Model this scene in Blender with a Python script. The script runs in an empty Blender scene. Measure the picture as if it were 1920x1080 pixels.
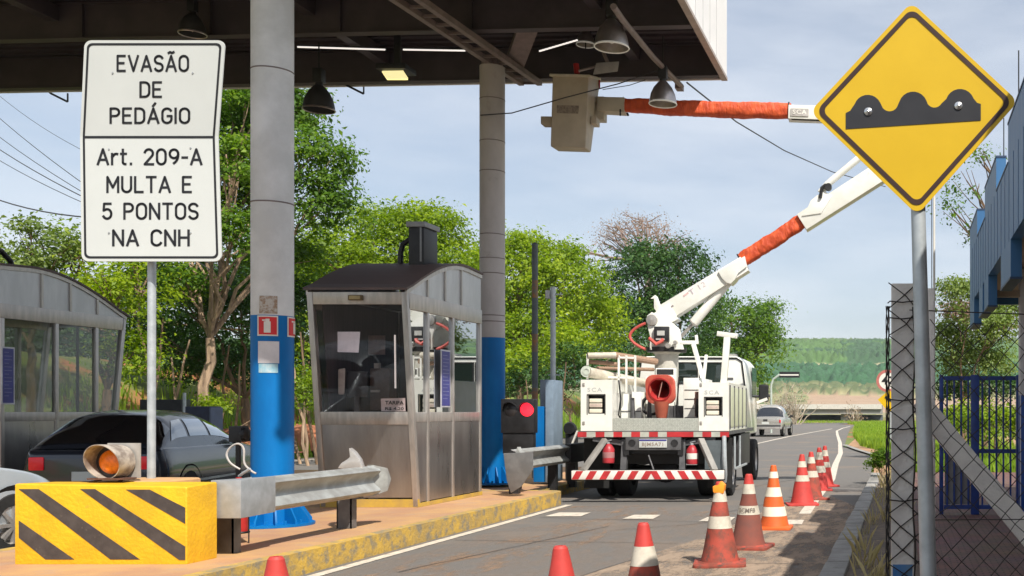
import bpy, bmesh, math, random
import numpy as np
from mathutils import Vector, Matrix, noise as mnoise
R = math.radians
random.seed(7)
scene = bpy.context.scene
COL = scene.collection
# ---------------------------------------------------------------- camera, sky, sun, exposure
F = 2000.0; CX = 1695.0; CY = 772.0; EYE = 1.4
cam_d = bpy.data.cameras.new("camera"); cam = bpy.data.objects.new("camera", cam_d); COL.objects.link(cam)
cam.location = (0, 0, EYE); cam.rotation_euler = (R(90), 0, 0)
cam_d.sensor_width = 36; cam_d.lens = F / 1920 * 36
cam_d.shift_x = -(CX - 960) / 1920; cam_d.shift_y = (CY - 540) / 1920
cam_d.clip_start = .05; cam_d.clip_end = 8000
scene.camera = cam
SUNV = Vector((.54, -.68, 1)).normalized()
sun_d = bpy.data.lights.new("sun", 'SUN'); sun_d.energy = 4.9; sun_d.angle = R(.5); sun_d.color = (1, .94, .85)
sun = bpy.data.objects.new("sun", sun_d); COL.objects.link(sun)
sun.rotation_euler = SUNV.to_track_quat('Z', 'Y').to_euler()
w = bpy.data.worlds.new("World"); scene.world = w; w.use_nodes = True
nt = w.node_tree; bg = nt.nodes['Background']
sky = nt.nodes.new('ShaderNodeTexSky'); sky.sky_type = 'NISHITA'; sky.sun_disc = False
sky.sun_elevation = math.asin(SUNV.z); sky.sun_rotation = math.atan2(SUNV.x, SUNV.y)
sky.altitude = 300; sky.air_density = 1.0; sky.dust_density = 2.2; sky.ozone_density = 1.4
tc = nt.nodes.new('ShaderNodeTexCoord')
mp = nt.nodes.new('ShaderNodeMapping'); mp.inputs['Scale'].default_value = (1, 1, 4.5)
mp.inputs['Rotation'].default_value = (0, .15, .6)
nz = nt.nodes.new('ShaderNodeTexNoise'); nz.inputs['Scale'].default_value = 2.1; nz.inputs['Detail'].default_value = 7
nz.inputs['Roughness'].default_value = .55
rp = nt.nodes.new('ShaderNodeValToRGB'); rp.color_ramp.elements[0].position = .36; rp.color_ramp.elements[1].position = .74
rp.color_ramp.elements[0].color = (.34, .34, .34, 1); rp.color_ramp.elements[1].color = (.95, .95, .95, 1)
mix = nt.nodes.new('ShaderNodeMix'); mix.data_type = 'RGBA'
mix.inputs['B'].default_value = (6.8, 7.2, 7.8, 1)
nt.links.new(tc.outputs['Generated'], mp.inputs[0]); nt.links.new(mp.outputs[0], nz.inputs['Vector'])
nt.links.new(nz.outputs['Fac'], rp.inputs[0]); nt.links.new(rp.outputs[0], mix.inputs['Factor'])
nt.links.new(sky.outputs[0], mix.inputs['A']); nt.links.new(mix.outputs['Result'], bg.inputs[0])
bg.inputs[1].default_value = .105
scene.view_settings.view_transform = 'Standard'; scene.view_settings.look = 'None'
scene.view_settings.exposure = 0.32; scene.view_settings.gamma = 1
scene.render.engine = 'CYCLES'
scene.cycles.max_bounces = 7; scene.cycles.transparent_max_bounces = 12

def P(px, py, Y): return Vector(((px - CX) * Y / F, Y, EYE + (CY - py) * Y / F))

# ---------------------------------------------------------------- materials
MATS = {}
def mat(name, col, rough=.6, metal=0., var=.12, scale=6., bump=0., bscale=60., col2=None, lo=.4, hi=.65, stretch=None,
        emit=None, espec=None, coat=0, spec=.5, col3=None, s3=3., lo3=.5, hi3=.6, alpha=None):
    if name in MATS: return MATS[name]
    m = bpy.data.materials.new(name); m.use_nodes = True; n = m.node_tree; L = n.links
    b = n.nodes['Principled BSDF']; b.inputs['Roughness'].default_value = rough; b.inputs['Metallic'].default_value = metal
    b.inputs['Specular IOR Level'].default_value = spec
    if coat: b.inputs['Coat Weight'].default_value = coat; b.inputs['Coat Roughness'].default_value = .08
    t = n.nodes.new('ShaderNodeTexCoord'); mp = n.nodes.new('ShaderNodeMapping')
    if stretch: mp.inputs['Scale'].default_value = stretch
    L.new(t.outputs['Object'], mp.inputs[0])
    nz = n.nodes.new('ShaderNodeTexNoise'); nz.inputs['Scale'].default_value = scale; nz.inputs['Detail'].default_value = 6
    nz.inputs['Roughness'].default_value = .62
    L.new(mp.outputs[0], nz.inputs['Vector'])
    r = n.nodes.new('ShaderNodeValToRGB'); r.color_ramp.elements[0].position = lo; r.color_ramp.elements[1].position = hi
    c2 = col2 if col2 else tuple(c * (1 - var) for c in col)
    c1 = col if col2 else tuple(min(1, c * (1 + var)) for c in col)
    r.color_ramp.elements[0].color = (*c2, 1); r.color_ramp.elements[1].color = (*c1, 1)
    L.new(nz.outputs['Fac'], r.inputs[0]); out = r.outputs[0]
    if col3:
        n3 = n.nodes.new('ShaderNodeTexNoise'); n3.inputs['Scale'].default_value = s3; n3.inputs['Detail'].default_value = 8
        n3.inputs['Roughness'].default_value = .7
        L.new(t.outputs['Object'], n3.inputs['Vector'])
        r3 = n.nodes.new('ShaderNodeValToRGB'); r3.color_ramp.elements[0].position = lo3; r3.color_ramp.elements[1].position = hi3
        L.new(n3.outputs['Fac'], r3.inputs[0])
        mx = n.nodes.new('ShaderNodeMix'); mx.data_type = 'RGBA'; mx.inputs['B'].default_value = (*col3, 1)
        L.new(r3.outputs[0], mx.inputs['Factor']); L.new(out, mx.inputs['A']); out = mx.outputs['Result']
    L.new(out, b.inputs['Base Color'])
    rr = n.nodes.new('ShaderNodeMapRange'); rr.inputs['To Min'].default_value = max(.02, rough - .12); rr.inputs['To Max'].default_value = min(1, rough + .12)
    L.new(nz.outputs['Fac'], rr.inputs['Value']); L.new(rr.outputs[0], b.inputs['Roughness'])
    if bump:
        nb = n.nodes.new('ShaderNodeTexNoise'); nb.inputs['Scale'].default_value = bscale; nb.inputs['Detail'].default_value = 5
        L.new(mp.outputs[0], nb.inputs['Vector'])
        bp = n.nodes.new('ShaderNodeBump'); bp.inputs['Strength'].default_value = bump; bp.inputs['Distance'].default_value = .02
        L.new(nb.outputs['Fac'], bp.inputs['Height']); L.new(bp.outputs[0], b.inputs['Normal'])
    if emit:
        b.inputs['Emission Color'].default_value = (*emit[:3], 1); b.inputs['Emission Strength'].default_value = emit[3]
    MATS[name] = m
    return m

def glass_mat(name, tint=(.75, .82, .8), rough=.02, refl=.5, opaq=.0, body=(.02, .02, .02), fm=1.2):
    """thin pane: fresnel mirror over a see-through or dark film"""
    m = bpy.data.materials.new(name); m.use_nodes = True; n = m.node_tree; n.nodes.clear(); L = n.links
    o = n.nodes.new('ShaderNodeOutputMaterial'); tr = n.nodes.new('ShaderNodeBsdfTransparent'); tr.inputs[0].default_value = (*tint, 1)
    df = n.nodes.new('ShaderNodeBsdfDiffuse'); df.inputs[0].default_value = (*body, 1)
    m1 = n.nodes.new('ShaderNodeMixShader'); m1.inputs[0].default_value = opaq
    L.new(tr.outputs[0], m1.inputs[1]); L.new(df.outputs[0], m1.inputs[2])
    gl = n.nodes.new('ShaderNodeBsdfGlossy'); gl.inputs['Roughness'].default_value = rough; gl.inputs[0].default_value = (.9, .93, .95, 1)
    fc = n.nodes.new('ShaderNodeLayerWeight'); fc.inputs[0].default_value = .5
    lw = n.nodes.new('ShaderNodeMath'); lw.operation = 'POWER'; lw.inputs[1].default_value = 4.0; L.new(fc.outputs['Facing'], lw.inputs[0])
    ma = n.nodes.new('ShaderNodeMath'); ma.operation = 'MULTIPLY_ADD'; ma.inputs[1].default_value = fm; ma.inputs[2].default_value = refl + .04
    L.new(lw.outputs[0], ma.inputs[0])
    cl = n.nodes.new('ShaderNodeClamp'); L.new(ma.outputs[0], cl.inputs[0])
    m2 = n.nodes.new('ShaderNodeMixShader'); L.new(cl.outputs[0], m2.inputs[0]); L.new(m1.outputs[0], m2.inputs[1]); L.new(gl.outputs[0], m2.inputs[2])
    L.new(m2.outputs[0], o.inputs[0]); MATS[name] = m
    return m

def leaf_mat(name, c1, c2, c3, trans=.35, rough=.55):
    m = bpy.data.materials.new(name); m.use_nodes = True; n = m.node_tree; L = n.links
    b = n.nodes['Principled BSDF']; b.inputs['Roughness'].default_value = rough; b.inputs['Specular IOR Level'].default_value = .35
    g = n.nodes.new('ShaderNodeNewGeometry'); r = n.nodes.new('ShaderNodeValToRGB')
    r.color_ramp.elements[0].color = (*c1, 1); r.color_ramp.elements[1].color = (*c3, 1)
    e = r.color_ramp.elements.new(.5); e.color = (*c2, 1)
    t = n.nodes.new('ShaderNodeTexCoord'); nz = n.nodes.new('ShaderNodeTexNoise'); nz.inputs['Scale'].default_value = .45; nz.inputs['Detail'].default_value = 3
    L.new(t.outputs['Object'], nz.inputs['Vector'])
    ad = n.nodes.new('ShaderNodeMath'); ad.operation = 'MULTIPLY_ADD'; ad.inputs[1].default_value = .55
    mr = n.nodes.new('ShaderNodeMapRange'); mr.inputs['From Min'].default_value = .3; mr.inputs['From Max'].default_value = .7; mr.inputs['To Max'].default_value = .5
    L.new(nz.outputs['Fac'], mr.inputs['Value']); L.new(g.outputs['Random Per Island'], ad.inputs[0]); L.new(mr.outputs[0], ad.inputs[2])
    L.new(ad.outputs[0], r.inputs[0]); L.new(r.outputs[0], b.inputs['Base Color'])
    tl = n.nodes.new('ShaderNodeBsdfTranslucent')
    mc = n.nodes.new('ShaderNodeMix'); mc.data_type = 'RGBA'; mc.blend_type = 'MULTIPLY'; mc.inputs['Factor'].default_value = 1
    mc.inputs['B'].default_value = (1.5, 1.6, .5, 1); L.new(r.outputs[0], mc.inputs['A']); L.new(mc.outputs['Result'], tl.inputs[0])
    ms = n.nodes.new('ShaderNodeMixShader'); ms.inputs[0].default_value = trans
    L.new(b.outputs[0], ms.inputs[1]); L.new(tl.outputs[0], ms.inputs[2]); L.new(ms.outputs[0], n.nodes['Material Output'].inputs[0])
    MATS[name] = m
    return m

# ---------------------------------------------------------------- mesh helpers
class MB:
    def __init__(s): s.v = []; s.f = []; s.mi = []; s.cur = 0
    def add(s, vs, fs):
        o = len(s.v); s.v += [Vector(q) for q in vs]
        for f in fs: s.f.append([i + o for i in f]); s.mi.append(s.cur)
        return s
    def use(s, i): s.cur = i; return s
    def box(s, x0, x1, y0, y1, z0, z1):
        return s.add([(x0,y0,z0),(x1,y0,z0),(x1,y1,z0),(x0,y1,z0),(x0,y0,z1),(x1,y0,z1),(x1,y1,z1),(x0,y1,z1)],
                     [(0,3,2,1),(4,5,6,7),(0,1,5,4),(1,2,6,5),(2,3,7,6),(3,0,4,7)])
    def hexa(s, a, b):   # two quads a (near) and b (far), joined
        return s.add(list(a) + list(b), [(0,1,2,3),(7,6,5,4),(0,4,5,1),(1,5,6,2),(2,6,7,3),(3,7,4,0)])
    def bar(s, p, q, w, h, up=(0, 0, 1)):   # rectangular bar from p to q
        p = Vector(p); q = Vector(q); d = (q - p).normalized(); up = Vector(up)
        if abs(d.dot(up)) > .98: up = Vector((0, 1, 0))
        sx = d.cross(up).normalized() * w / 2; sz = sx.cross(d).normalized() * h / 2
        return s.hexa([p - sx - sz, p + sx - sz, p + sx + sz, p - sx + sz], [q - sx - sz, q + sx - sz, q + sx + sz, q - sx + sz])
    def tube(s, pts, r, n=8, cap=True):
        pts = [Vector(p) for p in pts]; rs = r if isinstance(r, (list, tuple)) else [r] * len(pts)
        o = len(s.v); ref = None
        for i, p in enumerate(pts):
            d = (pts[min(i + 1, len(pts) - 1)] - pts[max(i - 1, 0)]).normalized()
            if ref is None: ref = d.orthogonal().normalized()
            ref = (ref - d * ref.dot(d)).normalized(); b = d.cross(ref)
            for k in range(n):
                a = 2 * math.pi * k / n; s.v.append(p + (ref * math.cos(a) + b * math.sin(a)) * rs[i])
        for i in range(len(pts) - 1):
            for k in range(n):
                a = o + i * n + k; b = o + i * n + (k + 1) % n; s.f.append([a, b, b + n, a + n]); s.mi.append(s.cur)
        if cap:
            s.f.append([o + k for k in range(n)][::-1]); s.mi.append(s.cur)
            s.f.append([o + (len(pts) - 1) * n + k for k in range(n)]); s.mi.append(s.cur)
        return s
    def lathe(s, c, prof, n=24, axis='z', ang=2 * math.pi, cap=False):
        c = Vector(c); o = len(s.v)
        for (r, h) in prof:
            for k in range(n):
                a = ang * k / n
                u, v = r * math.cos(a), r * math.sin(a)
                s.v.append(c + {'z': Vector((u, v, h)), 'y': Vector((u, h, v)), 'x': Vector((h, u, v))}[axis])
        for i in range(len(prof) - 1):
            for k in range(n):
                a = o + i * n + k; b = o + i * n + (k + 1) % n; s.f.append([a, b, b + n, a + n]); s.mi.append(s.cur)
        if cap:
            s.f.append([o + k for k in range(n)]); s.mi.append(s.cur)
            s.f.append([o + (len(prof) - 1) * n + k for k in range(n)]); s.mi.append(s.cur)
        return s
    def prism(s, pts, off):   # polygon (list of 3d points) extruded by vector off
        n = len(pts); off = Vector(off); a = [Vector(p) for p in pts]
        return s.add(a + [p + off for p in a], [list(range(n))[::-1], [i + n for i in range(n)]] + [[i, (i + 1) % n, (i + 1) % n + n, i + n] for i in range(n)])
    def ring(s, outer, inner, off):
        n = len(outer); off = Vector(off); vs = [Vector(p) for p in outer] + [Vector(p) for p in inner]
        vs += [p + off for p in vs]; fs = []
        for i in range(n):
            j = (i + 1) % n
            fs += [(i, j, n + j, n + i), (2*n+i, 3*n+i, 3*n+j, 2*n+j), (i, 2*n+i, 2*n+j, j), (n+i, n+j, 3*n+j, 3*n+i)]
        return s.add(vs, fs)
    def build(s, name, mats, parent=None, bevel=0, smooth=35, recalc=True, kind=None, segs=2):
        me = bpy.data.meshes.new(name)
        me.from_pydata([tuple(v) for v in s.v], [], s.f)
        if not isinstance(mats, (list, tuple)): mats = [mats]
        for m in mats: me.materials.append(m)
        if len(mats) > 1: me.polygons.foreach_set('material_index', s.mi)
        if recalc or bevel:
            bm = bmesh.new(); bm.from_mesh(me)
            if recalc: bmesh.ops.recalc_face_normals(bm, faces=bm.faces)
            if bevel:
                es = [e for e in bm.edges if len(e.link_faces) == 2 and e.calc_face_angle(0) > .5]
                bmesh.ops.bevel(bm, geom=es, offset=bevel, segments=segs, affect='EDGES', profile=.6, clamp_overlap=True)
            bm.to_mesh(me); bm.free()
        if smooth: me.shade_smooth(); me.set_sharp_from_angle(angle=R(smooth))
        me.update()
        o = bpy.data.objects.new(name, me); COL.objects.link(o)
        if parent: o.parent = parent
        if kind: o['kind'] = kind
        return o

def tag(o, label=None, cat=None, group=None, kind=None):
    if label: o['label'] = label
    if cat: o['category'] = cat
    if group: o['group'] = group
    if kind: o['kind'] = kind
    return o
def thing(name, label, cat, group=None):
    o = bpy.data.objects.new(name, None); COL.objects.link(o); o.empty_display_size = .2
    return tag(o, label, cat, group)
def kids(o): return [c for c in COL.objects if c.parent == o]
def dup(o, parent=None):
    c = o.copy(); COL.objects.link(c); c.parent = parent
    for k in kids(o): dup(k, c)
    return c
def place(root, loc, rz=0):
    root.location = loc; root.rotation_euler = (0, 0, rz); return root
def base(root, loc):
    """moves an Empty to the thing's base while its parts stay where they were modelled"""
    loc = Vector(loc); root.location = loc
    for k in kids(root):
        k.location = -loc
    return root
def origin_to(o, loc):
    loc = Vector(loc); o.data.transform(Matrix.Translation(-loc)); o.location = loc; return o

def textmb(s, size, fn, thick=0., spacing=1., offset=0.):
    """text as a flat mesh, each vertex mapped by fn(x, y) -> 3d (x to the right, y up, centred)"""
    cu = bpy.data.curves.new('t', 'FONT'); cu.body = s; cu.size = size; cu.align_x = 'CENTER'; cu.align_y = 'CENTER'
    cu.space_character = spacing; cu.offset = offset; cu.resolution_u = 3; cu.extrude = 0; cu.fill_mode = 'FRONT'
    ob = bpy.data.objects.new('t', cu); COL.objects.link(ob)
    dg = bpy.context.evaluated_depsgraph_get(); me = bpy.data.meshes.new_from_object(ob.evaluated_get(dg))
    xs = [v.co.copy() for v in me.vertices]; fs = [list(p.vertices) for p in me.polygons]
    bpy.data.objects.remove(ob); bpy.data.curves.remove(cu); bpy.data.meshes.remove(me)
    m = MB(); m.add([fn(v.x, v.y) for v in xs], fs)
    return m

def rpoly(pts, r, n=6):
    """2d polygon with rounded corners"""
    out = []; N = len(pts)
    for i in range(N):
        p = Vector(pts[i]); a = (Vector(pts[i - 1]) - p); b = (Vector(pts[(i + 1) % N]) - p)
        ang = a.angle(b); t = r / math.tan(ang / 2); c = p + (a.normalized() + b.normalized()).normalized() * (r / math.sin(ang / 2))
        s = p + a.normalized() * t - c; e = p + b.normalized() * t - c
        for k in range(n + 1):
            u = k / n; q = (s * (1 - u) + e * u).normalized() * r; out.append(c + q)
    return out

# common materials
M_ASPH = mat('asphalt', (.185, .170, .150), .9, var=.1, scale=70, col2=(.115, .11, .108), bump=.5, bscale=90, col3=(.25, .19, .14), s3=.5, lo3=.52, hi3=.75, lo=.25, hi=.75)
M_STEEL = mat('brushed_steel', (.43, .415, .405), .30, .85, col2=(.29, .28, .275), scale=2.2, stretch=(2.2, 2.2, .35), lo=.3, hi=.75, bump=.08, bscale=20)
M_STEELL = mat('pale_steel_frame', (.52, .49, .455), .4, .6, col2=(.40, .38, .355), scale=5, stretch=(3, 3, .6))
M_GALV = mat('galvanised_steel', (.54, .58, .60), .42, .35, col2=(.42, .46, .48), scale=9)
M_RAIL = mat('galvanised_rail', (.50, .52, .50), .5, .45, col2=(.36, .36, .34), scale=6, col3=(.22, .17, .13), s3=5, lo3=.62, hi3=.75)
M_WHITE = mat('truck_white', (.86, .86, .81), .32, 0, col2=(.76, .76, .69), scale=3, coat=.3, col3=(.46, .42, .34), s3=5, lo3=.64, hi3=.80)
M_BLACK = mat('black_steel', (.022, .022, .024), .5, .2, var=.3)
M_RUBBER = mat('rubber', (.018, .018, .018), .85, var=.3)
M_DARKM = mat('dark_paint', (.035, .034, .036), .55, var=.25)
M_RED = mat('red_paint', (.52, .03, .03), .4, var=.15)
M_REFW = mat('reflective_white', (.78, .74, .68), .45, var=.08)
M_REFR = mat('reflective_red', (.48, .03, .035), .4, var=.15)
M_BLUE = mat('column_blue', (.001, .16, .46), .45, spec=.25, scale=4, col2=(.001, .125, .38), stretch=(1, 1, .3), col3=(.03, .10, .20), s3=7, lo3=.62, hi3=.8)
M_NAVY = mat('column_navy', (.008, .055, .28), .42, var=.1, scale=4)
M_YEL = mat('barrier_yellow', (.80, .47, .010), .62, var=.06, scale=4, bump=.3, bscale=35, col2=(.68, .38, .01), col3=(.33, .21, .06), s3=9, lo3=.62, hi3=.76)
M_CONC = mat('concrete', (.36, .345, .32), .85, var=.14, scale=5, bump=.3, bscale=40, col2=(.25, .24, .22), col3=(.16, .15, .13), s3=8, lo3=.6, hi3=.72)
M_WOODD = mat('bark', (.24, .15, .085), .9, var=.3, scale=6, stretch=(3, 3, .5), bump=.8, bscale=25, col2=(.12, .085, .055))
M_BARKP = mat('pale_bark', (.44, .31, .20), .85, var=.2, scale=3, stretch=(3, 3, .4), bump=.9, bscale=18, col2=(.17, .115, .075), lo=.38, hi=.6)
M_SIGNW = mat('sign_white', (.54, .56, .54), .5, var=.02, scale=2)
M_SIGNK = mat('sign_black', (.012, .012, .014), .5, var=.1)
M_GLASSD = glass_mat('dark_car_glass', (.05, .05, .05), .01, .10, .6, (.008, .008, .01), fm=2.2)

# ---------------------------------------------------------------- road-sign stroke lettering
def _arc(cx, cy, rx, ry, a0, a1, n=10): return [(cx + rx * math.cos(R(a0 + (a1 - a0) * i / n)), cy + ry * math.sin(R(a0 + (a1 - a0) * i / n))) for i in range(n + 1)]
GLY = {
 'E': (.52, [[(.5, 1), (0, 1), (0, 0), (.5, 0)], [(0, .52), (.42, .52)]]), 'V': (.62, [[(0, 1), (.31, 0), (.62, 1)]]),
 'A': (.64, [[(0, 0), (.32, 1), (.64, 0)], [(.11, .3), (.53, .3)]]), 'I': (0.02, [[(0, 0), (0, 1)]]),
 'S': (.54, [_arc(.27, .75, .27, .25, 25, 270, 12) + _arc(.27, .25, .27, .25, 90, -155, 12)]),
 'O': (.58, [_arc(.29, .71, .29, .29, 0, 180) + _arc(.29, .29, .29, .29, 180, 360) + [(.58, .71)]]),
 'D': (.56, [[(0, 0), (0, 1), (.26, 1)] + _arc(.26, .70, .30, .30, 90, 0, 6) + _arc(.26, .30, .30, .30, 0, -90, 6) + [(0, 0)]]),
 'P': (.54, [[(0, 0), (0, 1), (.28, 1)] + _arc(.28, .74, .26, .26, 90, -90, 8) + [(0, .48)]]),
 'G': (.58, [_arc(.29, .71, .29, .29, 30, 180) + _arc(.29, .29, .29, .29, 180, 350) + [(.58, .48), (.33, .48)]]),
 'C': (.56, [_arc(.29, .71, .29, .29, 25, 180) + _arc(.29, .29, .29, .29, 180, 335)]),
 'r': (.30, [[(0, 0), (0, .7)], [(0, .48)] + _arc(.26, .42, .22, .28, 150, 70, 5)]), 't': (.34, [[(.12, .98), (.12, .15)] + _arc(.27, .15, .15, .14, 180, 280, 5), [(0, .70), (.32, .70)]]),
 '.': (.06, [[(.03, 0), (.03, .05)]]), '2': (.52, [_arc(.26, .73, .26, .27, 165, -35, 10) + [(0, 0), (.54, 0)]]),
 '0': (.54, [_arc(.27, .70, .27, .30, 0, 180) + _arc(.27, .30, .27, .30, 180, 360) + [(.54, .70)]]),
 '9': (.54, [_arc(.27, .70, .27, .29, -10, 350, 16), _arc(.02, .62, .52, .62, 12, -62, 7)]), '-': (.30, [[(0, .45), (.30, .45)]]),
 'M': (.68, [[(0, 0), (0, 1), (.34, .3), (.68, 1), (.68, 0)]]), 'U': (.56, [[(0, 1), (0, .28)] + _arc(.28, .28, .28, .28, 180, 360) + [(.56, 1)]]),
 'L': (.48, [[(0, 1), (0, 0), (.48, 0)]]), 'T': (.56, [[(0, 1), (.56, 1)], [(.28, 1), (.28, 0)]]),
 '5': (.52, [[(.48, 1), (.06, 1), (.03, .55)] + _arc(.25, .32, .27, .32, 120, -150, 12)]), 'N': (.58, [[(0, 0), (0, 1), (.58, 0), (.58, 1)]]),
 'H': (.56, [[(0, 0), (0, 1)], [(.56, 0), (.56, 1)], [(0, .52), (.56, .52)]]), ' ': (.32, [])}
GLY['\u00c3'] = (.64, GLY['A'][1] + [[(.14, 1.2), (.24, 1.26), (.38, 1.2), (.50, 1.26)]]); GLY['\u00c1'] = (.64, GLY['A'][1] + [[(.30, 1.17), (.44, 1.36)]])
def strokes(s, fn, wt=.15, gap=.26):
    """lettering with even strokes; fn maps (x in 0..1 along the text, y in cap heights) -> 3d; returns MB and width in cap heights"""
    m = MB(); x = 0; segs = []
    for ch in s:
        w_, st = GLY[ch]
        for pl in st: segs.append([(x + p[0], p[1]) for p in pl])
        x += w_ + gap
    tot = x - gap; h = wt / 2; N = 10
    for pl in segs:
        for (p, q) in zip(pl, pl[1:]):
            d = Vector((q[0] - p[0], q[1] - p[1])); 
            if d.length < 1e-6: continue
            d.normalize(); n = Vector((-d.y, d.x)) * h; p = Vector(p); q = Vector(q)
            m.add([fn(*v, tot) for v in (p - n, q - n, q + n, p + n)], [(0, 1, 2, 3)])
        for i, p in enumerate(pl):
            if 0 < i < len(pl) - 1: m.add([fn(p[0] + h * math.cos(k * 2 * math.pi / N), p[1] + h * math.sin(k * 2 * math.pi / N), tot) for k in range(N)], [tuple(range(N))])
            else:
                o = Vector(pl[1] if i == 0 else pl[-2]) - Vector(p); o.normalize(); n = Vector((-o.y, o.x)) * h; e = Vector(p) - o * h * .8; p = Vector(p)
                m.add([fn(*v, tot) for v in (p - n, p + n, e + n, e - n)], [(0, 1, 2, 3)])
    return m, tot
# ================================================================ GROUND
def gz(x, y):
    z = -.03
    if x < -18:
        t = min(1, (-18 - x) / 7); z += 3.0 * t * t * (3 - 2 * t) * (1 if y < 130 else max(0, 1 - (y - 130) / 40))
    if x > 6.5 and y > 0:
        z += .0
    return z
def build_ground():
    xs = np.concatenate([[-4000, -1500, -500, -200, -100], np.arange(-60, -16, .8), np.arange(-16, 30, 3), [60, 150, 500, 1500, 4000]])
    ys = np.concatenate([[-3000, -800, -200, -60, -20], np.arange(-6, 60, 1.5), np.arange(60, 200, 4), [240, 400, 900, 2000, 5000]])
    m = MB(); nx = len(xs)
    for y in ys:
        for x in xs:
            z = gz(x, y)
            if x < -18: z += .25 * mnoise.noise(Vector((x * .35, y * .35, 0))) * min(1, (-18 - x) / 3)
            m.v.append(Vector((x, y, z)))
    for j in range(len(ys) - 1):
        for i in range(nx - 1):
            a = j * nx + i; m.f.append([a, a + 1, a + 1 + nx, a + nx]); m.mi.append(0)
    g = mat('grass_ground', (.10, .15, .035), .95, col2=(.17, .20, .05), scale=.6, lo=.35, hi=.6, bump=.8, bscale=6, col3=(.34, .13, .055), s3=.22, lo3=.5, hi3=.58)
    return m.build('ground', g, recalc=False, kind='structure')
build_ground()

def flat(name, poly, z, m, kind='structure', div=None):
    b = MB(); b.add([(x, y, z) for x, y in poly], [list(range(len(poly)))]); return b.build(name, m, kind=kind, smooth=0)
def strip(b, line, wdt, z):
    """ribbon along a polyline of (x,y)"""
    pts = [Vector((x, y)) for x, y in line]; L = []; Rr = []
    for i, p in enumerate(pts):
        d = (pts[min(i+1, len(pts)-1)] - pts[max(i-1, 0)]).normalized(); n = Vector((-d.y, d.x)) * wdt / 2
        L.append(p + n); Rr.append(p - n)
    for i in range(len(pts) - 1):
        b.add([(*L[i], z), (*Rr[i], z), (*Rr[i+1], z), (*L[i+1], z)], [(0, 1, 2, 3)])
# road: main carriageway and the lanes beyond the booths
right_edge = [(-.65, -12), (-.65, 21.4), (-.80, 27), (-1.0, 33.5), (-2.4, 43), (-3.2, 60), (-4.3, 85), (-5.2, 112), (-8, 124)]
flat('road', right_edge + [(-14, 128), (-16, 118), (-17.5, 90), (-18, 60), (-18, -12)], 0.0, M_ASPH)
flat('far_road', [(-8, 122), (20, 134), (20, 141), (-14, 131)], 0.02, M_ASPH)
M_LINE = mat('road_line_white', (.60, .54, .45), .85, var=.12, scale=8, col3=(.22, .20, .18), s3=10, lo3=.53, hi3=.68)
b = MB()
strip(b, [(-5.02, 6), (-5.02, 16.0)], .11, .005)
def G(px, py): Y = EYE * F / (py - CY); return ((px - CX) * Y / F, Y)
ln = [(-1.36, 14.6), (-1.42, 17), (-1.50, 22), G(1567, 870), G(1576, 850), G(1575, 830), G(1570, 815), G(1569, 808), G(1580, 803), G(1594, 799.5)]
strip(b, ln, .16, .006)
strip(b, [G(1330, 848), G(1405, 835), G(1480, 818.5), G(1560, 804)], .16, .0055)
for (x0, x1, y) in [(1025, 1108, 965.5), (1168, 1242, 970), (1308, 1384, 974.5), (1440, 1516, 980)]:
    Y = EYE * F / (y - CY); X0 = (x0 - CX) * Y / F + .06; X1 = (x1 - CX) * Y / F - .06
    b.add([(X0, Y - .27, .0085), (X1, Y - .27, .0085), (X1 - .02, Y + .27, .0085), (X0 + .02, Y + .27, .0085)], [(0, 1, 2, 3)])
strip(b, [(-9.5, 6), (-9.5, 7)], .1, .005)
for y in range(18, 70, 6): strip(b, [(-12.2, y), (-12.2, y + 3)], .12, .0055)
strip(b, [(-17.3, 10), (-17.3, 100)], .14, .0055)
b.build('road_marking', M_LINE, kind='structure', smooth=0)
# dark seams and cracks in the asphalt
b = MB(); rnd = random.Random(3)
for (x0, y0, x1, y1) in [(-4.6, 6.5, -2.9, 8.2), (-2.9, 8.2, -2.5, 10.4), (-3.4, 12.6, -2.2, 13.6), (-4.4, 9.3, -3.6, 13), (-2.6, 14.4, -1.8, 17), (-6.5, 24, -3.2, 27), (-5.5, 34, -2.5, 33), (-3.3, 18, -1.7, 24), (-2.35, 9.95, -.7, 9.75), (-4.9, 11.6, -2.4, 11.3), (-4.8, 14.1, -.7, 13.0)]:
    n = 14; pts = [(x0 + (x1-x0)*i/n + rnd.uniform(-.012, .012), y0 + (y1-y0)*i/n + rnd.uniform(-.03, .03)) for i in range(n+1)]
    strip(b, pts, .014, .0062)
b.build('road_seam', mat('tar', (.05, .047, .045), .8), kind='structure', smooth=0)
def dust(nm, cl, lo_, hi_, mx_):
    m = mat(nm, cl, .95, var=.1, scale=10); n = m.node_tree; L = n.links
    t = n.nodes.new('ShaderNodeTexCoord'); nz = n.nodes.new('ShaderNodeTexNoise'); nz.inputs['Scale'].default_value = 3; nz.inputs['Detail'].default_value = 8; nz.inputs['Roughness'].default_value = .75
    mp = n.nodes.new('ShaderNodeMapping'); mp.inputs['Scale'].default_value = (1.6, .5, 1)
    L.new(t.outputs['Object'], mp.inputs[0]); L.new(mp.outputs[0], nz.inputs['Vector'])
    r = n.nodes.new('ShaderNodeMapRange'); r.inputs['From Min'].default_value = lo_; r.inputs['From Max'].default_value = hi_; r.inputs['To Max'].default_value = mx_
    L.new(nz.outputs['Fac'], r.inputs['Value']); L.new(r.outputs[0], n.nodes['Principled BSDF'].inputs['Alpha']); return m
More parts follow.
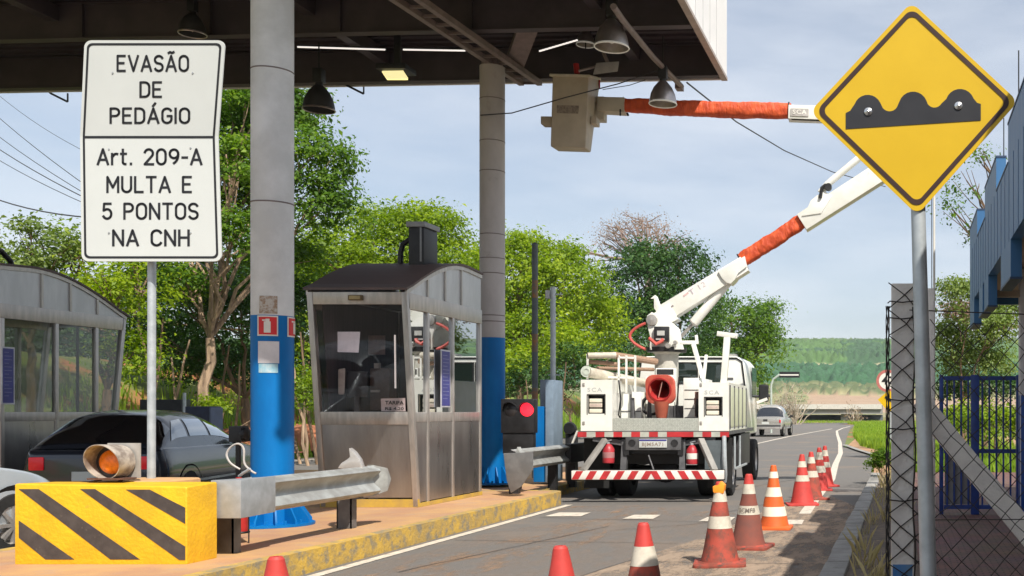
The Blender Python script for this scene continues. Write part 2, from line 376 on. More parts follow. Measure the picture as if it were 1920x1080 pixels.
# red dust worn into the lane
b = MB()
for di, (cx, cy, rx, ry) in enumerate([(-3.9, 11.6, .5, 2.6), (-4.35, 9.6, .35, 1.2), (-3.3, 14.6, 1.2, .45), (-1.55, 8.6, .85, 2.6), (-1.3, 12.4, .6, 1.8), (-4.2, 15.4, .9, .5), (-2.6, 7.2, 1.1, 1.6)]):
    b.add([(cx + rx * math.cos(a) * (1 + .25 * math.sin(3 * a + cx)), cy + ry * math.sin(a) * (1 + .2 * math.cos(5 * a)), .0016 + .0004 * di) for a in [i * math.pi / 14 for i in range(28)]], [list(range(28))])
b.build('road_dust', dust('red_dust', (.36, .235, .15), .5, .68, .75), kind='structure', smooth=0)
b = MB(); cx, cy = -1.72, 9.2
b.add([(cx + x_, cy + y_, .0042) for x_, y_ in ((-.75, -4.6), (.95, -4.6), (1.02, 0), (1.02, 6.5), (.5, 8.5), (-.2, 6.5), (-.45, 3), (-.9, .5), (-1.3, -1.5))], [list(range(9))])
b.add([(-3.2 + 1.75 * math.cos(i * math.pi / 12) * (1 + .1 * math.sin(i * 2.1)), 9.6 + 5.2 * math.sin(i * math.pi / 12), .0011) for i in range(24)], [list(range(24))])
md_ = b; b = MB(); b.add(md_.v[9:], [list(range(24))]); b.build('thin_dust', dust('thin_dust', (.34, .25, .185), .4, .72, .45), kind='structure', smooth=0)
b = MB(); b.add(md_.v[:9], [list(range(9))])
b.build('tan_dust', dust('tan_dust', (.38, .285, .205), .36, .56, .85), kind='structure', smooth=0)

# traffic islands
M_ISL = mat('island_top', (.52, .31, .13), .85, col2=(.42, .23, .13), scale=1.6, bump=.2, bscale=30, col3=(.42, .27, .17), s3=3, lo3=.52, hi3=.66)
M_KERBY = mat('kerb_yellow_worn', (.60, .38, .06), .85, col2=(.42, .28, .08), scale=4, bump=.45, bscale=25, col3=(.25, .21, .14), s3=7, lo3=.48, hi3=.60)
def island(name, x0, x1, y0, y1, z):
    b = MB(); r = .35
    pl = rpoly([(x0, y0), (x1, y0), (x1, y1), (x0, y1)], r, 5)
    inn = rpoly([(x0 + .13, y0 + .13), (x1 - .13, y0 + .13), (x1 - .13, y1 - .13), (x0 + .13, y1 - .13)], r - .13, 5)
    b.use(1).ring([(p.x, p.y, z) for p in inn], [(p.x, p.y, z) for p in pl], (0, 0, -z))
    b.use(0).add([(p.x, p.y, z - .002) for p in inn], [list(range(len(inn)))])
    return b.build(name, [M_ISL, M_KERBY], kind='structure', smooth=0)
island('traffic_island', -7.9, -5.16, 5.5, 16.35, .2)
island('traffic_island', -8.0, -5.75, 16.6, 24, .16)
island('traffic_island', -14.4, -11.6, 6, 22, .2)

# right-hand pavement, kerb, soil verge
M_BRICK = None
def brick():
    m = bpy.data.materials.new('paving_brick'); m.use_nodes = True; n = m.node_tree; L = n.links; bs = n.nodes['Principled BSDF']; bs.inputs['Roughness'].default_value = .85
    t = n.nodes.new('ShaderNodeTexCoord'); br = n.nodes.new('ShaderNodeTexBrick'); br.inputs['Scale'].default_value = 4.5
    br.inputs['Color1'].default_value = (.30, .15, .12, 1); br.inputs['Color2'].default_value = (.21, .115, .10, 1); br.inputs['Mortar'].default_value = (.10, .07, .06, 1); br.inputs['Mortar Size'].default_value = .03
    nz = n.nodes.new('ShaderNodeTexNoise'); nz.inputs['Scale'].default_value = 2.5; nz.inputs['Detail'].default_value = 6
    L.new(t.outputs['Object'], br.inputs['Vector']); L.new(t.outputs['Object'], nz.inputs['Vector'])
    mx = n.nodes.new('ShaderNodeMix'); mx.data_type = 'RGBA'; mx.blend_type = 'MULTIPLY'; mx.inputs['Factor'].default_value = .6
    L.new(br.outputs['Color'], mx.inputs['A']); L.new(nz.outputs['Color'], mx.inputs['B']); L.new(mx.outputs['Result'], bs.inputs['Base Color'])
    bp = n.nodes.new('ShaderNodeBump'); bp.inputs['Strength'].default_value = .5; bp.inputs['Distance'].default_value = .01
    L.new(br.outputs['Fac'], bp.inputs['Height']); bp.invert = True; L.new(bp.outputs[0], bs.inputs['Normal'])
    return m
b = MB(); b.box(.12, 7, -6, 23.5, -.1, .15); b.build('pavement', brick(), kind='structure', smooth=0)
b = MB()
for i in range(34):
    y = -4 + i * .76
    if y > 21.2: break
    b.box(-.66 + .006 * (i % 3), -.46, y, y + .745, -.05, .15 + .004 * (i % 2))
b.build('kerb', M_CONC, bevel=.012, kind='structure')
m_soil = mat('dry_soil', (.20, .15, .11), .95, col2=(.12, .095, .075), scale=5, bump=.8, bscale=14, col3=(.30, .22, .14), s3=9, lo3=.55, hi3=.68)
b = MB(); n = 60
for j in range(n + 1):
    for i in range(9):
        x = -.46 + .58 * i / 8; y = -4 + 25.4 * j / n
        b.v.append(Vector((x, y, .12 + .035 * mnoise.noise(Vector((x * 5, y * 3, 1))) + .02 * math.sin(math.pi * i / 8))))
for j in range(n):
    for i in range(8): a = j * 9 + i; b.f.append([a, a + 1, a + 10, a + 9]); b.mi.append(0)
b.build('soil_verge', m_soil, recalc=False, kind='structure')
m_earth = mat('orange_earth', (.46, .27, .15), .95, col2=(.33, .19, .105), scale=2, bump=.6, bscale=12, col3=(.16, .17, .05), s3=3, lo3=.58, hi3=.7)
flat('earth_verge', [(-.64, 21.45), (6, 21.45), (6, 60), (-2.6, 60), (-2.3, 43), (-.95, 33.5), (-.75, 27)], .01, m_earth)
b = MB(); strip(b, [G(1583, 836), G(1610, 846), G(1650, 858)], .2, .055); b.build('verge_kerb', M_CONC, kind='structure', smooth=0)

# ================================================================ HILLS
def hz(y, x):
    k = [(120, -.4), (200, -2.5), (260, -1.2), (400, 6), (500, 14.5), (640, 29), (760, 40), (900, 56), (1040, 66), (1300, 60), (1500, 30)]
    y2 = y + 25 * mnoise.noise(Vector((x * .004, y * .004, 0)))
    for (a, za), (c, zc) in zip(k, k[1:]):
        if y2 <= c:
            t = (y2 - a) / (c - a); return za + (zc - za) * max(0, t)
    return 30
m = MB(); ts = np.concatenate([np.arange(-1.0, -.2, .012), np.arange(-.2, .13, .0016), np.arange(.13, .6, .012)]); ys = np.concatenate([np.arange(125, 300, 4.0), np.arange(300, 620, 3.0), np.arange(620, 1080, 4.0), np.arange(1080, 1500, 20.)]); cols = []
def lump(x, y, s): return 1 - abs(mnoise.noise(Vector((x * s, y * s, 3)))) * 2.2
for y in ys:
    for t_ in ts:
        x = t_ * y
        q = y + 26 * mnoise.noise(Vector((x * .012, y * .02, 5))) + 9 * mnoise.noise(Vector((x * .05, y * .05, 2))) + x * .05
        z = hz(y, x); n1 = mnoise.noise(Vector((x * .45, y * .45, 7))); n2 = mnoise.noise(Vector((x * .12, y * .12, 3))); n3 = mnoise.noise(Vector((x * .02, y * .02, 8)))
        bump = 0; L_ = lump(x, y, .16); h_ = 0; var = .18
        if q < 245: c = (.12, .16, .05) if n3 > -.1 else (.20, .18, .09); h_ = .5 * n2
        elif q < 300: c = (.26, .235, .125) if n2 > -.15 else (.12, .14, .05); h_ = .8 * L_ * (n2 < -.15)
        elif q < 400:
            c = (.36, .25, .165) if t_ + .03 * n3 > -.088 else ((.24, .235, .11) if n2 > -.05 else (.10, .15, .045)); var = .12; h_ = 1.2 * max(0, L_) * (t_ + .03 * n3 <= -.088)
        elif q < 462:
            c = (.30, .265, .145) if n2 > -.05 else (.11, .14, .06); h_ = 0 if n2 > -.05 else 3 * max(0, L_)
        elif q < 622: c = (.035, .105, .045); h_ = (5.5 * max(0, L_) + 1.6 * n1) * min(1, max(0, (q - 462) / 20), max(0, (622 - q) / 30)); var = .5
        elif q < 668: c = (.33, .30, .17)
        elif q < 900: c = (.075, .15, .04) if n3 > -.05 else (.04, .095, .04); h_ = (7 * max(0, L_) + 2 * n1) * min(1, (q - 668) / 25); var = .55
        else: c = (.10, .155, .06) if n3 > -.1 else (.065, .115, .06); h_ = 7 * max(0, L_) + 2 * n1; var = .4
        m.v.append(Vector((x, y, z + h_)))
        k = 1 + var * (n1 * .8 + n2 * .5); cols.append((c[0] * k, c[1] * k, c[2] * k, 1))
nx = len(ts)
for j in range(len(ys) - 1):
    for i in range(nx - 1):
        a = j * nx + i; m.f.append([a, a + 1, a + 1 + nx, a + nx]); m.mi.append(0)
mh = mat('hill_cover', (.1, .1, .1), .95, bump=1, bscale=.5)
at = mh.node_tree.nodes.new('ShaderNodeVertexColor'); at.layer_name = 'cover'
mh.node_tree.links.new(at.outputs[0], mh.node_tree.nodes['Principled BSDF'].inputs['Base Color'])
h = m.build('hills', mh, recalc=False, kind='structure', smooth=0)
ca = h.data.color_attributes.new('cover', 'FLOAT_COLOR', 'POINT'); ca.data.foreach_set('color', np.array(cols, dtype=np.float32).ravel())
for p in h.data.polygons: p.use_smooth = True

# ================================================================ FOLIAGE
RNG = np.random.default_rng(11)
def leafmesh(name, C, N, size, material, parent=None, kind=None, aspect=.5):
    """C centres (n,3), N normals (n,3), size (n,)"""
    n = len(C); N = N / np.linalg.norm(N, axis=1, keepdims=True)
    a = RNG.normal(size=(n, 3)); T = np.cross(N, a); T /= np.linalg.norm(T, axis=1, keepdims=True); B = np.cross(N, T)
    s = size[:, None]; droop = N * s * .18
    V = np.empty((n, 4, 3)); V[:, 0] = C - T * s * .5; V[:, 1] = C - B * s * aspect * .5 + droop; V[:, 2] = C + T * s * .5; V[:, 3] = C + B * s * aspect * .5 + droop
    me = bpy.data.meshes.new(name); me.vertices.add(4 * n); me.vertices.foreach_set('co', V.astype(np.float32).ravel())
    me.loops.add(4 * n); me.loops.foreach_set('vertex_index', np.arange(4 * n, dtype=np.int32))
    me.polygons.add(n); me.polygons.foreach_set('loop_start', np.arange(0, 4 * n, 4, dtype=np.int32))
    me.update(calc_edges=True); me.materials.append(material)
    o = bpy.data.objects.new(name, me); COL.objects.link(o)
    if parent: o.parent = parent
    if kind: o['kind'] = kind
    return o
def crown_pts(blobs, leaf, dens=1., clump=.55, nper=26, up=.7):
    Cs, Ns, Ss = [], [], []
    for (c, rx, ry, rz) in blobs:
        area = 4 * math.pi * ((rx*ry)**1.6/3 + (rx*rz)**1.6/3 + (ry*rz)**1.6/3) ** (1/1.6)
        k = max(6, int(dens * area / (clump * clump * 1.6)))
        d = RNG.normal(size=(k, 3)); d /= np.linalg.norm(d, axis=1, keepdims=True)
        d[:, 2] = np.where(d[:, 2] < -.5, -d[:, 2] * .6, d[:, 2])
        r = RNG.uniform(.35, 1, k) ** .45 * RNG.uniform(.86, 1.10, k)
        cc = np.array(c) + d * r[:, None] * np.array([rx, ry, rz])
        far = RNG.uniform(0, 1, k) < .10; cc[far] = np.array(c) + (cc[far] - np.array(c)) * RNG.uniform(1.05, 1.28, far.sum())[:, None]
        npl = RNG.integers(int(nper * .5), int(nper * 1.5), k)
        npl[far] = npl[far] // 3 + 1
        idx = np.repeat(np.arange(k), npl); n = len(idx)
        csz = RNG.uniform(.6, 1.3, k)[idx][:, None] * clump
        off = RNG.normal(size=(n, 3)) * np.array([.5, .5, .32]) * csz
        Cs.append(cc[idx] + off)
        Ns.append(RNG.normal(size=(n, 3)) * .75 + d[idx] * .7 + np.array([0, 0, up]) + off / clump * .5)
        Ss.append(leaf * np.clip(RNG.lognormal(0, .38, n), .4, 2.2))
    return np.concatenate(Cs), np.concatenate(Ns), np.concatenate(Ss)

L_BRIGHT = leaf_mat('leaf_bright', (.075, .14, .008), (.19, .29, .010), (.37, .45, .018), .42)
L_MID = leaf_mat('leaf_mid', (.03, .085, .010), (.09, .185, .014), (.23, .34, .022), .38)
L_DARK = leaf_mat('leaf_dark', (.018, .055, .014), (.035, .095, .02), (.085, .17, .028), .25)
L_PALE = leaf_mat('leaf_pale', (.07, .12, .03), (.15, .22, .05), (.28, .34, .10))
L_DRY = leaf_mat('leaf_dry', (.20, .13, .095), (.30, .20, .15), (.38, .28, .20), .2)
L_GRASS = leaf_mat('grass_blade', (.11, .20, .02), (.22, .34, .03), (.36, .48, .06), .4)
L_STRAW = leaf_mat('straw_blade', (.28, .22, .11), (.42, .34, .18), (.52, .45, .26), .2)

def limb(b, p, q, r0, r1, rnd, wob=.12, n=6):
    p = Vector(p); q = Vector(q); L = (q - p).length; pts = []; rs = []
    for i in range(n + 1):
        t = i / n; k = wob * L * math.sin(math.pi * t) * .5
        pts.append(p.lerp(q, t) + Vector((rnd.uniform(-k, k), rnd.uniform(-k, k), rnd.uniform(-k, k) * .3))); rs.append(r0 + (r1 - r0) * t)
    b.tube(pts, rs, 7); return pts
def tree(name, label, base_p, blobs, leaf, lm, tm=None, tr=.18, dens=1., clump=.55, nper=26, group='trees behind the toll plaza', cat='tree', forks=5, seed=1, up=.7, aspect=.5):
    """blobs: (px, py, Y, rpx) or (px, py, Y, rxpx, rzpx); radii in photo pixels turned to metres at Y"""
    rnd = random.Random(seed); root = thing(name, label, cat, group)
    bl = []
    for q in blobs:
        px, py, Y = q[:3]; rx = q[3] * Y / F; rz = (q[4] if len(q) > 4 else q[3]) * Y / F
        bl.append((tuple(P(px, py, Y)), rx, rx * .85, rz))
    bp = Vector(base_p); b = MB()
    top = Vector(sum((Vector(x[0]) for x in bl), Vector()) / len(bl))
    fork = bp.lerp(Vector((bp.x * .6 + top.x * .4, bp.y * .6 + top.y * .4, top.z)), .45)
    limb(b, bp - Vector((0, 0, .3)), fork, tr * 1.25, tr * .8, rnd, .06)
    for (c, rx, ry, rz) in bl:
        c = Vector(c); e = c + Vector((0, 0, rz * .3))
        limb(b, fork, e, tr * .42, tr * .12, rnd)
        for k in range(forks):
            d = Vector((rnd.gauss(0, 1), rnd.gauss(0, 1), abs(rnd.gauss(0, .8)))).normalized()
            s = fork.lerp(e, rnd.uniform(.5, .95)); limb(b, s, c + Vector((d.x * rx, d.y * ry, d.z * rz)) * .8, tr * .22, tr * .05, rnd, n=4)
    b.build('trunk', tm or M_WOODD, root, recalc=False)
    C, N, S = crown_pts(bl, leaf * .52, dens, clump * .88, int(nper * 2.4), up)
    leafmesh('crown', C, N, S, lm, root, aspect=aspect)
    base(root, bp)
    return root
def stuff_grass(name, label, pts, h, w, lm, lean=.35, kind='stuff', cat='grass'):
    n = len(pts); pts = np.array(pts, dtype=float); hh = h * RNG.uniform(.4, 1.3, n); ww = w * RNG.uniform(.6, 1.4, n)
    a = RNG.uniform(0, math.pi * 2, n); dx, dy = np.cos(a), np.sin(a); l = RNG.uniform(0, lean, n) * hh; la = RNG.uniform(0, math.pi * 2, n)
    V = np.empty((n, 4, 3)); V[:, 0] = pts - np.stack([dx * ww, dy * ww, 0 * ww], 1) * .5; V[:, 1] = pts + np.stack([dx * ww, dy * ww, 0 * ww], 1) * .5
    mid = pts + np.stack([np.cos(la) * l * .4, np.sin(la) * l * .4, hh * .6], 1)
    V[:, 2] = mid + np.stack([dx * ww, dy * ww, 0 * ww], 1) * .4
    V[:, 3] = pts + np.stack([np.cos(la) * l, np.sin(la) * l, hh], 1)
    me = bpy.data.meshes.new(name); me.vertices.add(4 * n); me.vertices.foreach_set('co', V.astype(np.float32).ravel())
    me.loops.add(4 * n); me.loops.foreach_set('vertex_index', np.arange(4 * n, dtype=np.int32))
    me.polygons.add(n); me.polygons.foreach_set('loop_start', np.arange(0, 4 * n, 4, dtype=np.int32)); me.update(calc_edges=True); me.materials.append(lm)
    o = bpy.data.objects.new(name, me); COL.objects.link(o); tag(o, label, cat, None, kind); return o

def gp(px, Y): x = (px - CX) * Y / F; return (x, Y, gz(x, Y))
# left background, from left to right
tree('leafy_tree', 'small pale leafy tree above the arched booth at the left edge', gp(60, 26), [(40, 520, 26, 75), (120, 480, 26, 50), (60, 440, 26, 36, 30), (-60, 480, 26, 60)], .17, L_PALE, tr=.1, dens=1.1, clump=.45, seed=2)
tree('leafy_tree', 'bushy bright tree behind the white sign post', gp(200, 25), [(225, 570, 25, 80, 90), (290, 500, 27, 70), (160, 570, 26, 70), (240, 680, 25, 60), (130, 470, 27, 40, 60)], .17, L_BRIGHT, tr=.12, dens=1., clump=.5, seed=3)
tree('tall_tree', 'tall dark tree with forked peeling trunk behind the white post', gp(377, 27), [(430, 260, 28, 90, 80), (500, 210, 29, 95, 70), (590, 310, 28, 75), (600, 400, 28, 70), (450, 400, 29, 90), (520, 500, 29, 80), (340, 420, 29, 60), (560, 215, 29, 55), (400, 330, 28, 60), (445, 300, 26, 45, 70), (440, 450, 26, 45, 60), (460, 200, 27, 60, 50), (350, 540, 27, 40, 40)],
     .19, L_MID, M_BARKP, tr=.13, dens=1.7, clump=.55, seed=4, nper=30)
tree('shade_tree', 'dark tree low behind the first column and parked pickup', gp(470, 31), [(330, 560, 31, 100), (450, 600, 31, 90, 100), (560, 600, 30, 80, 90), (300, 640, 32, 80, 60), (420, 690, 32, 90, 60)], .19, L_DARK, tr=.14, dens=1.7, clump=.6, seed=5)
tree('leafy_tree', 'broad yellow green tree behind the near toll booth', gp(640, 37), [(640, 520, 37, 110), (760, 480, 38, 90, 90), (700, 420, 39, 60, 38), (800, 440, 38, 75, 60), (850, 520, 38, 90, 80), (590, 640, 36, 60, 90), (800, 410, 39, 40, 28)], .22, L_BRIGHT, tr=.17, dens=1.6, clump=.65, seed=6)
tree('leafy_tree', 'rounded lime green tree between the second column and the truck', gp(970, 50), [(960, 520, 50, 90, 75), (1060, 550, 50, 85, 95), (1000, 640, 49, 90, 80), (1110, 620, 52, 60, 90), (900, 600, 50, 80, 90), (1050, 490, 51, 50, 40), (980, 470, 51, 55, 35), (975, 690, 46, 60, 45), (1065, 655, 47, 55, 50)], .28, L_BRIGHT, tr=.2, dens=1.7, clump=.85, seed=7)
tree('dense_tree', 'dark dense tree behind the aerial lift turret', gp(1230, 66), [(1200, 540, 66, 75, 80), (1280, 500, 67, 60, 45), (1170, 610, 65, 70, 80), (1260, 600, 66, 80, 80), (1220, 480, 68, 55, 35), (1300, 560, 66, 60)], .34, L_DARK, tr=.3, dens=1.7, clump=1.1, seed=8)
tree('dense_tree', 'mid green tree standing right above the truck cab', gp(1370, 82), [(1370, 610, 82, 70, 60), (1430, 600, 83, 45, 38), (1340, 660, 82, 60, 50), (1420, 665, 82, 48, 50), (1380, 720, 82, 60, 50), (1445, 640, 83, 30, 40)], .38, L_MID, tr=.3, dens=1.7, clump=1.2, seed=9)
# shrubs under the tree line that hide the ground behind
tree('low_shrub', 'dark brown green shrub on the bank behind the traffic light', gp(1075, 44), [(1080, 700, 44, 50, 60), (1000, 720, 45, 60, 45)], .2, L_DARK, tr=.06, dens=1., clump=.5, seed=10, cat='shrub', group='shrubs along the bank')
tree('low_shrub', 'bright green shrub at the foot of the bank beside the first column', gp(410, 25), [(395, 765, 25, 30, 22), (560, 740, 28, 40, 60)], .13, L_BRIGHT, tr=.04, dens=1.2, clump=.3, seed=11, cat='shrub', group='shrubs along the bank')
# bare reddish tree
def bare_tree():
    root = thing('bare_tree', 'nearly leafless tree with pinkish dry crown above the dark trees', 'tree', 'trees behind the toll plaza'); rnd = random.Random(5); b = MB()
    bp = Vector(gp(1225, 72)); fork = P(1215, 500, 72); limb(b, bp, fork, .35, .22, rnd, .04); tips = []
    for i in range(13):
        a = -1 + 2 * i / 12; e = P(1195 + 85 * a + rnd.uniform(-8, 8), 412 + 45 * a * a + rnd.uniform(-8, 22), 72 + rnd.uniform(-3, 3))
        pts = limb(b, fork, e, .13, .05, rnd, .16)
        for k in range(7):
            s = pts[rnd.randint(2, 6)]; q = e + Vector((rnd.uniform(-1.3, 1.3), rnd.uniform(-1, 1), rnd.uniform(-.6, .6))); limb(b, s, q, .045, .02, rnd, n=3); tips.append(q)
    b.build('trunk', mat('grey_twig', (.26, .19, .16), .9), root, recalc=False)
    t = np.array([tuple(q) for q in tips]); idx = RNG.integers(0, len(t), 2600)
    C = t[idx] + RNG.normal(size=(2600, 3)) * np.array([.35, .35, .22])
    leafmesh('crown', C, RNG.normal(size=(2600, 3)), RNG.uniform(.06, .16, 2600), L_DRY, root); base(root, bp)
bare_tree()
# second rank, closing the gaps
tree('back_tree', 'green tree of the second row between booth and first column', gp(600, 48), [(560, 560, 48, 120), (420, 560, 48, 120), (300, 580, 48, 110), (680, 560, 48, 90), (150, 600, 45, 100)], .3, L_DARK, tr=.2, dens=1., clump=.9, seed=12)
tree('back_tree', 'green tree of the second row behind the red traffic light', gp(930, 64), [(870, 560, 62, 90), (980, 600, 64, 90), (1090, 600, 66, 80), (800, 620, 60, 80)], .34, L_MID, tr=.2, dens=1., clump=1.1, seed=13)
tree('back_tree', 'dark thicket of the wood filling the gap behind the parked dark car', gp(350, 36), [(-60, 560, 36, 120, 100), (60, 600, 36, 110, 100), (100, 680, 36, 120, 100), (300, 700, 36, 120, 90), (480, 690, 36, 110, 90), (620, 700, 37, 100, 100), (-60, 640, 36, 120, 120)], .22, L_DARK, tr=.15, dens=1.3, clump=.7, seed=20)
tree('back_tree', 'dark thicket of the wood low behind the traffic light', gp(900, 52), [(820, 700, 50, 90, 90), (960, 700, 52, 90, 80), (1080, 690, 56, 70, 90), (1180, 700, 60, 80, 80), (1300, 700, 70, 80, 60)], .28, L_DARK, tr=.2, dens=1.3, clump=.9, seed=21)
# thin stems in the dark of the wood
b = MB(); rnd = random.Random(9)
for i in range(26):
    px = rnd.choice([rnd.uniform(240, 470), rnd.uniform(560, 600), rnd.uniform(600, 1050)]); Y = rnd.uniform(27, 31) if px < 600 else rnd.uniform(38, 44)
    p = Vector(gp(px, Y)); o = MB(); limb(o, p, p + Vector((rnd.uniform(-.7, .7), 0, rnd.uniform(2.5, 4))), .045, .02, rnd, .05)
    oo = o.build('sapling', M_BARKP if i % 2 else M_WOODD, recalc=False)
    k = ['slender', 'thin', 'crooked', 'pale']; origin_to(oo, p)
    tag(oo, 'thin bare sapling stem in the dark wood behind the toll lanes', 'sapling', 'thin bare stems in the wood')
# bank grass
pts = []
for i in range(16000):
    y = RNG.uniform(18, 75); x = -18.2 - abs(RNG.normal()) * 2.2
    if mnoise.noise(Vector((x * .5, y * .25, 2))) > -.12: pts.append((x, y, gz(x, y)))
stuff_grass('bank_grass', 'green grass growing over red earth on the bank behind the lanes', pts, .42, .05, L_GRASS)
# red soil heaps on the bank
for (px, py, Y, r, lb) in [(445, 790, 25.5, .75, 'mound of red earth left of the blue column foot'), (570, 800, 27.5, .8, 'mound of red earth between column and booth')]:
    b = MB(); xm_ = -19.3; Y = xm_ * F / (px - CX); c = Vector((xm_, Y, gz(xm_, Y) + .4)); N = 18
    for j in range(N + 1):
        for i in range(N + 1):
            u = (i / N - .5) * 2; v = (j / N - .5) * 2; rr = math.hypot(u, v)
            z = max(0, 1 - rr * rr) * r * 1.0 + .12 * mnoise.noise(Vector((u * 3 + px, v * 3, 0)))
            b.v.append(Vector((c.x + u * r * 1.9, c.y + v * r * 1.6, c.z - .45 + z)))
    for j in range(N):
        for i in range(N): a = j * (N + 1) + i; b.f.append([a, a + 1, a + N + 2, a + N + 1]); b.mi.append(0)
    o = b.build('earth_mound', mat('red_earth', (.40, .15, .07), .95, col2=(.28, .11, .055), scale=4, bump=1, bscale=10), recalc=False)
    origin_to(o, (c.x, c.y, c.z - .4)); tag(o, lb, 'earth mound', 'red earth mounds')
# right verge grass
pts = []
def vx(y): # left border of the verge
    return np.interp(y, [22, 27, 34, 43, 60, 85, 112, 124], [-.1, -.2, -.35, -1.9, -3.0, -4.1, -5.0, -7])
for i in range(42000):
    y = 22 + 100 * RNG.uniform() ** 1.6; x = vx(y) + .15 + abs(RNG.normal()) * 2.6
    if RNG.uniform() < .15 and x < vx(y) + .6: continue
    pts.append((x, y, 0))
stuff_grass('verge_grass', 'bright green grass on the roadside verge past the pavement', pts, .33, .045, L_GRASS)
# weeds at the kerb end
tree('weed_bush', 'leafy weed at the end of the kerb beside the fence post', (-.42, 20.5, .1), [(1655, 862, 20.5, 20, 22), (1640, 872, 20.8, 14, 12)], .08, L_MID, tr=.012, dens=1.4, clump=.14, seed=14, cat='weed', group=None)
pts = []
for i in range(1500):
    y = RNG.uniform(4, 21); x = RNG.uniform(-.42, .05); 
    if mnoise.noise(Vector((x * 3, y * 1.2, 4))) > .1: pts.append((x, y, .13))
stuff_grass('dry_weeds', 'dry straw coloured weeds on the soil strip beside the kerb', pts, .22, .012, L_STRAW, .8)
# right background trees seen through the fence
tree('leafy_tree', 'small tree with greyish twigs seen through the wire fence', gp(1800, 30), [(1800, 560, 30, 45, 40), (1860, 620, 30, 50, 45), (1780, 640, 31, 45, 50), (1890, 590, 32, 40), (1830, 690, 31, 70, 50)], .16, L_PALE, tr=.08, dens=1.7, clump=.4, seed=15, group='trees beyond the wire fence')
tree('leafy_tree', 'brown leaved tree tangled with the green one beyond the fence', gp(1850, 33), [(1800, 590, 33, 40, 22), (1850, 600, 33, 55, 40)], .15, L_DRY, tr=.08, dens=1.3, clump=.4, seed=16, group='trees beyond the wire fence')
tree('low_shrub', 'wide bright shrub seen between the blue gate bars', gp(1870, 26), [(1870, 800, 26, 60, 50), (1800, 790, 27, 50, 40), (1930, 800, 26, 50)], .12, L_BRIGHT, tr=.04, dens=1.6, clump=.3, seed=17, cat='shrub', group='shrubs beyond the fence')
tree('low_shrub', 'dark shrub above the bright one beyond the blue gate', gp(1870, 30), [(1870, 730, 30, 60, 30), (1800, 735, 31, 50, 26)], .14, L_DARK, tr=.04, dens=1., clump=.35, seed=18, cat='shrub', group='shrubs beyond the fence')
tree('overhanging_tree', 'tree whose thin leafy branch hangs left of the blue parapet', (3.2, 17, .15), [(1812, 350, 16, 34, 40), (1785, 400, 16, 26, 26), (1818, 440, 16, 26, 30), (1838, 300, 16.5, 22, 26), (1900, 420, 17, 60)], .085, L_MID, tr=.08, dens=.35, clump=.26, nper=14, seed=19, group=None, aspect=.6)
# ================================================================ CANOPY
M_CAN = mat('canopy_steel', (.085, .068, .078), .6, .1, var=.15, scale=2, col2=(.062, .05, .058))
M_CANL = mat('canopy_steel_light', (.24, .19, .18), .55, .2, var=.15)
M_FASC = mat('fascia_cladding', (.80, .79, .78), .5, var=.03, scale=1.5, col2=(.74, .73, .72))
M_COLW = mat('column_white', (.76, .76, .76), .55, var=.05, scale=2, col2=(.60, .60, .59), col3=(.46, .42, .38), s3=3, lo3=.66, hi3=.82)
YN = 7.0; ZB = 7.3; XR = -3.2; YF = 18.97
can = thing('toll_canopy', 'big dark steel canopy over the toll lanes on round blue footed columns', 'canopy')
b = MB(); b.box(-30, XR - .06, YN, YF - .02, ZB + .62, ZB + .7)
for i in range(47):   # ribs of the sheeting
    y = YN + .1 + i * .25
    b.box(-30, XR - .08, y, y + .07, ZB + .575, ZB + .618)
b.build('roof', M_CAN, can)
for y0 in (YF - .2, 16.34, 13.7, 10.8, 7.9):
    b = MB(); d = .2 if y0 > 18 else .24
    b.box(-30, XR - .07, y0, y0 + .03, ZB + .02, ZB + .57)
    b.box(-30, XR - .07, y0 - .07, y0 + .1, ZB, ZB + .018); b.box(-30, XR - .07, y0 - .06, y0 + .09, ZB + .555, ZB + .573)
    if y0 < 18:
        for k in range(12): x = -4.6 - k * 2.1; b.box(x, x + .015, y0 - .06, y0 - .002, ZB + .02, ZB + .55)
    b.build('beam', M_CAN, can)
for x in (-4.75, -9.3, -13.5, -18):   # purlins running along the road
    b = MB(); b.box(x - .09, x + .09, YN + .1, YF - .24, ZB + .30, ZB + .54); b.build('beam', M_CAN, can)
b = MB()   # outer cladding: road-side face with a folded bottom edge
b.box(XR, XR + .05, YN - .05, YF, ZB + .06, ZB + 1.9)
b.box(-30, XR, YF, YF + .05, ZB + .01, ZB + 1.9)
b.build('fascia', M_FASC, can)
b = MB(); b.box(XR - .05, XR + .055, YN - .05, YF + .055, ZB - .0, ZB + .055); b.build('edge_trim', mat('edge_trim', (.40, .33, .28), .5, .3), can)
b = MB()
for i in range(19): b.box(XR + .0505, XR + .054, YN + .1 + i * .6, YN + .112 + i * .6, ZB + .08, ZB + 1.9)
b.build('cladding_joint', mat('joint', (.35, .35, .36), .7), can)
for o_ in kids(can):
    for v in o_.data.vertices: v.co.y += .058 * (XR - v.co.x)
# twin-rail girder that runs over the second column
b = MB()
ends = [(P(735, -5, 15.0), P(978, 156, 18.75)), (P(782, -5, 15.0), P(1012, 156, 18.75))]
for p, q in ends: p2 = p + (p - q) * 1.2; b.bar(p2, q, .09, .09)
(p0, q0), (p1, q1) = ends
for i in range(-9, 12):
    t = i / 11; b.bar(p0.lerp(q0, t), p1.lerp(q1, t), .03, .04)
b.build('ladder_girder', M_CANL, can)
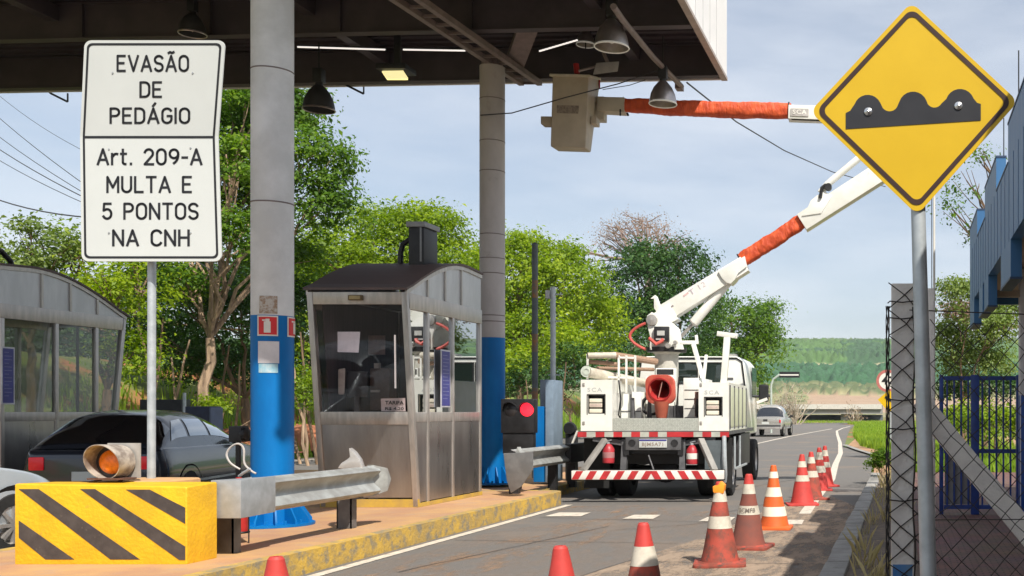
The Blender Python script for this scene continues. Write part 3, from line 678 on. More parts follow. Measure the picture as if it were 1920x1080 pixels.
# big columns
M_COLS = mat('column_shaded', (.52, .48, .47), .6, var=.05, scale=2, col2=(.42, .385, .375), stretch=(1, 1, .4), col3=(.30, .26, .24), s3=3, lo3=.6, hi3=.8)  # stained column white in a darker copy, canopy shade painted in
def column(x, y, zsplit, ztop, r, bands, name='column', mw=None):
    b = MB()
    b.use(0).lathe((x, y, 0), [(r, zsplit), (r, ztop)], 40)
    b.use(1).lathe((x, y, 0), [(r + .001, .2), (r + .001, zsplit)], 40)
    c = b.build(name, [mw or M_COLW, M_BLUE], can)
    for z in bands: s = MB(); s.lathe((x, y, z), [(r + .001, -.008), (r + .005, 0), (r + .001, .008)], 40); s.build('weld_seam', mat('weld', (.20, .17, .16), .7), c)
    f = MB(); f.lathe((x, y, .2), [(.02, .0), (.40, .0), (.40, .025), (.02, .025)], 32)
    for k in range(12):
        a = 2 * math.pi * k / 12 + .1; d = Vector((math.cos(a), math.sin(a), 0)); n = Vector((-d.y, d.x, 0)) * .008
        o = Vector((x, y, .225))
        f.prism([o + d * r - n, o + d * .37 - n, o + d * .37 + Vector((0, 0, .04)) - n, o + d * (r + .03) + Vector((0, 0, .26)) - n, o + d * r + Vector((0, 0, .26)) - n], n * 2)
        a += math.pi / 12; d = Vector((math.cos(a), math.sin(a), 0)); f.lathe(o + d * .33, [(.001, .04), (.018, .04), (.018, 0)], 6)
    f.build('base_plate', M_BLUE, c)
    return c
C1 = (-6.69, 11.3)
column(C1[0], C1[1], 1.4 + (772 - 590) * 11.1 / F, ZB + .3, .2, [3.6, 5.0, 6.2])
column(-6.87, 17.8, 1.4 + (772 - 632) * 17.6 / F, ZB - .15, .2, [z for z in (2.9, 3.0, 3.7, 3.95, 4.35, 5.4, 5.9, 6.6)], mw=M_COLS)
column(-19.5, 11.3, 2.42, ZB + .3, .2, [3.6, 5.0]); column(-19.5, 17.8, 2.62, ZB, .2, [3.6, 5.0])
for x, y in ((-6.87, 17.8),):
    b = MB(); b.box(x - .13, x + .13, y - .13, y + .13, ZB - .16, ZB); b.bar((x + .3, y + .2, ZB - .02), (x + 1.0, y - 1, ZB + .3), .3, .1); b.build('column_head', M_CANL, can)
base(can, (-10, 11, 0))
# wire strap round the second column, hooks at the canopy edge
for (px, py) in [(650, 160), (95, 175)]:
    b = MB(); YH = 19.3 if px > 300 else 19.8; a = P(px, py, YH); c = P(px + 32, py + 16, YH + .2); b.bar(a, c, .03, .03); b.bar(c, c + Vector((0, 0, .16)), .02, .02); b.bar(a, a + Vector((-.1, 0, .12)), .03, .03); o = b.build('bracket', M_BLACK)
    origin_to(o, a); tag(o, 'small black angle bracket under the canopy edge ' + ('near the hanging black lamp' if px > 300 else 'above the left booth'), 'bracket', 'brackets under the canopy edge')
# conduit and its end clamp
b = MB(); b.tube([P(1150, 12, 14.6), P(1168, 38, 15.2), P(1225, 108, 17), P(1278, 162, 18.9)], .045, 8); b.box(*(lambda c: (c.x-.1, c.x+.02, c.y-.1, c.y+.1, c.z-.08, c.z+.02))(P(1278, 160, 18.9)))
o = b.build('conduit_pipe', M_CANL); tag(o, 'dark sloping pipe under the canopy between the two right lamps', 'pipe'); 
# lamps
M_LAMPM = mat('lamp_aluminium', (.46, .42, .40), .33, .85, var=.1); M_LAMPG = mat('lamp_rim', (.75, .75, .70), .4, emit=(1, .95, .85, .08))
def lamp(px, py_bot, wpx, Y, label, dark=False):
    r = wpx / 2 * Y / F; z = 1.4 + (CY - py_bot) * Y / F; x = (px - CX) * Y / F
    t = thing('pendant_lamp', label, 'lamp', 'bell shaped lamps under the canopy')
    h = r * 1.6; pr = [(r, 0), (r * .97, h * .18), (r * .88, h * .45), (r * .66, h * .75), (r * .36, h * .98), (r * .22, h * 1.05)]
    b = MB(); b.lathe((0, 0, 0), pr, 32); b.lathe((0, 0, 0), [(p[0] * .97, p[1] + .004) for p in pr], 32); b.build('lamp_shade', M_DARKM if dark else M_LAMPM, t)
    b = MB(); b.lathe((0, 0, 0), [(r, -.012), (r * 1.04, 0), (r * 1.0, .02), (r * .96, .0), (r, -.012)], 32); b.build('rim', M_LAMPG if not dark else M_LAMPM, t)
    b = MB(); b.lathe((0, 0, h * .3), [(.001, -r * .3), (r * .28, -r * .1), (r * .2, r * .5)], 14); b.build('bulb', mat('bulb_glass', (.75, .73, .68), .2), t)
    b = MB(); b.box(-r * .3, r * .3, -r * .3, r * .3, h * 1.15, h * 1.75); b.lathe((0, 0, 0), [(r * .24, h * 1.02), (r * .24, h * 1.2)], 16); b.build('ballast', M_BLACK, t, bevel=.01)
    b = MB(); b.tube([(0, 0, h * 1.7), (0, 0, ZB + .3 - z)], .012, 6); b.build('rod', M_BLACK, t)
    place(t, (x, Y, z)); return t
lamp(598, 206, 55, 17.9, 'black bell lamp hanging just right of the near white column', True)
lamp(1147, 89, 63, 15.6, 'large silver bell lamp above the bucket, highest of the bright ones')
lamp(1243, 195, 51, 17.6, 'silver bell lamp hanging in front of the red boom sleeve')
lamp(361, 64, 46, 16.4, 'dark bell lamp high above the white toll evasion sign', True)
lamp(1098, 84, 34, 18.2, 'small shaded bell lamp partly behind the large silver one')
# flood light with yellowish lens
t = thing('flood_light', 'flat flood light with a yellowish lit lens under the canopy', 'flood light'); Y = 17.3
b = MB(); c = P(740, 135, Y); b.box(c.x - .24, c.x + .24, c.y - .15, c.y + .25, c.z + .01, c.z + .1); b.bar(c + Vector((0, .1, .1)), (c.x, c.y + .1, ZB + .25), .1, .06); b.build('housing', M_BLACK, t, bevel=.01)
b = MB(); b.add([P(716, 135, Y), P(754, 133, Y), P(765, 150, Y - .25), P(726, 150, Y - .25)], [(0, 1, 2, 3)]); b.prism([P(716, 134.5, Y), P(754, 132.5, Y), P(765, 149.5, Y - .25), P(726, 149.5, Y - .25)], (0, 0, .03)); b.build('lens', mat('flood_lens', (.9, .85, .5), .3, emit=(1, .88, .42, .75)), t)
base(t, c)
# camera housing / loudspeaker next to the bucket
t = thing('camera_housing', 'grey box camera under the canopy beside the bucket top', 'camera'); Y = 17.2
b = MB(); b.hexa([P(1112, 140, Y), P(1158, 134, Y), P(1161, 115, Y), P(1118, 118, Y)], [P(1112, 140, Y+.3), P(1158, 134, Y+.3), P(1161, 115, Y+.3), P(1118, 118, Y+.3)]); b.build('housing', mat('cam_grey', (.33, .31, .31), .5, .2), t, bevel=.008)
b = MB(); b.tube([P(1140, 118, Y + .15), P(1132, 100, Y + .15), P(1134, 60, Y + .15)], .03, 8); b.tube([P(1085, 133, Y), P(1120, 124, Y + .1)], .02, 6); b.build('mount', M_CANL, t); base(t, P(1135, 118, Y))
# fluorescent tubes
for (a, c, Y, lb) in [((558, 88), (722, 93), 18.0, 'thin white fluorescent tube nearest the white column'), ((756, 93), (872, 95), 18.0, 'thin white fluorescent tube right of the flood light arm'), ((1011, 96), (1083, 75), 17.8, 'sloping white fluorescent tube left of the large lamp')]:
    t = thing('tube_light', lb, 'tube light', 'thin tube lights under the canopy'); b = MB(); p = P(*a, Y); q = P(*c, Y); b.tube([p, q], .014, 8); b.build('tube', mat('tube_glow', (.9, .9, .9), .4, emit=(1, .93, .86, .75)), t)
    b = MB(); b.bar(p + Vector((0, .03, .03)), q + Vector((0, .03, .03)), .05, .03); b.build('fitting', M_DARKM, t); base(t, p)

# ================================================================ ITEMS ON THE FIRST COLUMN
def cylpatch(b, px0, px1, py0, py1, extra=.004, n=8, rr=.2, c=C1):
    """patch wrapped on the column, given by photo pixels"""
    mid = math.atan2(-c[1], -c[0]); D = math.hypot(*c)
    def ang(px):
        t = (px - CX) / F; off = (t - c[0] / c[1]) * c[1]      # lateral offset at column depth
        off *= math.cos(math.atan2(-c[0], c[1])); return math.asin(max(-.999, min(.999, off / rr)))
    a0, a1 = ang(px0), ang(px1); vd = Vector((-c[0], -c[1])).normalized(); side = Vector((-vd.y, vd.x))
    yy = c[1] - rr * .85; z0 = 1.4 + (CY - py1) * yy / F; z1 = 1.4 + (CY - py0) * yy / F
    o = len(b.v); R2 = rr + extra
    for i in range(n + 1):
        a = a0 + (a1 - a0) * i / n; d = vd * math.cos(a) + side * math.sin(a)
        for z in (z0, z1): b.v.append(Vector((c[0] + d.x * R2, c[1] + d.y * R2, z)))
    for i in range(n):
        k = o + 2 * i; b.f.append([k, k + 2, k + 3, k + 1]); b.mi.append(b.cur)
M_SR = mat('sign_red', (.60, .015, .02), .45, var=.05); M_SWH = mat('sign_offwhite', (.72, .70, .64), .5, var=.04)
for (x0, x1, lb) in [(484, 521, 'red fire extinguisher sign on the front of the blue banded column'), (538, 552, 'red fire extinguisher sign wrapped round the right side of the column')]:
    t = thing('extinguisher_sign', lb, 'safety sign', 'fire extinguisher signs on the column')
    b = MB(); cylpatch(b, x0, x1, 592, 630, .006); b.build('border', M_SWH, t)
    wd = x1 - x0 if x1 < 530 else 34
    b = MB(); cylpatch(b, x0 + wd * .06, min(x1, x0 + wd * .94), 594.5, 627.5, .008); b.build('panel', M_SR, t)
    b = MB(); cx = x0 + wd * .45; cylpatch(b, cx - 5, cx + 7, 603, 624, .010, 3); cylpatch(b, cx - 2, cx + 5, 598, 603.4, .010, 2); cylpatch(b, cx - 8, cx - 2, 599.5, 602, .010, 2); b.build('extinguisher_symbol', M_SWH, t)
def one(name, b, m, label, cat, group=None, org=None, **k):
    o = b.build(name, m, **k)
    if org: origin_to(o, org)
    return tag(o, label, cat, group)
b = MB(); cylpatch(b, 485, 523, 640, 681, .005); one('paper_notice', b, mat('paper_old', (.62, .60, .62), .7, var=.08), 'pale paper notice pasted on the blue band of the near column', 'notice', 'notices pasted on the column', smooth=0)
b = MB(); cylpatch(b, 486, 521, 682, 699, .005); one('torn_paper', b, mat('paper_torn', (.20, .45, .56), .7, col2=(.45, .55, .58), scale=9), 'torn bluish strip of paper just below the pale notice', 'notice', 'notices pasted on the column', smooth=0)
b = MB(); cylpatch(b, 487, 520, 555, 588, .005); one('old_sticker', b, mat('sticker_rubbed', (.50, .47, .43), .7, col2=(.30, .20, .13), scale=22, lo=.42, hi=.56), 'rubbed off brownish sticker on the white part of the near column', 'sticker', smooth=0)
# wire tied round second column
# ================================================================ EVASAO SIGN
t = thing('toll_evasion_sign', 'white toll evasion sign on a thin grey post behind the yellow block', 'road sign')
def sgn(px, py, off=0.):
    k = [(75, 9.05), (257, 9.10), (491, 9.02)]
    y = np.interp(py, [a for a, _ in k], [c for _, c in k]); return P(px, py, y) + Vector((0, -off, 0))
def splate(inset, r, n=7):
    i = inset; return rpoly([(158.5 + i, 75.5 + i), (422 - i, 78 + i - 2), (415.5 - i, 490 - i), (153 + i, 489 - i)], r, n)
def bow(px, py):   # left and right sides bow at the fold line
    s = max(0, 1 - abs(py - 257) / 175); cx = 286; side = 1 if px > cx else -1
    return px - (5.5 * s if px < cx else 10.5 * s * .9), py
def loop(inset, r):
    pl = splate(inset, r); out = []
    for i in range(len(pl)):
        a, c = pl[i], pl[(i + 1) % len(pl)]; nseg = max(1, int((c - a).length / 20))
        for k in range(nseg): out.append(a.lerp(c, k / nseg))
    return [bow(p.x, p.y) for p in out]
def grid_plate(m, off, name, thick=.0):
    b = MB(); N, Mq = 24, 8
    return b
L0 = loop(0, 13)
def fill_rows(b, inset, off, nrow=30):
    """scanline fill so that the fold stays crisp"""
    rows = []; 
    fr = sorted(set([j / nrow for j in range(nrow + 1)] + [k / 560 for k in range(20)] + [1 - k / 560 for k in range(20)]))
    for j in fr:
        py = 75.5 + inset + (490 - 75.5 - 2 * inset) * j
        lx = np.interp(py, [75, 257, 490], [158.5, 150, 153]) + inset; rx = np.interp(py, [75, 257, 490], [422, 408.5, 415.5]) - inset
        e = min(py - 75.5 - inset, 490 - inset - py); rr = 13 - inset * .6
        if e < rr: d = rr - math.sqrt(max(0, rr * rr - (rr - e) ** 2)); lx += d; rx -= d
        rows.append((lx, rx, py))
    for (a, c) in zip(rows, rows[1:]):
        b.add([sgn(a[0], a[2], off), sgn(a[1], a[2], off), sgn(c[1], c[2], off), sgn(c[0], c[2], off)], [(0, 1, 2, 3)])
    return rows
b = MB(); rows = fill_rows(b, 0, 0, 60)
rim = [(l, p) for l, r_, p in rows] + [(r_, p) for l, r_, p in rows[::-1]]
n = len(rim); b.add([sgn(x, y, 0) for x, y in rim] + [sgn(x, y, -.012) for x, y in rim], [(i, (i+1) % n, n + (i+1) % n, n + i) for i in range(n)])
b2 = MB(); fill_rows(b2, 0, -.012, 60)
o = b.add(b2.v, b2.f).build('plate', M_SIGNW, t, smooth=0)
b = MB(); ro = []; 
def rim_of(inset):
    q = MB(); rows = fill_rows(q, inset, 0, 60); return [(l, p) for l, r_, p in rows] + [(r_, p) for l, r_, p in rows[::-1]]
ra, rb = rim_of(5.5), rim_of(9.5)
# close top and bottom
b.ring([sgn(x, y, .003) for x, y in ra], [sgn(x, y, .003) for x, y in rb], (0, .001, 0))
q = lambda px, py: sgn(px, py, .003)
b.add([q(157, 255), q(403, 255), q(403, 259.5), q(157, 259.5)], [(0, 1, 2, 3)])
b.build('border_line', M_SIGNK, o, smooth=0)
b = MB()
for (s, x0_, x1_, cy, hpx) in [('EVASÃO', 221, 353, 119, 28), ('DE', 264, 303, 168, 27), ('PEDÁGIO', 208, 355, 217, 27), ('Art. 209-A', 184, 378, 294, 28), ('MULTA E', 202, 359, 346, 28), ('5 PONTOS', 194, 371, 396, 28), ('NA CNH', 213, 354, 446, 28)]:
    raw, tot = strokes(s, lambda x, y, T_: (x, y, T_), .155, .26)
    for v in raw.v: v.xyz = sgn(x0_ + v.x / tot * (x1_ - x0_), cy + hpx / 2 - v.y * hpx, .0035)
    b.add(raw.v, raw.f)
b.build('lettering', M_SIGNK, o, recalc=False, smooth=0)
b = MB(); p = P(283.5, 400, 9.16); b.tube([(p.x + .0, 9.16, .1), (p.x + .01, 9.16, P(284, 90, 9.16).z)], .032, 20); b.build('post', M_GALV, t)
b = MB()
for (px, py) in [(212, 137), (362, 137), (205, 280), (358, 278), (205, 437), (358, 437)]: b.lathe(sgn(px, py, 0), [(.008, .0), (.008, -.006), (.001, -.007)], 8, 'y')
b.build('rivet', mat('rivet', (.45, .46, .46), .4, .6), o); base(t, (p.x, 9.16, .2))

# ================================================================ YELLOW BLOCK
t = thing('crash_block', 'yellow concrete block with black diagonal stripes and an amber lamp on top', 'crash block')
YB = 8.4; A = P(26, 905, YB); B_ = P(350, 912, YB)
x0, x1 = A.x, B_.x; z0 = .19; zt = P(0, 909, YB).z; yb = 8.78
b = MB(); b.hexa([(x0, YB, z0), (x1, YB, z0), (x1, YB, zt - .015), (x0, YB, zt + .01)], [(x0 + .03, yb, z0), (x1, yb, z0), (x1, yb, zt), (x0 + .03, yb, zt)])
bl = b.build('block', M_YEL, t, bevel=.02, segs=3)
b = MB(); b.box(x0 + .28, -6.14, yb + .002, yb + .55, .19, zt + .004); b.build('rear_block', mat('rear_block_paint', (.62, .36, .16), .8, col2=(.5, .3, .15), scale=5, bump=.3, bscale=30), t, bevel=.03, segs=3)
b = MB(); h = lambda px, py: P(px, py, YB - .0035)
for poly in [[(35, 917), (72, 917), (262, 1049), (207, 1049)], [(140, 917), (176, 917), (347, 1022), (347, 1050), (331, 1049)][0:4] + [(336, 1049)], [(236, 918), (280, 918), (347, 952), (347, 982)], [(35, 976), (140, 1049), (90, 1049), (62, 1048), (35, 1008)]]:
    pl = poly if poly[0] != (140, 917) else [(150, 917), (178, 917), (347, 1025), (347, 1050), (336, 1050)]
    if poly[0] == (35, 976): pl = [(35, 976), (139, 1049), (85, 1049), (35, 1008)]
    b.prism([h(*q) for q in pl], (0, .0025, 0))
b.build('stripe', mat('stripe_black', (.075, .062, .055), .75, col2=(.05, .04, .036), scale=12, col3=(.16, .13, .10), s3=20, lo3=.6, hi3=.75), bl, smooth=0)
base(t, ((x0 + x1) / 2, YB, .2))
# amber beacon
t = thing('warning_beacon', 'round amber warning lamp with a dirty white hood on the yellow block', 'beacon')
M_HOOD = mat('hood_dirty_white', (.46, .41, .35), .6, col2=(.22, .18, .15), scale=9, lo=.42, hi=.6)
Yk = 8.72; c = P(205, 866, Yk); ax = Vector((.02, -1, .03)).normalized(); 
b = MB(); bp = c + Vector((.03, .12, 0)); b.box(bp.x - .135, bp.x + .135, bp.y, bp.y + .012, bp.z - .14, bp.z + .15); b.build('back_plate', mat('plate_grey', (.42, .40, .37), .6, .3), t)
side = ax.cross(Vector((0, 0, 1))).normalized(); upv = side.cross(ax)
b = MB(); n = 36; Rh = .142
for i in range(n + 1):
    a = 2 * math.pi * i / n; L = .09 + .05 * math.sin(a)     # longer at the top
    for (rr, l) in ((Rh, -.10), (Rh, L), (Rh - .006, L), (Rh - .006, -.08)): b.v.append(c + (side * math.cos(a) + upv * math.sin(a)) * rr + ax * l)
for i in range(n):
    for k in range(3): o = 4 * i + k; b.f.append([o, o + 4, o + 5, o + 1]); b.mi.append(0)
b.build('hood', M_HOOD, t)
b = MB(); Rl = .10
for j in range(6):
    th = j / 5 * math.pi / 2
    for i in range(24): a = 2 * math.pi * i / 24; b.v.append(c + (side * math.cos(a) + upv * math.sin(a)) * Rl * math.cos(th) + ax * (-.03 + .05 * math.sin(th)))
for j in range(5):
    for i in range(24): o = j * 24; b.f.append([o + i, o + (i+1) % 24, o + 24 + (i+1) % 24, o + 24 + i]); b.mi.append(0)
b.build('lens', mat('amber_lens', (.70, .17, .01), .3, var=.2, scale=20, emit=(1, .2, .01, .10)), t)
b = MB(); b.lathe(c + ax * -.04, [(.001, 0), (.137, 0)], 24, 'y'); b.build('reflector', M_DARKM, t)
b = MB(); b.bar(c + Vector((.02, .05, -.24)), c + Vector((.1, .07, -.02)), .03, .02); b.box(c.x - .14, c.x + .16, c.y - .06, c.y + .09, zt + .022, zt + .035); b.tube([c + Vector((-.1, .05, -.15)), c + Vector((-.2, .02, -.17)), c + Vector((-.32, 0, -.18))], .008, 6); b.build('bracket', mat('rusty', (.10, .045, .03), .8), t)
base(t, (c.x, c.y, zt))

# ================================================================ GUARD RAILS
def wrail(b, x, y0, y1, zt, flare=False, n=10):
    prof = [(.0, 0), (.012, -.012), (.07, -.03), (.082, -.05), (.07, -.075), (.015, -.12), (.005, -.155), (.015, -.19), (.07, -.235), (.082, -.26), (.07, -.28), (.012, -.30), (0, -.31)]
    ys = [y0 + (y1 - y0) * i / n for i in range(n + 1)]; o = len(b.v); k = len(prof)
    for i, y in enumerate(ys):
        sag = .012 * math.sin(i * 1.3)
        for (dx, dz) in prof: b.v.append(Vector((x + dx + sag * .4, y, zt + dz)))
    for (dx, dz) in prof: pass
    for i in range(n):
        for j in range(k - 1): a = o + i * k + j; b.f.append([a, a + 1, a + k + 1, a + k]); b.mi.append(b.cur)
    o2 = len(b.v)
    for i, y in enumerate(ys):
        for (dx, dz) in prof: b.v.append(Vector((x + dx - .006, y, zt + dz)))
    for i in range(n):
        for j in range(k - 1): a = o2 + i * k + j; b.f.append([a, a + k, a + k + 1, a + 1]); b.mi.append(b.cur)
t = thing('guard_rail', 'galvanised guard rail running from the yellow block to the near booth', 'guard rail', 'guard rails on the island')
b = MB(); wrail(b, -5.6, 8.95, 11.25, .83); b.build('rail_beam', M_RAIL, t)
b = MB(); b.prism([(-5.6, 11.24, .84), (-5.5, 11.36, .80), (-5.49, 11.42, .68), (-5.5, 11.36, .56), (-5.6, 11.24, .51)], (-.06, 0, 0)); b.build('end_cap', M_RAIL, t)
b = MB(); b.hexa([(-5.72, 8.80, .52), (-5.47, 8.80, .52), (-5.47, 8.80, .835), (-5.72, 8.80, .835)], [(-5.5, 9.32, .525), (-5.49, 9.32, .525), (-5.49, 9.32, .838), (-5.5, 9.32, .838)]); b.build('joint_plate', mat('joint_plate', (.46, .48, .50), .5, .45, col2=(.36, .38, .39), scale=8), t, bevel=.006)
for (px, Y) in ((408, 9.02), (668, 10.95)):
    b = MB(); x = -5.75; 
    b.box(x - .075, x + .075, Y, Y + .012, .2, .78); b.box(x + .063, x + .075, Y, Y + .11, .2, .78); b.box(x - .075, x - .063, Y, Y + .11, .2, .78); b.box(x + .08, x + .15, Y + .01, Y + .1, .5, .8); b.build('post', mat('post_grey', (.16, .155, .15), .6, .3, var=.2), t)
b = MB(); c = P(655, 882, 11.1); pts = [P(633, 878, 11.0), P(640, 868, 11.0), P(650, 862, 11.0), P(656, 857, 11.0), P(654, 840, 11.0), P(664, 848, 11.0), P(674, 862, 11.0), P(681, 882, 11.0)]
b.prism(pts, (-.05, .16, .0)); b.build('bent_end_plate', mat('bent_steel', (.60, .57, .53), .35, .5, var=.12), t, bevel=.006)
base(t, (-5.6, 10, .2))
t = thing('guard_rail', 'darker guard rail beside the red traffic light, behind the booth', 'guard rail', 'guard rails on the island')
b = MB(); wrail(b, -5.6, 15.2, 18.5, .86); b.build('rail_beam', M_RAIL, t)
b = MB(); b.prism([P(944, 850, 15.1), P(1000, 848, 15.1), P(1000, 880, 15.1), P(978, 912, 15.1), P(958, 925, 15.1), P(950, 900, 15.1)], (-.02, .05, 0)); b.build('end_plate', mat('end_plate', (.22, .22, .22), .55, .5, col2=(.16, .16, .16), scale=6), t, bevel=.01)
b = MB(); b.prism([P(966, 850, 15.2), P(970, 838, 15.2), P(975, 850, 15.2)], (.03, .05, 0)); b.build('bent_end_plate', M_RAIL, t)
for Y in (15.6, 17.3, 18.3):
    b = MB(); b.box(-5.78, -5.64, Y, Y + .09, .1, .82); b.build('post', M_BLACK, t)
b = MB(); b.box(-5.6, -5.5, 17.6, 18.55, .55, .87); b.build('dark_rail_box', M_DARKM, t, bevel=.02); base(t, (-5.6, 16.5, .2))  # dark box over the far end of the rail
# extinguisher standing behind the rail
t = thing('fire_extinguisher', 'red fire extinguisher with looped hose standing behind the guard rail', 'fire extinguisher'); Ye = 9.75; c = P(448, 990, Ye); z0 = .2
b = MB(); b.lathe((c.x, Ye, z0), [(.001, .1), (.07, .1), (.075, .12), (.075, .46), (.05, .54), (.025, .57), (.025, .60)], 20); b.build('cylinder', M_RED, t)
b = MB(); b.lathe((c.x, Ye, z0), [(.0755, .44), (.0765, .45), (.0765, .50), (.06, .53)], 20); b.build('yellow_band', mat('band_yellow', (.8, .6, .1), .5), t)
b = MB(); b.tube([(c.x, Ye, z0 + .61), (c.x + .05, Ye - .02, z0 + .64), (c.x + .12, Ye - .03, z0 + .68)], .012, 6); b.bar((c.x, Ye, z0 + .58), (c.x + .13, Ye - .03, z0 + .60), .02, .012); b.build('handle', M_GALV, t)
b = MB(); q = [P(450, 880, Ye), P(432, 868, Ye - .02), P(425, 852, Ye - .02), P(433, 838, Ye - .02), P(447, 832, Ye - .02), P(457, 842, Ye), P(458, 868, Ye), P(470, 882, Ye), P(480, 888, Ye)]; qs = []
for i_ in range(len(q) - 1):
    p0_, p1_, p2_, p3_ = q[max(0, i_ - 1)], q[i_], q[i_ + 1], q[min(len(q) - 1, i_ + 2)]
    for k_ in range(4):
        u = k_ / 4; qs.append(.5 * ((2 * p1_) + (p2_ - p0_) * u + (2 * p0_ - 5 * p1_ + 4 * p2_ - p3_) * u * u + (3 * p1_ - p0_ - 3 * p2_ + p3_) * u ** 3))
qs.append(q[-1]); b.tube(qs, .009, 6); b.build('hose', mat('hose_grey', (.50, .47, .44), .6), t)
b = MB(); b.tube([(c.x + .09, Ye, z0), (c.x + .09, Ye, z0 + .3)], .006, 5); b.tube([(c.x - .09, Ye, z0), (c.x - .09, Ye, z0 + .3)], .006, 5); b.lathe((c.x, Ye, z0 + .09), [(.085, 0), (.09, .01), (.085, .02)], 16); b.build('stand', M_BLACK, t)
base(t, (c.x, Ye, .2))

# ================================================================ TOLL BOOTHS
G_FRONT = glass_mat('booth_front_glass', (.9, .84, .82), .02, .0, .0, fm=.22)
G_SIDE2 = glass_mat('far_booth_glass', (.62, .66, .60), .03, .03, .22, (.16, .17, .16), fm=.8)
G_SIDE = glass_mat('booth_side_glass', (.35, .37, .38), .015, .42, .8, (.02, .024, .022))
M_ROOF = mat('booth_roof', (.115, .078, .07), .62, var=.15, scale=1.2, col2=(.085, .06, .055))
M_PLY = mat('brown_panel', (.30, .095, .045), .6, var=.2, scale=3)
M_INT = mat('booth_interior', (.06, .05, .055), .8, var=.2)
def booth(X0, Y0, dr, label, lane, main):
    """local u: 0 road face .. -1.23; local v: 0 front .. 2.0 rear"""
    W = 1.23; LEN = 2.02
    t = thing('toll_booth', label, 'toll booth', 'toll booths')
    def q(u, v, z): return Vector((X0 - u, Y0 + dr * v, z))          # u measured inwards
    def lean(z): return -.32 * max(0, (z - .2)) / 2.67                # front leans out
    ZT = 2.87; ZS = 1.40; ZW = 2.72
    def top(v): return ZT + .52 * math.sin(max(0, min(1, (v + .32) / 1.75)) * math.pi / 2) - max(0, v - 1.5) * .06
    def slab(b, u0, u1, v0, v1, za, zb, m=0):
        b.use(m); b.hexa([q(u0, v0 + (lean(za) if v0 < .3 else 0), za), q(u1, v0 + (lean(za) if v0 < .3 else 0), za), q(u1, v0 + (lean(zb) if v0 < .3 else 0), zb), q(u0, v0 + (lean(zb) if v0 < .3 else 0), zb)],
                         [q(u0, v1 + (lean(za) if v0 < .3 and v1 < .3 else 0), za), q(u1, v1 + (lean(za) if v0 < .3 and v1 < .3 else 0), za), q(u1, v1 + (lean(zb) if v0 < .3 and v1 < .3 else 0), zb), q(u0, v1 + (lean(zb) if v0 < .3 and v1 < .3 else 0), zb)])
    # frame: corner posts, sills, head, mullions
    b = MB()
    for u in (0, W - .07): slab(b, u, u + .07, 0, .07, .2, ZT)                     # front corner posts
    slab(b, .07, W - .07, .004, .05, ZS - .16, ZS); slab(b, .07, W - .07, .004, .05, ZW, ZT)
    slab(b, .004, .056, .08, LEN - .004, ZS - .13, ZS - .005); slab(b, W - .056, W - .004, .08, LEN - .004, ZS - .13, ZS - .005)
    for u in (0.0, W - .06):
        b.hexa([q(u, lean(ZW) + .05, ZW - .05), q(u + .06, lean(ZW) + .05, ZW - .05), q(u + .06, lean(ZT) + .05, ZT), q(u, lean(ZT) + .05, ZT)], [q(u, LEN, ZW - .05), q(u + .06, LEN, ZW - .05), q(u + .06, LEN, ZT), q(u, LEN, ZT)])
        for v in (.26, 1.02, LEN - .07): b.hexa([q(u, v, .2), q(u + .06, v, .2), q(u + .06, v, ZW - .05), q(u, v, ZW - .05)], [q(u, v + .06, .2), q(u + .06, v + .06, .2), q(u + .06, v + .06, ZW - .05), q(u, v + .06, ZW - .05)])
    slab(b, .07, W - .07, LEN - .05, LEN, ZS, ZT + .45)
    b.build('frame', M_STEELL, t, bevel=.006)
    # lower cladding
    b = MB(); slab(b, .07, W - .07, .02, .045, .32, ZS - .16)
    for u0, u1 in ((.012, .04), (W - .04, W - .012)):
        for v0, v1 in ((.32, 1.02), (1.08, LEN - .07)):
            b.hexa([q(u0, v0, .26), q(u1, v0, .26), q(u1, v0, ZS - .13), q(u0, v0, ZS - .13)], [q(u0, v1, .26), q(u1, v1, .26), q(u1, v1, ZS - .13), q(u0, v1, ZS - .13)])
        b.hexa([q(u0, lean(.26) + .08, .26), q(u1, lean(.26) + .08, .26), q(u1, lean(ZS) + .08, ZS - .13), q(u0, lean(ZS) + .08, ZS - .13)], [q(u0, .26, .26), q(u1, .26, .26), q(u1, .26, ZS - .13), q(u0, .26, ZS - .13)])
    slab(b, .05, W - .05, LEN - .035, LEN - .01, .2, ZS)
    b.build('cladding', M_STEEL, t)
    b = MB(); slab(b, -.006, W + .006, .0, .03, .2, .30); b.hexa([q(-.006, .03, .2), q(.01, .03, .2), q(.01, .03, .25), q(-.006, .03, .25)], [q(-.006, LEN, .2), q(.01, LEN, .2), q(.01, LEN, .25), q(-.006, LEN, .25)]); b.build('plinth', mat('plinth_paint', (.60, .40, .05), .7, col2=(.45, .30, .08), scale=5), t)
    # roof: barrel sheet with overhang, plus side tympana
    n = 14; b = MB(); vs = [-.36 + (LEN + .37) * i / n for i in range(n + 1)]
    for i in range(n):
        a, c = vs[i], vs[i + 1]; za, zc = top(a) + .02, top(c) + .02
        b.hexa([q(-.02, a, za), q(W + .02, a, za), q(W + .02, a, za + .03), q(-.02, a, za + .03)], [q(-.02, c, zc), q(W + .02, c, zc), q(W + .02, c, zc + .03), q(-.02, c, zc + .03)])
    b.build('roof', M_ROOF, t)
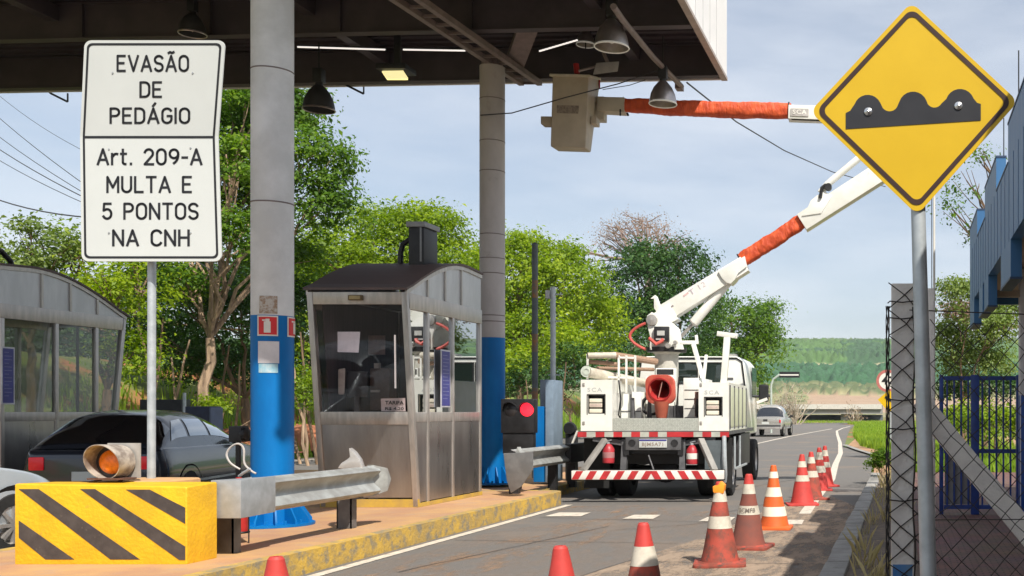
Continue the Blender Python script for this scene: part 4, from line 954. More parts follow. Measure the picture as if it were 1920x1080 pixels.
    for u0, u1 in ((.015, .035), (W - .035, W - .015)):
        b = MB()
        for i in range(n):
            a = max(lean(ZT) + .04, vs[i]); c = min(LEN - .01, vs[i + 1])
            if c > a: b.hexa([q(u0, a, ZT), q(u1, a, ZT), q(u1, a, top(a) + .02), q(u0, a, top(a) + .02)], [q(u0, c, ZT), q(u1, c, ZT), q(u1, c, top(c) + .02), q(u0, c, top(c) + .02)])
        b.build('gable_panel', mat('gable_panel', (.56, .57, .58), .42, .5, col2=(.46, .47, .48), scale=3, stretch=(2, 2, .5)), t)
    for u0 in (-.004, W - .02):
        b = MB()
        for i in range(n):
            a = max(lean(ZT), vs[i]); c = min(LEN, vs[i + 1])
            if c > a: b.hexa([q(u0, a, top(a) - .035), q(u0 + .024, a, top(a) - .035), q(u0 + .024, a, top(a) + .018), q(u0, a, top(a) + .018)], [q(u0, c, top(c) - .035), q(u0 + .024, c, top(c) - .035), q(u0 + .024, c, top(c) + .018), q(u0, c, top(c) + .018)])
        for v in (.26, .78, 1.3): b.hexa([q(u0, v, ZT), q(u0 + .022, v, ZT), q(u0 + .022, v, top(v) - .03), q(u0, v, top(v) - .03)], [q(u0, v + .035, ZT), q(u0 + .022, v + .035, ZT), q(u0 + .022, v + .035, top(v) - .03), q(u0, v + .035, top(v) - .03)])
        b.build('roof_trim', M_STEELL, t)
    # glazing
    b = MB(); b.add([q(.07, .028 + lean(ZS), ZS), q(W - .07, .028 + lean(ZS), ZS), q(W - .07, .028 + lean(ZW), ZW), q(.07, .028 + lean(ZW), ZW)], [(0, 1, 2, 3)]); b.build('front_window', G_FRONT, t, smooth=0)
    for u in (.03, W - .03):
        for k, (v0, v1) in enumerate(((None, .26), (.32, 1.02), (1.08, LEN - .07))):
            b = MB(); z1 = ZW - .05
            if v0 is None: b.add([q(u, lean(ZS) + .08, ZS - .005), q(u, v1, ZS - .005), q(u, v1, z1), q(u, lean(z1) + .08, z1)], [(0, 1, 2, 3)])
            else: b.add([q(u, v0, ZS - .005), q(u, v1, ZS - .005), q(u, v1, z1), q(u, v0, z1)], [(0, 1, 2, 3)])
            b.build('side_window', G_SIDE if main else G_SIDE2, t, smooth=0)
    b = MB(); b.box(min(X0 - .06, X0 - .035), X0 - .035 + .001, *sorted((Y0 + dr * .60, Y0 + dr * .625)), ZS, ZW - .05); b.build('sliding_frame', M_BLACK, t)
    # inside: ceiling, floor, rear board, desk
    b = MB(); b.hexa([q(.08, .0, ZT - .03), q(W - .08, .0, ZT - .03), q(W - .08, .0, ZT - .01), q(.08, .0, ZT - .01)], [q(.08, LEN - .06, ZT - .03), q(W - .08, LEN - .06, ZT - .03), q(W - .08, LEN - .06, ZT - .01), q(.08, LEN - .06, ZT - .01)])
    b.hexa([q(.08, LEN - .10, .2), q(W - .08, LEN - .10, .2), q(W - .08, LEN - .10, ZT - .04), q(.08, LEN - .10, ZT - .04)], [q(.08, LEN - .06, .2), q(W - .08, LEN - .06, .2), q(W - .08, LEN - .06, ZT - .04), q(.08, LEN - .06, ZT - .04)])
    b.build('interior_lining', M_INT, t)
    b = MB(); b.hexa([q(.1, .06, ZS - .12), q(W - .1, .06, ZS - .12), q(W - .1, .06, ZS - .06), q(.1, .06, ZS - .06)], [q(.1, .55, ZS - .12), q(W - .1, .55, ZS - .12), q(W - .1, .55, ZS - .06), q(.1, .55, ZS - .06)]); b.build('desk', M_BLACK, t)
    if main:
        b = MB(); b.hexa([q(W - .075, .10, ZS - .1), q(W - .065, .10, ZS - .1), q(W - .065, -.10, ZT - .05), q(W - .075, -.10, ZT - .05)], [q(W - .075, LEN - .11, ZS - .1), q(W - .065, LEN - .11, ZS - .1), q(W - .065, LEN - .11, ZT - .05), q(W - .075, LEN - .11, ZT - .05)]); b.build('dark_side_sheet', mat('sheet_dark', (.075, .06, .065), .8, var=.2, stretch=(1, 8, .3)), t)  # panel added over the left windows to darken the booth interior
        b = MB(); c = q(.62, lean(2.8) - .012, 2.80); b.box(c.x - .085, c.x + .085, c.y - .03, c.y + .02, c.z - .035, c.z + .03); nl = b.build('marker_light', mat('brown_case', (.12, .08, .03), .5), t, bevel=.008)
        b = MB(); b.box(c.x - .065, c.x + .065, c.y - .034, c.y - .03, c.z - .022, c.z + .018); b.build('lens', mat('dull_lens', (.33, .25, .10), .4), nl)
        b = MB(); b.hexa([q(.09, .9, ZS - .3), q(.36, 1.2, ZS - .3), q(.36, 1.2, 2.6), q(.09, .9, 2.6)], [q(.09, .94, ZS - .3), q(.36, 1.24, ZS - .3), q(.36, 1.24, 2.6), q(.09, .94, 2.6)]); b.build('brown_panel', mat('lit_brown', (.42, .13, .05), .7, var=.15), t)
    b = MB()
    u0, u1 = (X0 - .50, X0 - .29) if main else (X0 - .8, X0 - .40); v0, v1 = sorted((Y0 + dr * .8, Y0 + dr * 1.22)) if main else sorted((Y0 - 1.6, Y0 - 1.98))
    b.box(u0, u1, v0, v1, top(.8) + .03, 3.86); ac = b.build('roof_unit', M_BLACK, t, bevel=.02)
    b = MB(); b.box(u0 - .02, u1 + .02, v0 - .02, v1 + .02, 3.862, 3.93); b.box(u0 + .155, u0 + .18, v0 - .006, v0 - .001, 3.4, 3.86); b.build('cover', mat('unit_grey', (.25, .25, .25), .5, .4), ac, bevel=.01)
    yy = (v0 + v1) / 2; 
    sx = -1 if main else 1; ux = u0 if main else u1
    dp = [(ux - .2, v1 - .05, 3.62), (ux - .2, v1 + .10, 3.70), (ux - .2, v1 + .30, 3.68), (ux - .2, v1 + .46, 3.56), (ux - .2, v1 + .52, 3.38)]
    b = MB(); b.tube([(ux, yy, 3.72), (ux + sx * .09, yy, 3.72), (ux + sx * .17, yy, 3.66), (ux + sx * .2, yy, 3.55), (ux + sx * .2, yy, 3.30)] if main else dp, .035, 10); b.build('duct', M_BLACK, ac)
    base(t, (X0 - W / 2, Y0 + dr * 1.0, .2)); return q
q1 = booth(-6.1, 13.4, 1, 'steel toll booth with curved brown roof on the near island', 'near', True)
q2 = booth(-12.2, 16.42, -1, 'grey toll booth with arched gable cut by the left edge', 'far', False)
# things in and on the booth
def panel(name, pts, m, label, cat, th=.006, group=None):
    b = MB(); b.prism(pts, (0, th, 0)); return one(name, b, m, label, cat, group, pts[0], smooth=0)
Yd = 13.75
t = thing('tariff_sign', 'small white tariff card inside the booth front window', 'sign'); Yt = 13.31
b = MB(); b.prism([P(715, 771, Yt), P(760.5, 771, Yt), P(760, 746, Yt - .02), P(714, 747.5, Yt - .02)], (0, .003, 0)); b.build('card', mat('card_white', (.62, .58, .60), .6), t, smooth=0)
b = MB()
for (s, cx, cy, wp, hp) in [('TARIFA', 739.5, 755, 35, 7), ('R$ 4,20', 739.5, 766.5, 35, 6.5)]:
    raw = textmb(s, 1, lambda x, y: (x, y, 0), spacing=1.0, offset=.03); xs_ = [v.x for v in raw.v]; ys_ = [v.y for v in raw.v]
    for v in raw.v: v.xyz = P(cx + ((v.x - min(xs_)) / (max(xs_) - min(xs_)) - .5) * wp, cy - ((v.y - min(ys_)) / (max(ys_) - min(ys_)) - .5) * hp, Yt - .024)
    b.add(raw.v, raw.f)
b.build('lettering', M_SIGNK, t, recalc=False, smooth=0); base(t, P(738, 771, Yt))
t = thing('monitor', 'black monitor seen from behind on the booth desk', 'monitor'); b = MB(); b.box(*(P(650, 0, 13.55).x, P(689, 0, 13.55).x), 13.55, 13.59, P(0, 745, 13.55).z, P(0, 696, 13.55).z); b.build('screen', M_BLACK, t, bevel=.008)
b = MB(); b.box(P(664, 0, 13.55).x, P(674, 0, 13.55).x, 13.55, 13.58, 1.345, 1.6); b.build('stand', M_DARKM, t); base(t, P(670, 772, 13.55))
panel('wall_notice', [P(633, 660, 13.66), P(672, 661, 13.66), P(675, 622, 13.66), P(633, 622, 13.66)], mat('notice_glow', (.62, .60, .66), .6, emit=(.62, .6, .66, .22)), 'white board hanging at the back of the near booth', 'notice board')  # board given a faint glow so it shows in the dark booth
panel('wall_calendar', [P(690, 665, 14.3), P(722, 665, 14.3), P(722, 629, 14.3), P(690, 629, 14.3)], mat('calendar_tan', (.30, .22, .19), .6, col2=(.2, .15, .14), scale=8), 'tan sheet with faint drawing beside the white board in the booth', 'calendar')
b = MB(); b.tube([P(740.5, 628, 13.5), P(741.5, 728, 13.5)], .011, 8); one('interior_tube_light', b, mat('inner_tube', (.9, .88, .85), .4, emit=(1, .95, .9, .35)), 'upright white tube just inside the booth window', 'tube light', None, P(741, 728, 13.5))
b = MB(); b.hexa([P(634, 740, 13.5), P(646, 740, 13.5), P(648, 690, 13.5), P(634, 692, 13.5)], [P(634, 740, 13.58), P(646, 740, 13.58), P(648, 690, 13.58), P(634, 692, 13.58)]); one('paper_roll_stand', b, mat('pale_cloth', (.48, .45, .42), .7, var=.2), 'pale folded cloth left of the monitor in the booth', 'cloth', None, P(640, 740, 13.5), bevel=.02)
t = thing('shelf', 'low shelf with small papers at the back of the booth', 'shelf'); b = MB()
b.box(P(694, 0, 14.25).x, P(730, 0, 14.25).x, 14.25, 14.45, 1.42, 1.98); b.build('cabinet', mat('shelf_brown', (.17, .12, .10), .7, var=.2), t)
b = MB(); b.box(P(697, 0, 14.25).x, P(713, 0, 14.25).x, 14.22, 14.247, 1.66, 1.69); b.box(P(699, 0, 14.25).x, P(708, 0, 14.25).x, 14.28, 14.34, 1.981, 2.05); b.build('papers', M_REFW, t); base(t, P(712, 772, 14.25))
for (X0, ya, yb_, z0, z1, lb) in [(-6.093, 14.02, 14.30, 1.46, 2.22, 'narrow blue tariff board on the near booth side'), (-12.193, 14.40, 14.61, 1.50, 2.28, 'narrow blue tariff board on the arched booth at the left edge')]:
    t = thing('tariff_board', lb, 'tariff board', 'blue tariff boards on the booths')
    b = MB(); b.box(X0, X0 + .012, ya, yb_, z0, z1); b.build('frame', mat('board_frame', (.55, .55, .60), .5, .3), t)
    b = MB(); b.box(X0 + .012, X0 + .015, ya + .02, yb_ - .02, z0 + .02, z1 - .02); b.build('panel', mat('board_blue', (.05, .055, .25), .5, var=.15), t)
    b = MB()
    for k in range(13): z = z1 - .07 - k * (z1 - z0 - .14) / 13; b.box(X0 + .015, X0 + .017, ya + .04, yb_ - (.05 if k % 3 else .1), z - .008, z)
    b.build('text_lines', mat('board_text', (.20, .22, .42), .6), t, smooth=0); base(t, (X0, (ya + yb_) / 2, z0))

# ================================================================ TRAFFIC LIGHT, POLES, CABINETS
t = thing('traffic_light', 'black lane signal showing a round red light beside the second column', 'traffic light'); Yl = 16.5
b = MB(); a = P(939, 812, Yl); c = P(1001, 748, Yl); b.box(a.x, c.x, Yl, Yl + .18, a.z, c.z); b.box(a.x + .02, c.x - .02, Yl + .02, Yl + .16, a.z - .32, a.z); b.build('housing', M_BLACK, t, bevel=.012)
for i, px in enumerate((957, 988)):
    cc = P(px, 768, Yl); b = MB()
    b.lathe((cc.x, cc.y - .004, cc.z), [(.001, -.02), (.06, -.014), (.10, 0), (.105, .003)], 24, 'y')
    b.build('signal_lens', mat('red_lit', (.9, .02, .03), .3, emit=(1, .02, .04, 1.6)) if i else mat('lens_off', (.03, .028, .03), .3), t)
b = MB()
for px in (957, 988):
    cc = P(px, 768, Yl); 
    for k in range(13):
        a0 = math.pi * k / 13; a1 = math.pi * (k + 1) / 13
        p = [Vector((cc.x + .112 * math.cos(a), cc.y - y, cc.z + .112 * math.sin(a))) for a, y in ((a0, 0), (a1, 0), (a1, .09 * math.sin(a1) + .01), (a0, .09 * math.sin(a0) + .01))]
        b.add(p, [(0, 1, 2, 3)])
b.build('visor', M_BLACK, t)
b = MB(); b.box(a.x + .2, a.x + .28, Yl + .05, Yl + .13, .2, a.z - .3); b.build('post', M_BLACK, t); base(t, (a.x + .24, Yl + .1, .2))
t = thing('equipment_cabinet', 'blue sided cabinet behind the red signal', 'cabinet'); b = MB(); a = P(1000, 838, 18.2); c = P(1024, 762, 18.2); b.box(a.x, c.x, 18.2, 18.6, .2, c.z); b.build('body', M_BLUE, t, bevel=.01)
b = MB(); b.box(c.x + .003, c.x + .14, 18.15, 18.65, .2, c.z + .45); b.build('side_panel', mat('cab_grey', (.25, .33, .42), .5, .3, var=.1), t, bevel=.01)
b = MB(); b.box(a.x - .02, a.x + .0, 18.1, 18.19, P(0, 820, 18.2).z, c.z + .1); b.build('edge_strip', M_SWH, t); base(t, (a.x, 18.4, .2))
t = thing('banded_pole', 'slim dark pole with faded orange bands behind the signal', 'pole'); x = P(1003, 600, 20).x; zt_ = P(0, 458, 20).z
b = MB(); zz = .16; segs = 13
for i in range(segs):
    z0_ = .16 + (zt_ - .16) * i / segs; z1_ = .16 + (zt_ - .16) * (i + 1) / segs; b.use(1 if i % 3 == 1 and i < 12 else 0).lathe((x, 20, 0), [(.055, z0_), (.055, z1_)], 14)
b.build('pole_shaft', [mat('slate_pole', (.10, .12, .13), .6, var=.2), mat('band_orange', (.32, .14, .04), .6, col2=(.14, .12, .10), scale=12)], t)
b = MB(); b.lathe((x, 20, zt_), [(.055, 0), (.03, .03), (.001, .035)], 12); b.build('cap', M_BLACK, t); base(t, (x, 20, .16))
t = thing('camera_pole', 'light galvanised pole with small arms beside the dark banded pole', 'pole'); x = P(1037, 600, 19).x; zt_ = P(0, 538, 19).z
b = MB(); b.lathe((x, 19, 0), [(.045, .16), (.045, zt_)], 16, cap=True); b.lathe((x, 19, 0), [(.12, .16), (.12, .19), (.05, .3)], 12); b.build('pole_shaft', M_GALV, t)
b = MB()
for (py, d) in ((552, .17), (602, .15), (703, .12)): z = P(0, py, 19).z; b.bar((x - .08, 19, z), (x + d, 19, z), .025, .02)
b.build('arm', M_GALV, t)
b = MB(); z = P(0, 550, 19).z; b.box(x - .12, x - .05, 18.95, 19.05, z - .09, z + .05); b.build('small_camera', mat('cam_grey2', (.55, .56, .58), .5), t)
b = MB(); z = P(0, 770, 19).z; b.box(x - .2, x - .06, 18.9, 19.1, z - .9, z + .55); b.build('control_box', mat('ctl_grey', (.32, .37, .42), .5, .3), t, bevel=.01)
b = MB(); b.lathe((x, 19, 0), [(.047, .2), (.047, .75)], 16); b.build('painted_foot', mat('foot_yellow', (.65, .42, .06), .6), t); base(t, (x, 19, .16))
t = thing('barrier_gate', 'black barrier gate post with its white arm folded up', 'barrier gate'); b = MB(); c = P(1072, 800, 19.2); b.tube([(c.x, 19.2, .16), (c.x, 19.2, 1.0), (c.x + .02, 19.2, 1.16)], [.11, .11, .06], 14); b.lathe((c.x, 19.1, 1.1), [(.001, -.05), (.1, -.05), (.12, 0), (.1, .06), (.001, .06)], 16, 'y'); b.build('housing', M_BLACK, t)
b = MB(); b.bar(P(1072, 835, 19), P(1083, 808, 19), .05, .03); b.build('arm', M_SWH, t); base(t, (c.x, 19.2, .16))
t = thing('mirror_box', 'black box on a short stem between the dark car and the blue column', 'mirror box'); b = MB(); a = P(428, 829, 12.6); q_ = P(452, 799, 12.6); b.box(a.x, q_.x, 12.6, 12.75, a.z, q_.z); b.lathe(((q_.x), 12.67, (a.z + q_.z) / 2), [(.001, -.03), (.075, -.03), (.08, .03), (.001, .04)], 16, 'x'); b.build('housing', M_BLACK, t, bevel=.012)  # stands in for a car's side mirror, on an added stem
b = MB(); b.tube([((a.x + q_.x) / 2, 12.67, 0), ((a.x + q_.x) / 2, 12.67, a.z)], .03, 8); b.build('stem', M_BLACK, t); base(t, ((a.x + q_.x) / 2, 12.67, 0))
t = thing('low_barrier', 'dark low lane barrier behind the black mirror box', 'barrier'); b = MB(); a = P(402, 880, 17.5); q_ = P(478, 838, 17.5); b.prism([(a.x, 17.5, 0), (a.x, 17.9, 0), (a.x, 17.78, .5), (a.x, 17.76, q_.z), (a.x, 17.64, q_.z), (a.x, 17.62, .5)], (q_.x - a.x, 0, 0)); b.build('body', mat('barrier_dark', (.07, .075, .08), .7, var=.3), t, bevel=.02); base(t, (a.x, 17.7, 0))
# equipment cabinets in the far lanes
t = thing('lane_cabinet', 'dark blue lane cabinet behind the dark car roof', 'cabinet'); b = MB(); a = P(347, 830, 22); c = P(392, 762, 22); b.box(a.x, c.x, 22, 22.4, .0, c.z); b.build('body', mat('cab_navy', (.03, .04, .08), .6, var=.2), t, bevel=.01)
b = MB(); b.box(c.x + .002, c.x + .03, 22, 22.4, 0, c.z - .02); b.build('side_panel', mat('cab_slate', (.10, .13, .20), .6), t); base(t, (a.x, 22.2, 0))
t = thing('dark_barrier_box', 'long dark box beyond the lanes behind the car roof', 'barrier'); b = MB(); a = P(262, 830, 24); c = P(340, 749, 24); b.box(a.x, c.x, 24, 24.3, 0, c.z); b.build('body', M_BLACK, t, bevel=.01); b = MB(); b.tube([(c.x + .07, 24, 0), (c.x + .07, 24, c.z + .15)], .035, 8); b.build('post', M_GALV, t); base(t, (a.x, 24.2, 0))
# ================================================================ RIGHT SIDE: DIAMOND SIGN
t = thing('bumps_warning_sign', 'yellow diamond sign with three black road bumps on a grey post', 'road sign'); YS = 4.5
def dpt(px, py, off=0): return P(px, py, YS) + Vector((0, -off, 0))
cor = [(1709, 4), (1909, 190), (1720, 403), (1519, 209)]
cen = Vector((1714.5, 201.5))
def dia(k, r): return rpoly([tuple(cen + (Vector(c) - cen) * k) for c in cor], r, 8)
o0 = dia(1.0, 17); b = MB(); b.prism([dpt(p.x, p.y, 0) for p in o0], (0, .004, 0)); pl = b.build('plate', mat('sign_yellow', (.66, .42, .003), .42, var=.03, scale=3, col2=(.62, .39, .003), col3=(.42, .27, .02), s3=6, lo3=.68, hi3=.85), t, smooth=0)
b = MB(); b.ring([dpt(p.x, p.y, .0025) for p in dia(.945, 17)], [dpt(p.x, p.y, .0025) for p in dia(.885, 13)], (0, .0015, 0)); b.build('border_line', mat('border_dark', (.035, .012, .008), .5, var=.1), pl, smooth=0)
sh = [(1586, 242), (1586, 212), (1592, 211)]
def arc(cx, cy, r, a0, a1, n): return [(cx + r * math.cos(R(a0 + (a1 - a0) * i / n)), cy - r * math.sin(R(a0 + (a1 - a0) * i / n))) for i in range(n + 1)]
sh = [(1586, 242), (1586, 212), (1594, 208)] + arc(1627, 204, 26, 160, 25, 9) + arc(1668, 193, 16, 215, 330, 7) + arc(1712, 199, 27, 162, 22, 9) + arc(1752, 187, 15, 212, 330, 7) + arc(1800, 194, 27, 162, 20, 9) + [(1832, 193), (1839, 195), (1839, 226)]
b = MB(); b.prism([dpt(x, y, .0025) for x, y in sh], (0, .0015, 0)); b.build('bump_symbol', mat('symbol_dark', (.018, .018, .022), .45, var=.1), pl, smooth=0)
b = MB()
for p in ((1628, 210), (1797, 199)): b.lathe(dpt(*p, .003), [(.017, .0), (.017, -.004), (.012, -.007), (.001, -.012)], 14, 'y')
b.build('bolt', mat('bolt', (.7, .7, .7), .25, .9), pl)
b = MB(); p = dpt(1722, 385); b.tube([(dpt(1742, 1080).x + .02, YS + .045, -.02), dpt(1741, 1080) + Vector((0, .045, 0)), dpt(1722, 395) + Vector((0, .04, 0)), dpt(1713, 60) + Vector((0, .04, 0))], [.037, .036, .031, .031], 28); b.build('post', M_GALV, t)
b = MB(); b.box(*(dpt(1600, 0).x, dpt(1830, 0).x), YS + .006, YS + .018, dpt(0, 216).z, dpt(0, 200).z); b.build('rear_brace', M_GALV, t)
base(t, (.1, YS, .12))

# ================================================================ WIRE FENCE
t = thing('wire_fence', 'diamond wire fence on a concrete end post with sloping concrete brace', 'fence'); YP = 5.0
M_POST = mat('fence_concrete', (.80, .76, .70), .85, var=.15, scale=6, bump=.3, bscale=50, col2=(.66, .62, .58), col3=(.17, .16, .15), s3=10, lo3=.6, hi3=.75)
xa, xb = P(1671, 0, YP).x, P(1714, 0, YP).x; ztp = P(0, 531, YP).z
b = MB(); b.use(0).box(xa, xb, YP, YP + .11, .27, ztp); b.use(1).box(xa - .001, xb + .001, YP - .001, YP + .112, .0, P(0, 1055, YP).z); b.build('post', [M_POST, mat('post_blue', (.03, .16, .42), .7, col2=(.10, .2, .33), scale=9)], t, bevel=.008)
b = MB(); p = P(1738, 540, 6.1); b.box(p.x, p.x + .045, 6.1, 6.2, .1, p.z); b.build('post', M_POST, t, bevel=.008)
b = MB(); b.bar(P(1722, 752, 5.2), P(2205, 1340, 5.2), .1, .105); b.build('brace', M_POST, t, bevel=.008)
M_WIRE = mat('fence_wire', (.045, .038, .034), .7, .3, var=.3)
b = MB(); y = 4.93; rnd = random.Random(2); cw, ch = .098, .105; x0, x1 = .125, 1.75; z0_, z1_ = .15, 1.86
nx_ = int((x1 - x0) / cw * 2); nz_ = int((z1_ - z0_) / ch * 2)
def nd(i, j): rr = random.Random(i * 131 + j); return Vector((x0 + i * cw / 2 + rr.uniform(-.006, .006), y + rr.uniform(-.008, .008) + .02 * math.sin(i * .4), z0_ + j * ch / 2 + rr.uniform(-.006, .006) - .02 * math.sin(i * .35)))
for k in range(-nz_ // 2 * 2, nx_ + 1, 2):
    for sgn_ in (1, -1):
        pts = []
        for j in range(0, nz_ + 1):
            i = k + j if sgn_ == 1 else k + nz_ // 2 * 2 - j
            if 0 <= i <= nx_: pts.append(nd(i, j))
        if len(pts) > 1: b.tube(pts, .0025, 4, cap=False)
b.tube([(x0 - .1, y, z1_ + .01), (.6, y + .01, z1_ - .01), (x1, y, z1_)], .0028, 5); b.tube([(x0, y, .9), (x1, y, .91)], .0025, 5)
b.build('wire_mesh', M_WIRE, t, recalc=False)
# mesh end wound round the post
b = MB(); lx = xa - .012
for s in range(6):
    pts = [Vector((lx + .008 * math.sin(i * .9 + s * 1.7) - .004, y + .02 + .012 * math.cos(i * 1.1 + s), .15 + i * .06)) for i in range(int(1.76 / .06) + 1)]
    b.tube(pts, .0028, 4, cap=False)
for i in range(15):
    z = .22 + i * .118 + rnd.uniform(-.01, .01); x2 = xb + .012
    b.tube([(lx, y + .03, z), ((xa + xb) / 2 + rnd.uniform(-.02, .02), YP - .012, z + .055 + rnd.uniform(-.01, .01)), (x2, YP - .008, z + .12), (x2 + .03, y, z + .15)], .0034, 4, cap=False)
    b.tube([(lx, y + .03, z + .12), ((xa + xb) / 2 + rnd.uniform(-.02, .02), YP - .012, z + .06), (x2, YP - .008, z), (x2 + .03, y, z - .03)], .0034, 4, cap=False)
for z in (P(0, 566, YP).z, P(0, 597, YP).z, 1.32, P(0, 750, YP).z, P(0, 938, YP).z):
    b.tube([(lx - .004, YP + .05, z), (xa - .006, YP - .01, z + .002), ((xa + xb) / 2, YP - .015, z - .004), (xb + .008, YP - .01, z + .004), (xb + .05, YP + .02, z)], .0032, 5)
pts = [Vector((xb + .0 + .006 * math.sin(i * .8), YP - .014, .15 + i * .06)) for i in range(int(1.76 / .06) + 1)]; b.tube(pts, .0045, 5)
b.build('wound_wire', M_WIRE, t, recalc=False); base(t, (0, YP, .12))
# thin white mast behind
t = thing('thin_mast', 'thin white mast rising behind the sign post', 'mast'); x = P(1751.5, 500, 9).x
b = MB(); b.lathe((x, 9, 0), [(.010, .15), (.010, P(0, 365, 9).z)], 8, cap=True); b.build('tube', M_SWH, t)
b = MB(); b.tube([(x - .02, 9, .15), (x - .02, 9, P(0, 350, 9).z)], .0035, 5); b.build('cable', M_BLACK, t); base(t, (x, 9, .15))

# ================================================================ BLUE GATE
t = thing('blue_gate', 'dark blue bar gate on the brick pavement behind the wire fence', 'gate'); YG = 13.0
M_GB = mat('gate_blue', (.012, .04, .20), .45, var=.2, scale=6)
zg = P(0, 703, YG).z; zb_ = .2
for px, w_ in ((1765, .05), (1828, .10), (1912, .09)):
    b = MB(); x = P(px, 0, YG).x; b.box(x - w_ / 2, x + w_ / 2, YG - w_ / 2, YG + w_ / 2, .15, zg + .0); b.build('gate_post', M_GB, t, bevel=.006)
xl, xr = P(1765, 0, YG).x + .03, P(1912, 0, YG).x - .05
for z in (zg - .04, .92, .24): b = MB(); b.box(xl, xr, YG - .02, YG + .02, z - .025, z + .025); b.build('cross_bar', M_GB, t)
for k in range(10):
    x = xl + .04 + k * (xr - xl - .06) / 9.5
    if abs(x - P(1828, 0, YG).x) < .07: continue
    b = MB(); b.box(x - .011, x + .011, YG - .011, YG + .011, .25, zg - .065); b.build('bar', M_GB, t)
b = MB(); b.box(xl + .01, P(1828, 0, YG).x - .055, YG + .025, YG + .03, .27, .9); b.build('lower_panel', mat('gate_panel', (.22, .21, .21), .6, .3, var=.1), t); base(t, (1.0, YG, .15))

# ================================================================ BLUE BUILDING
t = thing('plaza_building', 'blue building with battlement shaped fascia at the right edge', 'building')
M_FB = mat('fascia_blue', (.035, .14, .31), .45, var=.08, scale=2, stretch=(1, 6, .3), col2=(.030, .12, .27))
c_ = .94; th = .10; zt_, zc, zn, zb2 = 3.99, 3.64, 2.92, 2.59
mer = [(-4.5, -3.2), (-1.7, -.2), (1.2, 2.9), (4.2, 6.0), (7.6, 9.64), (10.87, 12.4), (13.7, 15.2)]
low = [(-4.6, -3.1), (-1.8, -.1), (1.1, 3.0), (4.1, 6.1), (7.0, 7.9), (9.4, 10.35), (11.9, 12.5), (12.75, 13.35), (14.3, 15.2)]
b = MB(); b.box(c_, c_ + th, -4.6, 15.2, zn, zc)
for a, q_ in mer: b.box(c_ + .0, c_ + th, a, q_, zc, zt_)
for a, q_ in low: b.box(c_, c_ + th, a, q_, zb2, zn)
b.box(c_ + th, 6, 15.1, 15.2, zn, zt_)
b.build('fascia', M_FB, t, bevel=0)
M_FL = mat('flashing', (.02, .045, .10), .5)
def flash(*k): b = MB(); b.box(c_ - .006, c_ + th + .006, *k); b.build('edge_flashing', M_FL, t)
for a, q_ in mer: flash(a - .006, q_ + .006, zt_, zt_ + .02)
for (a, q_), (a2, q2_) in zip(mer, mer[1:]): flash(q_ + .008, a2 - .008, zc + .001, zc + .02)
for a, q_ in low: flash(a - .006, q_ + .006, zb2 - .02, zb2)
b = MB()
for i in range(50): y = -4.5 + i * .39; b.box(c_ - .003, c_ - .0005, y, y + .012, zn, zc)
b.build('panel_joint', mat('fjoint', (.028, .105, .235), .6), t)
b = MB(); b.box(c_ + th + .002, 7, -4.5, 15.09, 3.05, 3.2); b.build('roof', mat('soffit', (.36, .27, .22), .7, var=.1), t)
b = MB(); b.box(2.6, 2.8, -4, 9, .15, 3.04); b.box(2.6, 7, 9, 9.2, .15, 3.04); b.build('wall', mat('wall_cream', (.50, .42, .34), .8, var=.06), t)
for (x, y) in ((1.33, 12.2), (2.1, 6.5)):
    b = MB(); b.use(0).box(x, x + .2, y, y + .2, 1.6, 3.04); b.use(1).box(x - .002, x + .202, y - .002, y + .202, .15, 1.6); b.build('pillar', [mat('pillar_white', (.55, .55, .58), .6, var=.05), M_NAVY], t, bevel=.01)
b = MB(); b.box(1.0, 1.53, 12.25, 12.33, 2.72, 2.80); b.box(1.0, 1.06, 12.25, 12.33, 2.80, 3.04); b.build('bracket_frame', mat('bracket_beige', (.45, .36, .28), .6), t)
for (x, y, z) in ((1.0, 9.3, 4.55), (1.02, 10.9, 4.4)):
    b = MB(); b.tube([(x, y, 3.6), (x, y, z)], .006, 5); b.build('antenna', M_BLACK, t)
base(t, (2, 6, .15))

# ================================================================ FAR THINGS
t = thing('overpass', 'low grey concrete overpass crossing beyond the road end', 'bridge'); M_OV = mat('bridge_concrete', (.30, .30, .285), .85, col2=(.20, .20, .20), scale=.6, stretch=(.3, 1, 3))
b = MB(); b.box(-46, -3.5, 168, 176, P(0, 776, 170).z, P(0, 762, 170).z + .2); b.build('deck', M_OV, t)
b = MB(); b.box(-46, -3.5, 167.6, 167.98, P(0, 767, 168).z, P(0, 762, 168).z + .35); b.build('parapet', mat('parapet_pale', (.55, .53, .48), .8, var=.08), t)
for x in (-40, -30, -20, -10): b = MB(); b.box(x, x + 1.2, 169, 175, -3, P(0, 776, 170).z - .01); b.build('pier', M_OV, t)
b = MB(); b.box(-46, -3.5, 176.2, 177, -3, P(0, 778, 170).z); b.build('underpass_shade', mat('shade_wall', (.14, .16, .18), .9, var=.2, scale=.4), t)  # dark sheet coloured as the shade beneath the deck
base(t, (-25, 172, -2))
pts = [(RNG.uniform(-30, 8), RNG.uniform(128, 160), -.55) for _ in range(14000)]
stuff_grass('far_grass', 'green grass strip in front of the overpass', pts, .65, .12, L_GRASS)
